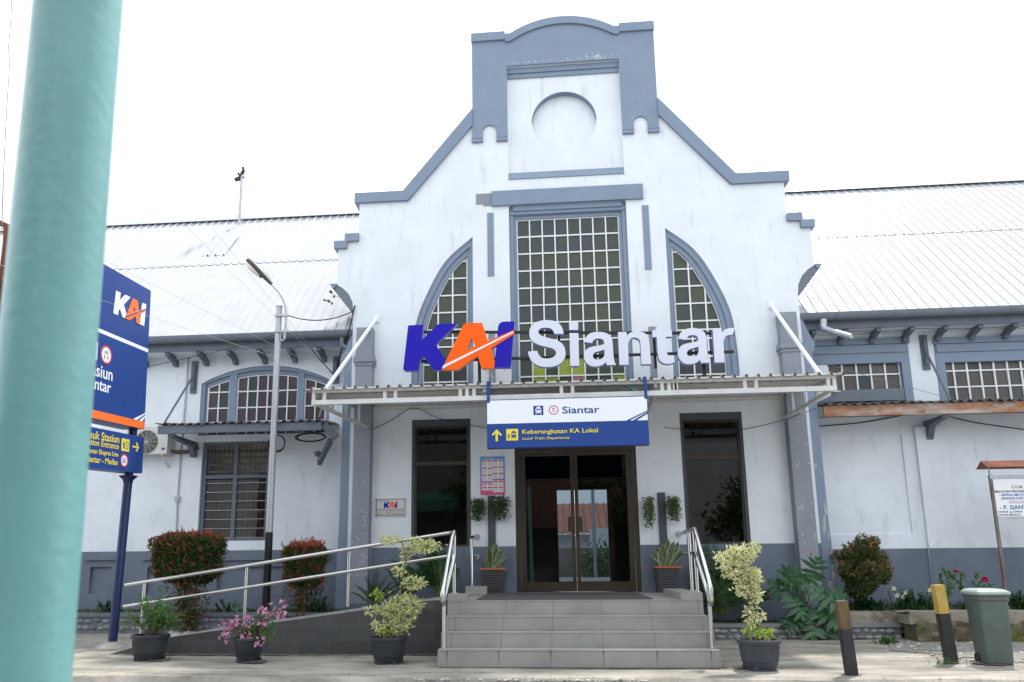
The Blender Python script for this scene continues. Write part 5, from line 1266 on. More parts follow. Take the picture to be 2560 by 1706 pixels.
rosebush('rose bush with a single deep red bloom against the slate dado', P3(1975, 1060, -.25), [P3(2090, 905, -.3), P3(1950, 860, -.2), P3(2150, 930, -.3), P3(1905, 900, -.3), P3(2050, 860, -.2)], [(P3(2097, 897, -.33), .043)], 61)
rosebush('tall leafy rose stem with tiny red bud behind yellow bollard', P3(1845, 1060, -.3), [P3(1825, 815, -.3), P3(1870, 840, -.25), P3(1800, 860, -.35), P3(1905, 845, -.3)], [(P3(1915, 842, -.33), .026)], 62)
# split-leaf philodendron
def phil(label, base, leaves, seed):
    rr = random.Random(seed); t = thing('philodendron', label, 'plant', base); st = MB(); lf = MB(); b = Vector(base)
    for tip, d, L in leaves:
        tip = Vector(tip); d = Vector(d).normalized(); m_ = b.lerp(tip, .55) + Vector((0, 0, .10)); st.tube([b, m_, tip], [.013, .010, .006], 6)
        nrm = Vector((rr.uniform(-.2, .2), -.75, .6)); nrm = (nrm - d * nrm.dot(d)).normalized(); r = d.cross(nrm)
        n = 6
        for s in (-1, 1):
            for i in range(n):
                f = i / (n - 1); o = tip + d * L * f * .92 - nrm * L * .10 * f * f; wl_ = L * .68 * math.sin(math.pi * (.20 + .72 * f)) ** .8 * rr.uniform(.72, 1.2)
                dirn = (r * s * 1.0 + d * (-.6 + 1.4 * f + rr.uniform(-.2, .2)) - nrm * rr.uniform(-.05, .4)).normalized(); sp_ = L * .085
                base0, base1 = o - d * sp_, o + d * sp_; e = o + dirn * wl_ - nrm * wl_ * .16
                w1 = o + dirn * wl_ * .55 + d * sp_ * 1.15; w0 = o + dirn * wl_ * .55 - d * sp_ * 1.15
                bb = len(lf.v); lf.v += [tuple(base0), tuple(base1), tuple(w1), tuple(e), tuple(w0)]
                lf.face((bb, bb + 1, bb + 2, bb + 4)); lf.face((bb + 4, bb + 2, bb + 3))
        bb = len(lf.v); lf.v += [tuple(tip + d * L * .90 - r * L * .03), tuple(tip + d * L * .90 + r * L * .03), tuple(tip + d * L * 1.08 - nrm * L * .15)]; lf.face((bb, bb + 1, bb + 2))
    st.build('stems', 'stemgreen', t); lf.build('leaves', 'leaf_phil', t)
pb = at('3R', 770, 1150, -.55)
Q = lambda x, y, Y=-.75: at('3R', x, y, Y)
phil('big glossy split leaf philodendron spilling over the pebble wall', at('3R', 900, 1170, -.5), [
    (Q(800, 960), (.15, -.3, .9), .34), (Q(760, 1000), (-.3, -.2, .5), .28), (Q(830, 1010), (.35, -.5, -.8), .36), (Q(960, 900), (.25, -.2, .8), .34), (Q(930, 920), (-.6, -.2, .5), .32),
    (Q(1000, 950), (.6, -.4, -.7), .40), (Q(1020, 1090), (.5, -.4, -.5), .40), (Q(960, 1110), (-.1, -.5, -.9), .42), (Q(1040, 1000), (.9, -.3, .1), .30), (Q(880, 1130), (-.6, -.4, -.6), .32), (Q(1060, 1130), (.3, -.4, -.9), .36), (Q(850, 900), (-.8, -.2, .6), .28)], 71)
# pots
def pot(parent, c, r, h, m='potdark', n=48):
    x, y, z = c
    mb = MB(); mb.lathe([(r * .68, .0), (r * .70, .035), (r * .74, h * .12), (r * .80, h * .24), (r * .815, h * .30), (r * .83, h * .31), (r * .90, h * .80), (r * .90, h * .86), (r * .99, h * .87), (r * 1.01, h * .97), (r * .98, h), (r * .90, h), (r * .86, h * .90), (r * .1, h * .90)], n, c)
    nn = 40
    for k in range(nn):   # vertical ribs
        a = 2 * math.pi * k / nn; p0 = Vector((x + r * .822 * math.cos(a), y + r * .822 * math.sin(a), z + h * .33)); p1 = Vector((x + r * .897 * math.cos(a), y + r * .897 * math.sin(a), z + h * .79)); mb.tube([p0, p1], r * .022, 4)
    for k in range(5):    # feet
        a = 2 * math.pi * (k + .3) / 5; p0 = Vector((x + r * .66 * math.cos(a), y + r * .66 * math.sin(a), z)); mb.box(p0.x - .03, p0.x + .03, p0.y - .03, p0.y + .03, z - .004, z + .05)
    mb.build('pot', m, parent, smooth=True)
    mb = MB(); mb.lathe([(r * .85, h * .905), (r * .4, h * .93), (.01, h * .935)], 20, c); mb.build('soil', 'soil', parent)
def pots_at(k, x, y): p = atz(k, x, y, .0); p.z = zground(p.x, p.y) - .002; return p
# 1: leafy green shrub
p1 = pots_at('3L', 972, 1425); r1 = .235; h1 = at('3L', 985, 1255, p1.y).z - p1.z
T1 = thing('potted_shrub', 'bushy green shrub in charcoal pot beside the blue sign post', 'potted plant', p1, 'potted plants on the apron')
pot(T1, p1, r1, h1); rr = random.Random(81); st = MB(); lf = MB()
for k in range(30):
    b = p1 + Vector((rr.uniform(-.06, .06), rr.uniform(-.06, .06), h1 * .92)); a = rr.uniform(0, 6.28); ex = rr.uniform(.12, .42)
    e = p1 + Vector((.06 + ex * math.cos(a), ex * math.sin(a) * .8, h1 + rr.uniform(.10, .62) * (1 - ex * .7))); m_ = b.lerp(e, .5) + Vector((0, 0, .06)); st.tube([b, m_, e], [.007, .005, .002], 5)
    for j in range(46):
        f = rr.uniform(.3, 1.05); p = (b.lerp(m_, f * 2) if f < .5 else m_.lerp(e, f * 2 - 1)) + rv(rr) * .035; lf.leaf(p, rv(rr) + (p - b) * .8, rv(rr) + UP, rr.uniform(.03, .055), rr.uniform(.016, .028))
st.build('stems', 'bark', T1); lf.build('foliage', 'leaf_mid', T1)
# 2: bougainvillea
p2 = pots_at('3L', 1620, 1432); h2 = at('3L', 1620, 1290, p2.y).z - p2.z + .03; r2 = .185
T2 = thing('potted_bougainvillea', 'pink bougainvillea in charcoal pot in front of the ramp', 'potted plant', p2, 'potted plants on the apron')
pot(T2, p2, r2, h2); rr = random.Random(82); st = MB(); lf = MB(); br = MB()
def L3(x, y, Y): return at('3L', x, y, Y)
tips = [(1470, 1270), (1450, 1200), (1500, 1190), (1560, 1210), (1600, 1260), (1650, 1290), (1690, 1260), (1680, 1210), (1620, 1170), (1540, 1160), (1720, 1100), (1840, 1070), (1840, 1125), (1770, 1090), (1760, 1150), (1720, 1170), (1700, 1300), (1640, 1300), (1480, 1230)]
for x, y in tips:
    yy = p2.y + rr.uniform(-.22, .10); e = L3(x, y, yy); b = p2 + Vector((rr.uniform(-.05, .05), rr.uniform(-.05, .05), h2 * .92)); m_ = b.lerp(e, .5) + Vector((0, 0, .08)); st.tube([b, m_, e], [.007, .005, .003], 5)
    for j in range(20):
        f = rr.uniform(.2, 1.0); p = (b.lerp(m_, f * 2) if f < .5 else m_.lerp(e, f * 2 - 1)) + rv(rr) * .03; lf.leaf(p, rv(rr), rv(rr) + UP, rr.uniform(.035, .06), rr.uniform(.02, .03))
    for j in range(rr.randint(6, 11)):
        c = e + rv(rr) * .055; ax = rv(rr); ax.y -= .5
        for q in range(3):
            a = q * 2.09 + rr.random(); u = ax.orthogonal().normalized(); v_ = ax.cross(u).normalized(); d = u * math.cos(a) + v_ * math.sin(a) + ax.normalized() * .6; br.leaf(c, d, ax, rr.uniform(.035, .05), rr.uniform(.03, .04), .2, .05)
for j in range(150):
    p = L3(rr.uniform(1640, 1790), rr.uniform(1180, 1300), p2.y + rr.uniform(-.15, .15)); lf.leaf(p, rv(rr), rv(rr) + UP, rr.uniform(.035, .06), rr.uniform(.02, .03))
st.build('stems', 'bark', T2); lf.build('foliage', 'leaf_mid', T2); br.build('bracts', 'bract', T2)
# 3 and 4: pale variegated trees with cushions
def padtree(label, base, r, h, stem, pads, low, seed, m, pm):
    t = thing('potted_variegated_tree', label, 'potted plant', base, 'potted plants on the apron'); pot(t, base, r, h, pm); rr = random.Random(seed)
    st = MB(); stem = [Vector(s) for s in stem]; st.tube([base + Vector((0, 0, h * .9))] + stem, [.016] + [.013 - .009 * i / len(stem) for i in range(len(stem))], 6); lf = MB()
    for c, rx_, rz_, n in pads:
        c = Vector(c); near = min(stem, key=lambda s: (s - c).length); st.tube([near, near.lerp(c, .5) + Vector((0, 0, .02)), c], [.007, .005, .003], 5)
        for j in range(int(n * .72)):
            u = rv(rr) * rr.uniform(.30, 1.0) ** .6 * (1.55 if rr.random() < .12 else 1.05); p = c + Vector((u.x * rx_, u.y * rx_ * .8, u.z * rz_)); lf.mi(0).leaf(p, u * .9 + rv(rr) * .8 + UP * .2, rv(rr) + UP * .8, rr.uniform(.036, .062), rr.uniform(.018, .028))
    for j in range(low[1]):
        u = rv(rr); p = base + Vector((u.x * low[0], u.y * low[0], h + .03 + abs(u.z) * .08)); lf.mi(1).leaf(p, rv(rr) + UP * .3, rv(rr) + UP, .07, .03)
    st.build('trunk', 'bark', t); lf.build('foliage', [m, 'leaf_lime'], t); return t
p3 = pots_at('6', 447, 1445); h3 = at('6', 447, 1270, p3.y).z - p3.z; y3 = p3.y
A6 = lambda x, y, dy=0: at('6', x, y, y3 + dy)
px6 = lambda w_: .95 * w_ * .38265 * 9.2 / 1867
pads = [((460, 640), 75, 22, 150), ((590, 650), 45, 20, 60), ((690, 680), 90, 38, 300), ((590, 710), 60, 30, 130), ((555, 770), 20, 30, 40), ((515, 845), 48, 22, 90), ((600, 920), 75, 38, 260), ((660, 930), 32, 18, 40), ((560, 1060), 105, 62, 620), ((470, 1110), 70, 40, 240), ((350, 1100), 55, 25, 110), ((580, 1130), 60, 45, 200), ((400, 1200), 70, 26, 160), ((520, 1190), 65, 40, 210), ((460, 1240), 80, 28, 160), ((390, 1010), 40, 35, 0)]
T3 = padtree('yellow green variegated tree in charcoal pot left of the steps', p3, .225, h3, [A6(450, 1180), A6(500, 1080), A6(530, 950), A6(548, 850), A6(565, 760), A6(550, 700), A6(530, 650)], [(A6(x, y, rnd.uniform(-.06, .06)), px6(a), px6(b), n) for (x, y), a, b, n in pads if n], (.12, 40), 83, 'leaf_yel', 'potdark')
lf = MB(); rr = random.Random(9)
for j in range(60): lf.leaf(A6(385 + rr.gauss(0, 22), 1005 + rr.gauss(0, 24), rr.uniform(-.05, .05)), rv(rr), rv(rr) + UP, .055, .028)
lf.build('young_shoot', 'leaf_lime', T3)
p4 = pots_at('3R', 632, 1488); h4 = at('3R', 632, 1285, p4.y).z - p4.z; y4 = p4.y
A3 = lambda x, y, dy=0: at('3R', x, y, y4 + dy); px3 = lambda w_: .85 * w_ * .38265 * 8.9 / 1867
pads = [((590, 685), 32, 20, 90), ((490, 720), 75, 40, 330), ((400, 755), 55, 38, 220), ((440, 820), 70, 40, 300), ((510, 780), 45, 40, 190), ((560, 730), 40, 28, 130), ((440, 870), 40, 22, 90), ((560, 860), 62, 42, 330), ((590, 900), 45, 50, 230), ((520, 910), 55, 30, 190), ((580, 970), 50, 40, 220), ((500, 970), 42, 26, 110), ((590, 1065), 25, 24, 50), ((555, 1095), 25, 18, 40), ((640, 1140), 26, 20, 50), ((560, 1135), 28, 16, 50), ((570, 1180), 40, 22, 90), ((600, 1020), 30, 22, 70)]
T4 = padtree('tall pale cream variegated tree leaning in grey pot right of steps', p4, .235, h4, [A3(612, 1210), A3(590, 1130), A3(562, 1050), A3(540, 980), A3(530, 900), A3(500, 820), A3(520, 740), A3(560, 700)], [(A3(x, y, rnd.uniform(-.06, .06)), px3(a), px3(b), int(n * .78)) for (x, y), a, b, n in pads], (.16, 110), 84, 'leaf_cream', 'potgrey')
# square ribbed pots with snake plants
def snakepot(label, cx, cy, zb, w0, w1, h, seed):
    t = thing('snake_plant', label, 'potted plant', (cx, cy, zb), 'snake plants flanking the door'); mb = MB(); n = 9
    for i in range(n):
        f = i / n; a = w0 + (w1 - w0) * f; z0 = zb + h * f * .93; z1 = zb + h * (i + .72) / n * .93
        mb.prism(rrect(cx - a, cx + a, cy - a, cy + a, .03, 3), 'z', z0, z1); mb.mi(1); a2 = a - .016; mb.prism(rrect(cx - a2, cx + a2, cy - a2, cy + a2, .03, 3), 'z', z1, zb + h * (i + 1) / n * .93); mb.mi(0)  # grooves coloured blacker than ribs: groove shade painted in for contrast
    mb.build('pot', ['potblack', 'black'], t)
    a = w1 + .02; mb = MB(); mb.prism(rrect(cx - a, cx + a, cy - a, cy + a, .02, 3), 'z', zb + h * .931, zb + h); mb.build('rim', 'terracotta', t)
    rr = random.Random(seed); lf = MB()
    for k in range(13):
        an = rr.uniform(0, 6.28); e = rr.uniform(.55, 1.5); d = Vector((math.cos(an) * math.cos(e), math.sin(an) * math.cos(e) * .7, math.sin(e))); L = rr.uniform(.26, .46); b = Vector((cx + rr.uniform(-.08, .08), cy + rr.uniform(-.08, .05), zb + h))
        r = d.cross(Vector((rr.uniform(-.4, .4), 1, 0))).normalized(); nr = r.cross(d); sec = []
        for i in range(7):
            f = i / 6; wd = .050 * (.55 + 1.1 * f) * (1 - f ** 4) + .001; c = b + d * L * f + Vector((0, 0, -.10 * f * f * L * math.cos(e))); sec.append((c, wd))
        for i in range(6):
            (c0, w0_), (c1, w1_) = sec[i], sec[i + 1]
            for u0, u1, mi in ((-1, -.84, 1), (-.84, 0, 0), (0, .84, 0), (.84, 1, 1)):
                g = lambda c, w_, u: tuple(c + r * w_ * u + nr * abs(u) * w_ * .35)
                lf.mi(mi); bb = len(lf.v); lf.v += [g(c0, w0_, u0), g(c0, w0_, u1), g(c1, w1_, u1), g(c1, w1_, u0)]; lf.face((bb, bb + 1, bb + 2, bb + 3))
    lf.build('leaves', ['snake', 'snakey'], t)
q = at('6', 1135, 990, -.32); q2 = at('6', 1135, 822, -.32); snakepot('snake plant in black ribbed square pot left of the door', q.x, -.32, .711, .165, .19, q2.z - .711, 91)
q = at('6', 2272, 985, -.32); q2 = at('6', 2272, 810, -.32); snakepot('snake plant in black ribbed square pot right of the door', q.x, -.32, .711, .165, .19, q2.z - .711, 92)
# hanging wall planters
def wallpot(label, k, x0, x1, y0, y1, seed, m, dens, trail):
    a, b = at(k, x0, y0, -.10), at(k, x1, y1, -.10); cx, w_ = (a.x + b.x) / 2, b.x - a.x; t = thing('wall_planter', label, 'wall planter', (cx, -.06, a.z), 'hanging wall planters by the door'); rr = random.Random(seed)
    mb = MB(); zt = a.z - .03; mb.prism([(cx - w_ * .30, zt), (cx + w_ * .30, zt), (cx + w_ * .22, zt - .16), (cx - w_ * .22, zt - .16)], 'y', -.15, -.002); mb.build('pot', 'plastic', t)
    lf = MB()
    for i in range(dens):
        u = rr.random() ** .75; x = cx + rr.gauss(0, .36) * w_ * .62 * (1 - .25 * u); x = max(a.x, min(b.x, x)); z = a.z - u * (a.z - b.z) * (1 if rr.random() < .4 else rr.uniform(.5, .85)) + .01
        lf.leaf((x, -.16 + rr.gauss(0, .045), z), rv(rr) + Vector((0, -.5, -.4)), rv(rr) + Vector((0, -1, .5)), rr.uniform(.03, .05), rr.uniform(.018, .028))
    for i in range(trail):
        x = rr.uniform(a.x + .02, b.x - .02); z = a.z - .1; pts = []
        ln = rr.uniform(.6, 1) * (a.z - b.z)
        for j in range(12):
            zz2 = a.z - ln * j / 11; lf.leaf((x + rr.gauss(0, .012), -.18, zz2), rv(rr) + Vector((0, 0, -.5)), (0, -1, .3), .04, .022)
    lf.build('foliage', m, t); return t
wallpot('round leafed wall planter between side window and door strip, left of door', '6', 975, 1092, 375, 515, 101, 'leaf_hangd', 620, 8)
wallpot('fullest trailing wall planter with white pot showing, below the poster', '6', 1112, 1250, 360, 505, 102, 'leaf_hangd', 720, 8)
wallpot('narrow trailing pale leafed wall planter right of the door', '6', 2103, 2190, 365, 560, 103, 'leaf_hang', 340, 12)
wallpot('shaggy wall planter beside the right side window', '6', 2255, 2360, 362, 515, 104, 'leaf_hang', 520, 12)
mb = MB(); p = at('6', 1205, 510, -.12); mb.prism([(p.x - .07, p.z - .01), (p.x + .06, p.z + .02), (p.x + .04, p.z + .08), (p.x - .06, p.z + .06)], 'y', -.16, -.01); tag(mb.build('flower_bracket', 'plastic'), 'small white holder poking out below the fullest wall planter', 'holder')

# ================================================================== teal pole in the foreground
YP = -11.6
a_, b_ = at('1L', 245, 0, YP), at('1L', 795, 0, YP); p0_ = (a_ + b_) / 2; rad_ = (b_.x - a_.x) / 2
e_ = at('3L', 455, 1568, YP); p1_ = Vector((e_.x - rad_, YP, e_.z)); rad_ *= .895; dz_ = (p0_.x - p1_.x) / (p0_.z - p1_.z)
fx = lambda z: p1_.x + dz_ * (z - p1_.z)
TP = MB(); TP.tube([(fx(z), YP, z) for z in (-.08, 1.0, 2.0, 3.6)], rad_ * .98, 40)
tag(TP.build('teal_pole', 'teal', smooth=True, loc=(-1.05, -11.6, 0)), 'thick teal painted metal post standing close to the viewer', 'pole')

# ================================================================== station pole sign
XS = -6.7
PS = thing('pole_sign', 'tall blue and orange station sign on a navy post', 'sign', (-6.7, -1.95, 0))
pole_p = atz('3L', 728, 1365, .03); top_p = atx('2L', 862, 1240, XS)
mb = MB(); mb.tube([(XS, -1.95, -.05), (XS, -1.88, 2.50), (XS, -1.86, 3.3), (XS, -1.86, 5.3)], .062, 20); mb.lathe([(.062, 0), (.075, .06), (.13, .11), (.13, .12)], 20, (XS, -1.885, 2.39))
mb.build('post', 'poleblue', PS, smooth=True)
mb = MB(); mb.lathe([(.24, 0), (.17, .05), (.07, .085)], 20, (XS, -1.95, zground(XS, -1.95) - .01)); mb.build('footing', 'cement', PS, smooth=True)
PIV = Vector((XS, -1.56, 3.3)); ANG = R(3.2)
# local board frame: x to the right (towards +Y), z up, front face looks towards +X
PB = Matrix.Translation(PIV) @ Matrix.Rotation(ANG, 4, 'X') @ Matrix.Rotation(R(90), 4, 'Z')
PBi = PB.inverted()
XF = XS + .17
def PL(k, x, y):
    p = PBi @ atx(k, x, y, XF); return (p.x, p.z)
fe = [PL('2L', x, y) for x, y in ((998, 340), (942, 1238), (937, 1290), (922, 1525))]
xr = sum(f[0] for f in fe) / 4; Wd = 1.9
zt0 = fe[0][1]; zo0 = fe[1][1]; zl1, zl0 = fe[2][1], fe[3][1]
fy = PBi @ Vector((XF, -1.56, 3.3)); FY = fy.y     # local y of the front plane
def PT(dy): return PB @ Matrix.Translation((0, FY - dy, 0))
def pbox(name, x0, x1, z0, z1, m, d0=0, d1=.34):
    mb = MB(); mb.box(x0, x1, FY + d0, FY + d1, z0, z1); o = mb.build(name, m, None); o.data.transform(PB); attach(o, PS); return o
pbox('main_board', xr - Wd, xr, zo0, zt0, 'signblue'); pbox('lower_board', xr - Wd, xr, zl0, zl1, 'signblue', 0, .30)
def pflat(loops, m, dy=.001, name='marking'):
    o = plate(name, loops, -.001, .001, m, None); o.data.transform(PT(dy)); attach(o, PS); return o
z1, z0 = PL('2L', 975, 717)[1], PL('2L', 975, 740)[1]; pflat([rect(xr - Wd, xr - .002, z0, z1)], 'signwhite', name='white_stripe')
z1 = PL('2L', 942, 1190)[1]; pflat([rect(xr - Wd, xr - .001, zo0 + .001, z1)], 'orange2', name='orange_stripe')
pbox('white_plate', xr - Wd + .4, PL('2L', 672, 1210)[0], zl1 + .003, zl1 + .05, 'signwhite', .02, .2)
a = PL('2L', 738, 500); b = PL('2L', 948, 560)
logo(PS, a[0], PL('2L', 935, 572)[1], b[0] - a[0], PT(.0015) , 'signwhite', 'orange2', 'signblue')
c = PL('2L', 694, 752); r_ = abs(PL('2L', 731, 752)[0] - PL('2L', 657, 752)[0]) / 2
pflat([circ(c[0], c[1], r_)], 'signwhite', .0015, 'line_badge'); pflat([circ(c[0], c[1], r_), circ(c[0], c[1], r_ * .82)], 'red', .003, 'line_badge')
text('lettering', 'SE', (c[0] - r_ * .34, c[0] + r_ * .34, c[1] + r_ * .1, c[1] + r_ * .42), 'ink', PS, PT(.003)); text('lettering', '11', (c[0] - r_ * .34, c[0] + r_ * .34, c[1] - r_ * .46, c[1] - r_ * .06), 'ink', PS, PT(.003))
e = PL('2L', 733, 925); h = PL('2L', 733, 855); text('lettering', 'Stasiun', (e[0] - 1, e[0], e[1], h[1] + .03), 'signwhite', PS, PT(.002), bold=.012, align='right')
e = PL('2L', 722, 1006); h = PL('2L', 722, 942); text('lettering', 'Siantar', (e[0] - 1, e[0], e[1], h[1] + .03), 'signwhite', PS, PT(.002), bold=.012, align='right')
e = PL('2L', 632, 785); h = PL('2L', 640, 670); pflat([rect(e[0] - .22, h[0], e[1], h[1])], 'signwhite', .0015, 'icon_panel')
pflat([[PL('2L', 858, 1176), PL('2L', 890, 1180), PL('2L', 947, 1140), PL('2L', 949, 1131)]], 'signwhite'); pflat([[PL('2L', 905, 1183), PL('2L', 930, 1186), PL('2L', 946, 1160), PL('2L', 948, 1148)]], 'signwhite')
def ptext(s, xr_, yb_, yt_, it=0, b=.01, m='signyel'):
    e = PL('2L', xr_, yb_); h = PL('2L', xr_, yt_); text('lettering', s, (e[0] - 2, e[0], e[1], h[1]), m, PS, PT(.002), bold=b, italic=it, align='right')
ptext('Pintu Masuk Stasiun', 777, 1330, 1278, 0, .012); ptext('Station Entrance', 774, 1370, 1330, .2, .01); ptext('Siantar Ekspres Line', 771, 1428, 1388, 0, .012); ptext('Siantar - Medan', 767, 1474, 1435, 0, .012)
a, b = PL('2L', 791, 1378), PL('2L', 846, 1306); pflat([rect(a[0], b[0], a[1], b[1])], 'signyel', .0015, 'icon')
o0, o1 = PL('2L', 800, 1362), PL('2L', 817, 1316); person_icon(PS, o0[0], o1[0], o0[1], o1[1], 'signblue', 0, PT(.003))
a, b = PL('2L', 822, 1368), PL('2L', 838, 1318); pflat([rrect(a[0], b[0], a[1], b[1], .012), rrect(a[0] + .01, b[0] - .01, a[1] + .01, b[1] - .01, .008)], 'signblue', .003, 'icon')
a = PL('2L', 866, 1350); b = PL('2L', 908, 1352); hh_ = .055; m_ = .014
pflat([[(a[0], a[1] - m_), (b[0] - .05, a[1] - m_), (b[0] - .09, a[1] - hh_), (b[0] - .06, a[1] - hh_ - .02), (b[0], a[1]), (b[0] - .06, a[1] + hh_ + .02), (b[0] - .09, a[1] + hh_), (b[0] - .05, a[1] + m_), (a[0], a[1] + m_)]], 'signyel', .0015, 'arrow')
c = PL('2L', 811, 1442); r_ = abs(PL('2L', 836, 1442)[0] - PL('2L', 787, 1442)[0]) / 2
pflat([circ(c[0], c[1], r_)], 'signwhite', .0015, 'line_badge'); pflat([circ(c[0], c[1], r_), circ(c[0], c[1], r_ * .80)], 'red', .003, 'line_badge'); text('lettering', 'SE', (c[0] - r_ * .5, c[0] + r_ * .5, c[1] - r_ * .32, c[1] + r_ * .32), 'ink', PS, PT(.003))

# ================================================================== street lamp
yl = -.35; lb_ = at('3L', 1728, 1110, yl); ltp = at('2L', 1832, 440, yl); jn = at('3L', 1752, 588, yl)
LM = thing('street_lamp', 'grey street lamp with black lower shaft in front of the louvre window', 'street lamp', lb_)
lx = (lb_.x + ltp.x) / 2
mb = MB(); mb.tube([(lx, yl, jn.z), (lx, yl, ltp.z)], [.060, .052], 20); mb.tube([(lx, yl, ltp.z), (lx, yl, ltp.z + .02)], .058, 16); mb.build('shaft', 'lampgrey', LM, smooth=True)
mb = MB(); mb.tube([(lx, yl, lb_.z - .3), (lx, yl, jn.z - .001)], [.064, .061], 20); mb.build('lower_shaft', 'black', LM, smooth=True)
A2 = lambda x, y: at('2L', x, y, yl - .05)
arm = spline([tuple(A2(1858, 650)), tuple(A2(1866, 560)), tuple(A2(1868, 480)), tuple(A2(1858, 410)), tuple(A2(1828, 350)), tuple(A2(1795, 310)), tuple(A2(1765, 285))], 4)
mb = MB(); mb.tube(arm, .022, 10); mb.build('arm', 'lampgrey', LM, smooth=True)
mb = MB()
for y in (495, 598):
    a, b = A2(1798, y), A2(1884, y); mb.beam(a, b, .05, .035)
mb.tube([A2(1848, 600), A2(1835, 620), A2(1834, 650), A2(1850, 662), A2(1862, 650)], .007, 6); mb.build('clamp', 'lampgrey', LM)
h0, h1_ = A2(1772, 292), A2(1622, 142); d = (h1_ - h0).normalized(); sd = Vector((0, 1, 0)); nr = d.cross(sd).normalized()
if nr.z < 0: nr = -nr
def ell(mb, p0, p1, w0, w1, t0, t1, up, n=12, k=9):
    b = len(mb.v)
    for i in range(k):
        f = i / (k - 1); c = p0.lerp(p1, f); s_ = math.sin(math.pi * (.12 + .76 * f)) ** .5; wd = (w0 + (w1 - w0) * f) * s_; th = (t0 + (t1 - t0) * f) * s_
        for j in range(n): a = math.pi * j / (n - 1); mb.v.append(tuple(c + sd * wd * math.cos(a) + up * th * math.sin(a)))
    for i in range(k - 1):
        for j in range(n - 1): mb.face((b + i * n + j, b + i * n + j + 1, b + (i + 1) * n + j + 1, b + (i + 1) * n + j))
        mb.face((b + i * n, b + (i + 1) * n, b + (i + 1) * n + n - 1, b + i * n + n - 1))
mb = MB(); ell(mb, h0, h1_, .09, .15, .065, .105, nr); ell(mb, h0, h1_, .09, .15, .025, .04, -nr); mb.build('head', 'lampblack', LM, smooth=True)
mb = MB(); ell(mb, h0.lerp(h1_, .40) - nr * .02, h1_ - d * .02 - nr * .02, .10, .12, .06, .085, -nr); mb.build('lens', 'lens', LM, smooth=True)

# ================================================================== AC unit, plaque, poster
a, b = at('2L', 885, 1228, .42), at('2L', 1100, 1400, .42)
AC = thing('air_conditioner', 'ivory outdoor air conditioner unit on wall brackets behind the pole sign', 'air conditioner', (b.x - .4, .5, b.z))
x0, x1 = b.x - .80, b.x
mb = MB(); mb.box(x0, x1, .36, .62, b.z, a.z); mb.build('casing', 'plastic', AC)
c = at('2L', 955, 1320, .35); rc = (a.z - b.z) * .43
mb = MB(); mb.tube([(c.x, .352, c.z), (c.x, .359, c.z)], rc, 32); mb.build('fan_recess', 'black', AC)
mb = MB()
for k in range(1, 7): mb.tube([(c.x + rc * k / 6.3 * math.cos(t), .349, c.z + rc * k / 6.3 * math.sin(t)) for t in [i * math.pi / 14 for i in range(29)]], .0035, 4)
for k in range(12): t = k * math.pi / 6; mb.tube([(c.x, .349, c.z), (c.x + rc * math.cos(t), .349, c.z + rc * math.sin(t))], .0035, 4)
mb.build('fan_grille', 'plastic', AC)
mb = MB()
for x in (x0 + .12, x1 - .1): mb.beam((x, .36, b.z - .012), (x, YW, b.z - .012), .04, .02); mb.beam((x, .42, b.z - .02), (x, YW, b.z - .22), .03, .02)
mb.build('wall_bracket', 'plastic', AC)
mb = MB(); p = at('2L', 1065, 1365, .357); mb.box(p.x - .03, p.x + .03, .355, .3595, p.z - .02, p.z + .02); mb.build('label_plate', 'inkblue', AC)
mb = MB(); mb.tube([at('2L', 1105, 1375, .5), at('2L', 1150, 1388, .55), at('2L', 1220, 1385, .58), at('2L', 1295, 1352, .64)], [.02, .035, .04, .05], 8); tag(mb.build('pipe_insulation', 'bark'), 'wrapped brown pipe lagging running from air conditioner into wall', 'pipe')
a, b = at('6', 365, 368, 0), at('6', 560, 485, 0)
PQ = thing('asset_plaque', 'small clear framed railway asset plaque on the white wall left of window', 'plaque', ((a.x + b.x) / 2, 0, b.z))
mb = MB(); mb.box(a.x, b.x, -.022, -.008, b.z, a.z); mb.build('board', 'plastic', PQ)
w_, h_ = b.x - a.x, a.z - b.z; X = lambda u: a.x + u * w_; Z = lambda v: b.z + v * h_
yq = -.0225
flat('border', [rrect(X(.025), X(.975), Z(.05), Z(.95), .03), rrect(X(.04), X(.96), Z(.075), Z(.925), .026)], yq, .001, 'ink', PQ)
flat('border', [rect(X(.03), X(.97), Z(.335), Z(.352))], yq, .001, 'ink', PQ); flat('border', [rect(X(.49), X(.50), Z(.07), Z(.335))], yq, .001, 'ink', PQ)
Tq = Matrix.Translation((0, yq - .001, 0))
text('lettering', 'PENJAGAAN ASET', (X(.09), X(.50), Z(.81), Z(.87)), 'ink', PQ, Tq, bold=.012); text('lettering', 'PT KERETA API INDONESIA (PERSERO)', (X(.05), X(.95), Z(.37), Z(.43)), 'ink', PQ, Tq, bold=.012)
logo(PQ, X(.27), Z(.46), w_ * .46, Matrix.Translation((0, yq, 0)), 'kblue', 'orange', 'signwhite')
text('lettering', 'TANAH', (X(.06), X(.20), Z(.22), Z(.27)), 'ink', PQ, Tq, bold=.008); text('lettering', 'BANGUNAN', (X(.06), X(.27), Z(.11), Z(.16)), 'ink', PQ, Tq, bold=.008)
text('lettering', '437 M2', (X(.35), X(.47), Z(.22), Z(.27)), 'ink', PQ, Tq, bold=.008); text('lettering', '400 M2', (X(.35), X(.47), Z(.11), Z(.16)), 'ink', PQ, Tq, bold=.008)
text('lettering', 'NOMOR PENTAL ASET', (X(.52), X(.95), Z(.22), Z(.27)), 'ink', PQ, Tq, bold=.008); text('lettering', '10.03.00056', (X(.55), X(.91), Z(.10), Z(.17)), 'ink', PQ, Tq, bold=.012)
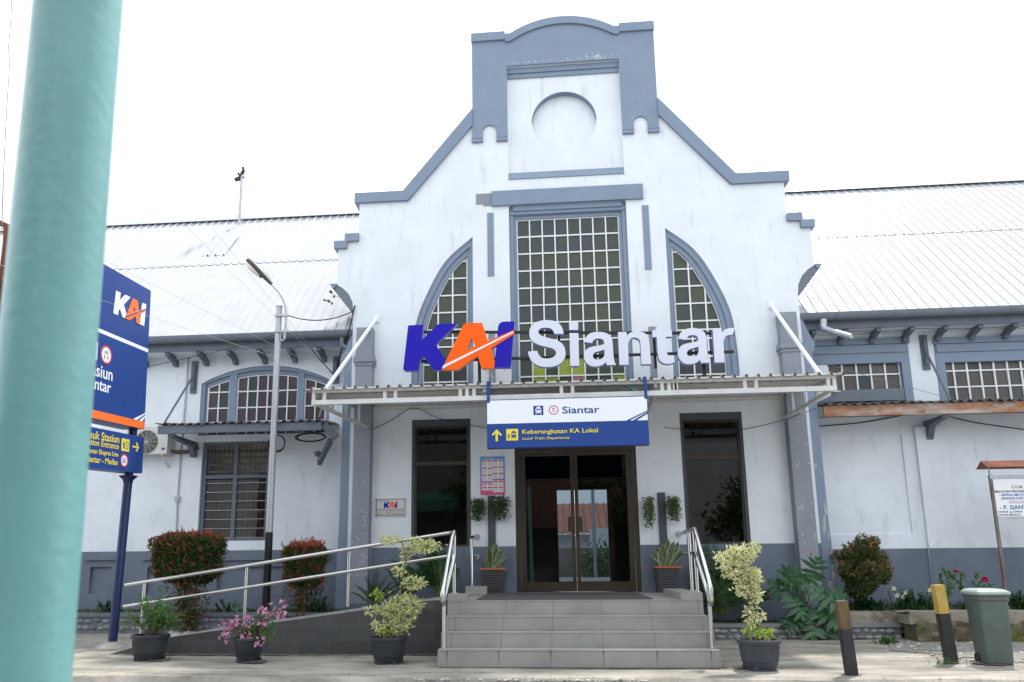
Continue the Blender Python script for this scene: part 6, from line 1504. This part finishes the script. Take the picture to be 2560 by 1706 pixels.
for u in (.03, .97):
    for v in (.05, .95): mb = MB(); mb.tube([(X(u), -.028, Z(v)), (X(u), 0, Z(v))], .013, 10); mb.build('fixing', 'steel', PQ)
a, b = at('6', 1047, 95, 0), at('6', 1210, 343, 0)
PO = thing('timetable_poster', 'blue to pink printed timetable poster beside the door', 'poster', ((a.x + b.x) / 2, 0, b.z))
mb = MB(); mb.box(a.x, b.x, -.008, -.001, b.z, a.z); mb.build('sheet', 'poster', PO)
w_, h_ = b.x - a.x, a.z - b.z; X = lambda u: a.x + u * w_; Z = lambda v: b.z + v * h_
wp = MB(); hp = MB(); lp = MB()
blocks = [(.07, .49, (.90, .71, .53), .17), (.07, .49, (.30, .205), .09), (.51, .93, (.90, .735, .57), .15), (.51, .93, (.36, .21), .14)]
for x0, x1, zs, hh in blocks:
    wp.box(X(x0), X(x1), -.0095, -.0081, Z(min(zs) - hh), Z(max(zs) + .015))
    for z in zs:
        for k in range(2):
            xa_ = x0 + .02 + k * (x1 - x0) / 2; hp.box(X(xa_), X(xa_ + .17), -.0108, -.0096, Z(z - .032), Z(z))
            for l in range(int((hh - .045) / .014)): lp.box(X(xa_ + .01), X(xa_ + .16), -.0106, -.0096, Z(z - .045 - l * .014), Z(z - .052 - l * .014))
wp.build('table_panel', 'paper', PO); hp.build('table_header', 'red', PO); lp.build('table_print', 'paperline', PO)
text('lettering', 'KERETA API', (X(.15), X(.55), Z(.945), Z(.968)), 'signwhite', PO, Matrix.Translation((0, -.009, 0)), bold=.008)

# ================================================================== notice board at the right edge
yn = -.35
M['rustgrey'] = mat('rusty_grey_steel', (.20, .185, .18), .75, var=.4, vscale=8, streak=((.15, .06, .035), .9, (9, 9, 2.5), .45, .62))
NB = thing('notice_board', 'weathered freight notice board with rusty red ridge roof at right edge', 'notice board', (7, yn, .5))
tl = at('2R', 2110, 1278, yn); bl = at('3R', 2170, 497, yn); nx0 = (tl.x + bl.x) / 2 + .0; nzt, nzb = tl.z, bl.z; nx1 = nx0 + 1.35
NP = lambda x, y: (at('3R', x, y, yn - .02).x, at('3R', x, y, yn - .02).z)
mb = MB(); mb.box(nx0 + .04, nx1 - .04, yn - .015, yn + .015, nzb + .02, nzt - .06); mb.build('panel', 'signwhite', NB)
for x in (nx0 + .02, nx1 - .02):
    mb = MB(); mb.box(x - .02, x + .02, yn - .02, yn + .02, mz1 - .1, nzt); mb.build('post', 'rustgrey', NB)
mb = MB(); mb.box(nx0, nx1, yn - .022, yn + .022, nzt - .055, nzt).box(nx0 + .045, nx1 - .045, yn - .02, yn + .02, nzb - .01, nzb + .025); mb.tube([(nx0 + .02, yn, nzt), (nx0 + .0, yn, nzt + .27)], .012, 6); mb.tube([(nx1 - .02, yn, nzt), (nx1, yn, nzt + .27)], .012, 6); mb.build('rail', 'lampgrey', NB)
zr_ = at('3R', 2100, 122, yn).z; ze = at('3R', 2200, 158, yn - .15).z
mb = MB(); mb.prism([(yn - .15, ze), (yn, zr_ + .0), (yn + .15, ze), (yn + .15, ze - .008), (yn, zr_ - .010), (yn - .15, ze - .008)], 'x', nx0 - .09, nx1 + .1); mb.build('roof', 'rustroof', NB)
def nt_(s, x, yb_, yt_, m, b=.01):
    p, q = NP(x, yb_), NP(x, yt_); text('lettering', s, (p[0], p[0] + 2, p[1], q[1]), m, NB, Matrix.Translation((0, yn - .017, 0)), bold=b, align='left')
nt_('KIRIM', 2272, 302, 282, 'inkfaded', .012); nt_('MELAYANI PENGIRIMAN', 2163, 330, 315, 'ink', .01); nt_('- SEPEDA MOTOR', 2193, 353, 337, 'inkblue', .01); nt_('- BARANG ELEKTRONIK', 2197, 375, 360, 'inkblue', .01)
nt_('DENGAN', 2258, 400, 382, 'inkfaded', .012); nt_('- P. SIANTAR', 2197, 440, 412, 'inkblue', .01); nt_('KANTOR : JL. STASIUN', 2187, 464, 450, 'ink', .01); nt_('KANTOR MEDAN : JL.', 2190, 483, 469, 'ink', .01)

# ================================================================== bollards, bin
def bollard(label, k, top, bot, wpx, split, mt, mbm):
    b = atz(k, bot[0], bot[1], .0); t = at(k, top[0], top[1], b.y); T = thing('bollard', label, 'bollard', b, 'square metal bollards on the apron')
    w_ = wpx; tx = b.x + (t.x - b.x) * 1.0; mid = b.lerp(Vector((tx, b.y, t.z)), split)
    mb = MB(); mb.beam((b.x, b.y, -.05), mid, w_, w_, (0, 1, 0)); mb.build('lower_band', mbm, T)
    mb = MB(); mb.beam(mid, (tx, b.y, t.z), w_, w_, (0, 1, 0)); mb.build('upper_band', mt, T)
bollard('worn brown topped black bollard nearer the steps', '3R', (1155, 1035), (1228, 1525), .105, .62, 'bollr', 'bollk')
bollard('yellow topped black bollard beside the green bin', '3R', (1785, 932), (1880, 1440), .112, .63, 'bolly', 'bollk')
bb_ = atz('3R', 2175, 1462, .0); bt_ = at('3R', 2125, 1000, bb_.y)
BN = thing('wheelie_bin', 'scuffed green wheelie bin with pale lid on gravel', 'bin', bb_)
hB = bt_.z; x0, x1 = at('3R', 2130, 1460, bb_.y).x, at('3R', 2312, 1460, bb_.y).x; X0, X1 = at('3R', 2070, 1010, bb_.y).x, at('3R', 2275, 1010, bb_.y).x
xm = (x0 + x1) / 2; hw0, hw1 = (x1 - x0) / 2 * .97, (X1 - X0) / 2
yb0 = bb_.y + .02
def loft(mb, secs, n=5):
    b = len(mb.v); k = None
    for cx, cy, a, d, z, r in secs:
        lp = rrect(cx - a, cx + a, cy - d, cy + d, r, n); k = len(lp); mb.v += [(x, y, z) for x, y in lp]
    for i in range(len(secs) - 1):
        for j in range(k): j2 = (j + 1) % k; mb.face((b + i * k + j, b + i * k + j2, b + (i + 1) * k + j2, b + (i + 1) * k + j))
    mb.face(tuple(b + j for j in reversed(range(k)))); e = b + (len(secs) - 1) * k; mb.face(tuple(e + j for j in range(k)))
mb = MB(); loft(mb, [(xm, yb0 + .15, hw0, .13, .02, .03), (xm, yb0 + .15, hw0 * 1.02, .135, .1, .03), (xm, yb0 + .17, hw1 * .95, .17, hB - .06, .04), (xm, yb0 + .17, hw1 * .99, .185, hB - .055, .04), (xm, yb0 + .17, hw1 * .99, .185, hB, .04)]); mb.build('body', 'binbody', BN, smooth=True)
mb = MB(); loft(mb, [(xm, yb0 + .17, hw1 * 1.05, .21, hB + .002, .05), (xm, yb0 + .17, hw1 * 1.08, .22, hB + .02, .05), (xm, yb0 + .17, hw1 * 1.05, .21, hB + .04, .05), (xm, yb0 + .19, hw1 * .9, .17, hB + .062, .05), (xm, yb0 + .20, hw1 * .6, .12, hB + .07, .04)]); mb.build('lid', 'binlid', BN, smooth=True)
mb = MB(); mb.tube([(xm - hw0 - .01, yb0 + .22, .06), (xm + hw0 + .01, yb0 + .22, .06)], .06, 14); mb.build('wheel_axle', 'black', BN)

# ================================================================== antenna, wires, cables
ya = YR - .3; ab = at('1L', 1560, 1490, ya); atp = at('1L', 1582, 1130, ya)
AN = thing('roof_antenna', 'thin white mast with small antenna heads on left roof ridge', 'antenna', ab)
mb = MB(); mb.tube([(ab.x, ya, ab.z - .9), (atp.x, ya, atp.z)], .035, 8); mb.build('mast', 'lampgrey', AN)
mb = MB()
for (xa_, y0, xb_, y1), r_ in (((1535, 1178, 1565, 1165), .05), ((1558, 1180, 1590, 1120), .045), ((1556, 1130, 1572, 1160), .03), ((1588, 1095, 1592, 1120), .035), ((1575, 1155, 1600, 1160), .02)):
    mb.tube([at('1L', xa_, y0, ya), at('1L', xb_, y1, ya)], r_, 8)
mb.build('antenna_head', 'lampblack', AN)
def wire(label, pts, r=.006, m='cable', sag=0, name='cable', n=14):
    pts = [Vector(p) for p in pts]
    if len(pts) == 2: a, b = pts; pts = [a.lerp(b, i / n) - Vector((0, 0, sag * 4 * (i / n) * (1 - i / n))) for i in range(n + 1)]
    else: pts = [Vector(p) for p in spline([tuple(p) for p in pts], 6)]
    mb = MB(); mb.tube(pts, r, 5); return tag(mb.build(name, m), label, 'cable', 'overhead wires' if name == 'overhead_wire' else None)
wire('black cable sagging from street lamp arm to the gable corbel', [at('2L', 1880, 493, -.35), at('2L', 2310, 465, -.02)], .010, 'cable', .13)
hub = at('2L', 2185, 880, .55)
g4 = 'thin overhead wires running from upper left to the wall anchor'
for i, (x, y, Y, m) in enumerate(((760, 140, -4, 'wirepale'), (1000, 480, -3, 'wirepale'), (1330, 0, -2.5, 'wirepale'), (1520, 60, -2.5, 'wirepale'))):
    lab = ['lowest pale overhead wire crossing the left roof to wall anchor', 'pale overhead wire crossing in front of left gutter', 'pale overhead wire crossing the roof beside the lamp head', 'pale overhead wire running above the lamp head to wall anchor'][i]
    a = at('2L', x, y, Y); d = (a - hub); wire(lab, [hub, hub + d * 1.9], .0022, m, .06, 'overhead_wire')
wire('twisted cable from right end of left gutter down to wall anchor', [at('2L', 2000, 660, .0), at('2L', 2080, 770, .2), at('2L', 2180, 880, .5)], .010, 'cable')
wire('bundle of black cable hanging below the left curved corbel', [at('5', 228, 690, -.02), at('5', 215, 740, -.04), at('5', 190, 850, -.05), at('5', 140, 980, .2), at('5', 110, 1110, .4)], .014, 'cable')
wire('thin dark wire from lamp past gutter towards far left', [at('2L', 975, 828, .2), at('2L', 1500, 710, -.1), at('2L', 1800, 620, -.33)], .006, 'cable')
wire('slack wire under canopy crossing the left side window head', [at('P', 780 + 770 * .1955, 880 + 995 * .1955, -.06), at('P', 780 + 1000 * .1955, 880 + 885 * .1955, -.06), at('P', 780 + 1300 * .1955, 880 + 720 * .1955, -.07), at('P', 780 + 1640 * .1955, 880 + 855 * .1955, -.06), at('P', 780 + 2230 * .1955, 880 + 978 * .1955, -.06)], .006, 'cable')
wire('slack wire crossing the right side window to the buttress', [at('2R', 0, 965, -.06), at('2R', 350, 995, -.07), at('2R', 560, 970, -.06), at('2R', 780, 915, -.25), at('2R', 995, 840, -.1)], .006, 'cable')
wire('black cable drooping below the rusty awning beam', [at('2R', 1015, 957, YW - .02), at('2R', 1250, 938, YW - .02), at('2R', 1400, 915, YW - .02), at('2R', 1560, 885, YW - .1)], .010, 'cable')
wire('black cable drooping right of the rusty awning bracket', [at('2R', 1870, 895, YW - .2), at('2R', 2050, 935, YW - .02), at('2R', 2352, 978, YW - .02)], .010, 'cable')
wire('string of bulb cable under the right eaves', [at('2R', 960, 325, .25), at('2R', 1100, 345, .25), at('2R', 1280, 335, .25), at('2R', 1480, 335, .25), at('2R', 1690, 318, .25), at('2R', 2020, 318, .25), at('2R', 2352, 298, .25)], .005, 'cable')
wire('thin stay wire from gable edge across right wing window', [at('2R', 880, 490, -.1), at('2R', 1300, 620, -.4), at('2R', 1870, 775, -.05)], .004, 'wire')
wire('wavy dark wire hanging against the sky at far left', [at('1L', 78, -60, -5), at('1L', 70, 150, -5), at('1L', 55, 320, -5), at('1L', 62, 420, -5), at('1L', 45, 700, -5), at('1L', 25, 1100, -5), at('1L', 12, 1500, -5)], .005, 'wire')
wire('faint straight wire crossing left sky high up', [at('1L', -60, 270, -3), at('1L', 800, 1040, -1)], .004, 'wirepale', .0, 'overhead_wire')
wire('faint straight wire crossing left sky above the roof', [at('1L', -60, 1240, -3), at('1L', 500, 1560, -1)], .004, 'wirepale', .0, 'overhead_wire')
# coils of cable below the left awning
for lab, k, x, y, rx_, rz_, n_, Y in (('loose loop of black cable beside the lamp below awning', '2L', 1810, 1330, 55, 55, 2, .5), ('coiled black cable under right end of the left awning', '2L', 2030, 1290, 100, 28, 5, .35)):
    c = at(k, x, y, Y); sc_ = .38265 * 13 / 1867; mb = MB(); pts = [Vector((c.x + rx_ * sc_ * math.cos(t) * (1 + .06 * math.sin(t * .7)), Y + .02 * math.sin(t * 1.3), c.z + rz_ * sc_ * math.sin(t) * (1 + .1 * math.sin(t * .37)))) for t in [i * .35 for i in range(int(n_ * 18))]]
    mb.tube(pts, .010, 6); tag(mb.build('cable_coil', 'cable'), lab, 'cable coil', 'cable coils under the left awning')
# rusty mast at the left edge
yq_ = -1.0; a, b = at('2L', 8, -90, yq_), at('2L', 14, 460, yq_)
RM = thing('rusty_mast', 'rusty brown pipe mast at the far left edge', 'mast', (b.x - .1, yq_, 0))
mb = MB(); mb.tube([(b.x - .07, yq_, 0), (b.x - .07, yq_, a.z - .3), (b.x - .1, yq_, a.z), (b.x - .25, yq_, a.z + .06)], .055, 12); mb.build('pipe', 'rust', RM, smooth=True)
c = at('2L', 52, 58, yq_); mb = MB(); mb.tube([(c.x, yq_, .0), (c.x, yq_, c.z)], .03, 8); mb.tube([(b.x - .07, yq_, c.z - .05), (c.x, yq_, c.z - .03)], .02, 6); mb.tube([(b.x - .07, yq_, c.z - 1.4), (c.x, yq_, c.z - 1.35)], .02, 6); mb.build('side_pipe', 'rust', RM)
for i in range(3):
    p = at('2L', 20, 270 + i * 35, yq_ - .06); mb = MB(); mb.tube([p + Vector((-.1, 0, 0)), p + Vector((0, -.03, .05)), p + Vector((.06, 0, -.04)), p + Vector((-.05, 0, -.1))], .006, 5); mb.build('cable_tie', 'cable', RM)

# ================================================================== inside and beyond (seen through and mirrored in the glass)
M['hallgrey'] = mat('grey_render', (.12, .12, .115), .9, var=.3, vscale=1); M['paleplaster'] = mat('pale_plaster', (.36, .37, .37), .9, var=.2, vscale=1)
M['shopgreen'] = mat('shop_green', (.03, .10, .075), .7)
IS = thing('ticket_sign', 'black hanging ticket inspection sign inside the hall behind glass', 'sign', (.55, 3.2, 2.5))
a, b = at('6', 1640, 170, 3.2), at('6', 2010, 300, 3.2)
mb = MB(); mb.box(a.x, b.x, 3.2, 3.25, b.z, a.z); mb.tube([(a.x + .1, 3.22, a.z), (a.x + .1, 3.22, 3.75)], .008, 5); mb.tube([(b.x - .1, 3.22, a.z), (b.x - .1, 3.22, 3.75)], .008, 5); mb.build('board', 'black', IS)
a, b = at('6', 1888, 262, 3.19), at('6', 1888, 236, 3.19); text('lettering', 'Pemeriksaan tiket', (a.x - 2, a.x, a.z, b.z), 'signwhite', IS, Matrix.Translation((0, 3.195, 0)), bold=.012, align='right')
a, b = at('6', 1888, 285, 3.19), at('6', 1888, 267, 3.19); text('lettering', 'Ticket Inspection', (a.x - 2, a.x, a.z, b.z), 'signwhite', IS, Matrix.Translation((0, 3.195, 0)), bold=.008, align='right')
mb = MB(); mb.poly([(-14, 7.5, .69), (14, 7.5, .69), (14, 13.5, .69), (-14, 13.5, .69)]); kind(mb.build('platform', 'gravel'))
mb = MB(); mb.box(-9, 9, 13.6, 13.8, 0, 1.65); tag(mb.build('yard_wall', 'cement'), 'low bare cement wall across the tracks seen through the door', 'wall')
p = at('P', 1484, 1300, 12.5); mb = MB(); mb.tube([(p.x, 12.5, .6), (p.x, 12.5, 5.5)], .06, 10); tag(mb.build('yard_post', 'lampgrey'), 'thin grey post on the far platform seen through the door', 'post')
q = at('P', 1478, 1320, 16.5); mb = MB(); mb.box(q.x, q.x + 4, 16.5, 17.5, 0, q.z); tag(mb.build('yard_hut', 'white_low'), 'plain white hut behind the yard wall seen through the door', 'hut')
mb = MB(); rr = random.Random(8); p = at('P', 1500, 1400, 13.0)
for i in range(420): mb.leaf(p + Vector((rr.gauss(0, .35), rr.gauss(0, .15), rr.gauss(0, .35) - .1)), rv(rr), rv(rr) + UP, .16, .07)
tag(mb.build('yard_shrub', 'leaf_mid'), 'green shrub in front of the yard wall seen through the door', 'shrub')
SH = thing('far_shed', 'white walled shed with rusty red corrugated roof seen through the door', 'building', (1, 20, 0))
mb = MB(); mb.box(-6, 8, 19, 24, 0, 2.3); mb.build('wall', 'white_low', SH)
mb = MB(); ribbed(mb, -6.4, 8.4, .3, .05, [(18.4, 2.3), (21.5, 3.75)]); mb.build('roof', 'rustroof', SH)
OP = thing('opposite_shed', 'long dark shed with rusty red roof across the street mirrored in the door', 'building', (0, -26, 0))
mb = MB(); mb.box(-22, 16, -31, -25, -.06, 3.0); mb.build('wall', 'hallgrey', OP)
OS = thing('opposite_shop', 'tall dark grey shop with green awning across the street mirrored in the left window', 'building', (-12, -29, 0))
mb = MB(); mb.box(-24, -4.2, -24.0, -21, -.06, 7.2); mb.build('wall', 'hallgrey', OS)
mb = MB(); mb.prism([(-20.99, 4.4), (-19.6, 3.9), (-19.6, 3.4), (-20.99, 3.4)], 'x', -23, -4.4); mb.build('awning', 'shopgreen', OS)
M['oldroof'] = mat('old_dark_rust', (.085, .038, .028), .9, var=.5, vscale=2)
mb = MB(); ribbed(mb, -16.5, 16.5, .3, .05, [(-24.2, 2.8), (-28, 7.4)]); mb.build('roof', 'oldroof', OP)
OW = thing('opposite_house', 'pale two storey house across the street mirrored in the right window', 'building', (9, -27, 0))
mb = MB(); mb.box(3.9, 8, -24, -20.5, -.06, 7.0); mb.build('wall', 'paleplaster', OW)
mb = MB(); mb.prism([(3.6, 7.0), (8.3, 7.0), (5.95, 8.3)], 'y', -24.3, -20.2); mb.build('roof', 'rust', OW)
def bigtree(label, x, y, h, r, seed):
    rr = random.Random(seed); t = thing('street_tree', label, 'tree', (x, y, 0), 'trees across the street'); mb = MB(); mb.tube([(x, y, -.1), (x + .1, y, h * .4), (x, y, h * .75)], [.22, .16, .06], 10)
    for k in range(7): a = rr.uniform(0, 6.28); mb.tube([(x, y, h * rr.uniform(.35, .6)), (x + math.cos(a) * r * .7, y + math.sin(a) * r * .7, h * rr.uniform(.6, .95))], [.07, .02], 6)
    mb.build('trunk', 'bark', t); lf = MB()
    for k in range(26):
        u = rv(rr); c = Vector((x, y, h * .68)) + Vector((u.x * r, u.y * r, u.z * h * .32)) * rr.uniform(.4, 1)
        for j in range(60): lf.leaf(c + rv(rr) * rr.uniform(.2, .8), rv(rr), rv(rr) + UP, rr.uniform(.2, .34), rr.uniform(.1, .16))
    lf.build('crown', 'leaf_top', t)
bigtree('dark leafy tree across the street mirrored left in the door', -3.4, -20.5, 6.0, 1.8, 201)
bigtree('dark leafy tree across the street mirrored right in the door', 2.2, -22.0, 6.0, 2.0, 202)
bigtree('dark leafy tree in front of the opposite house across the street', 7.6, -18.5, 4.6, 1.7, 203)
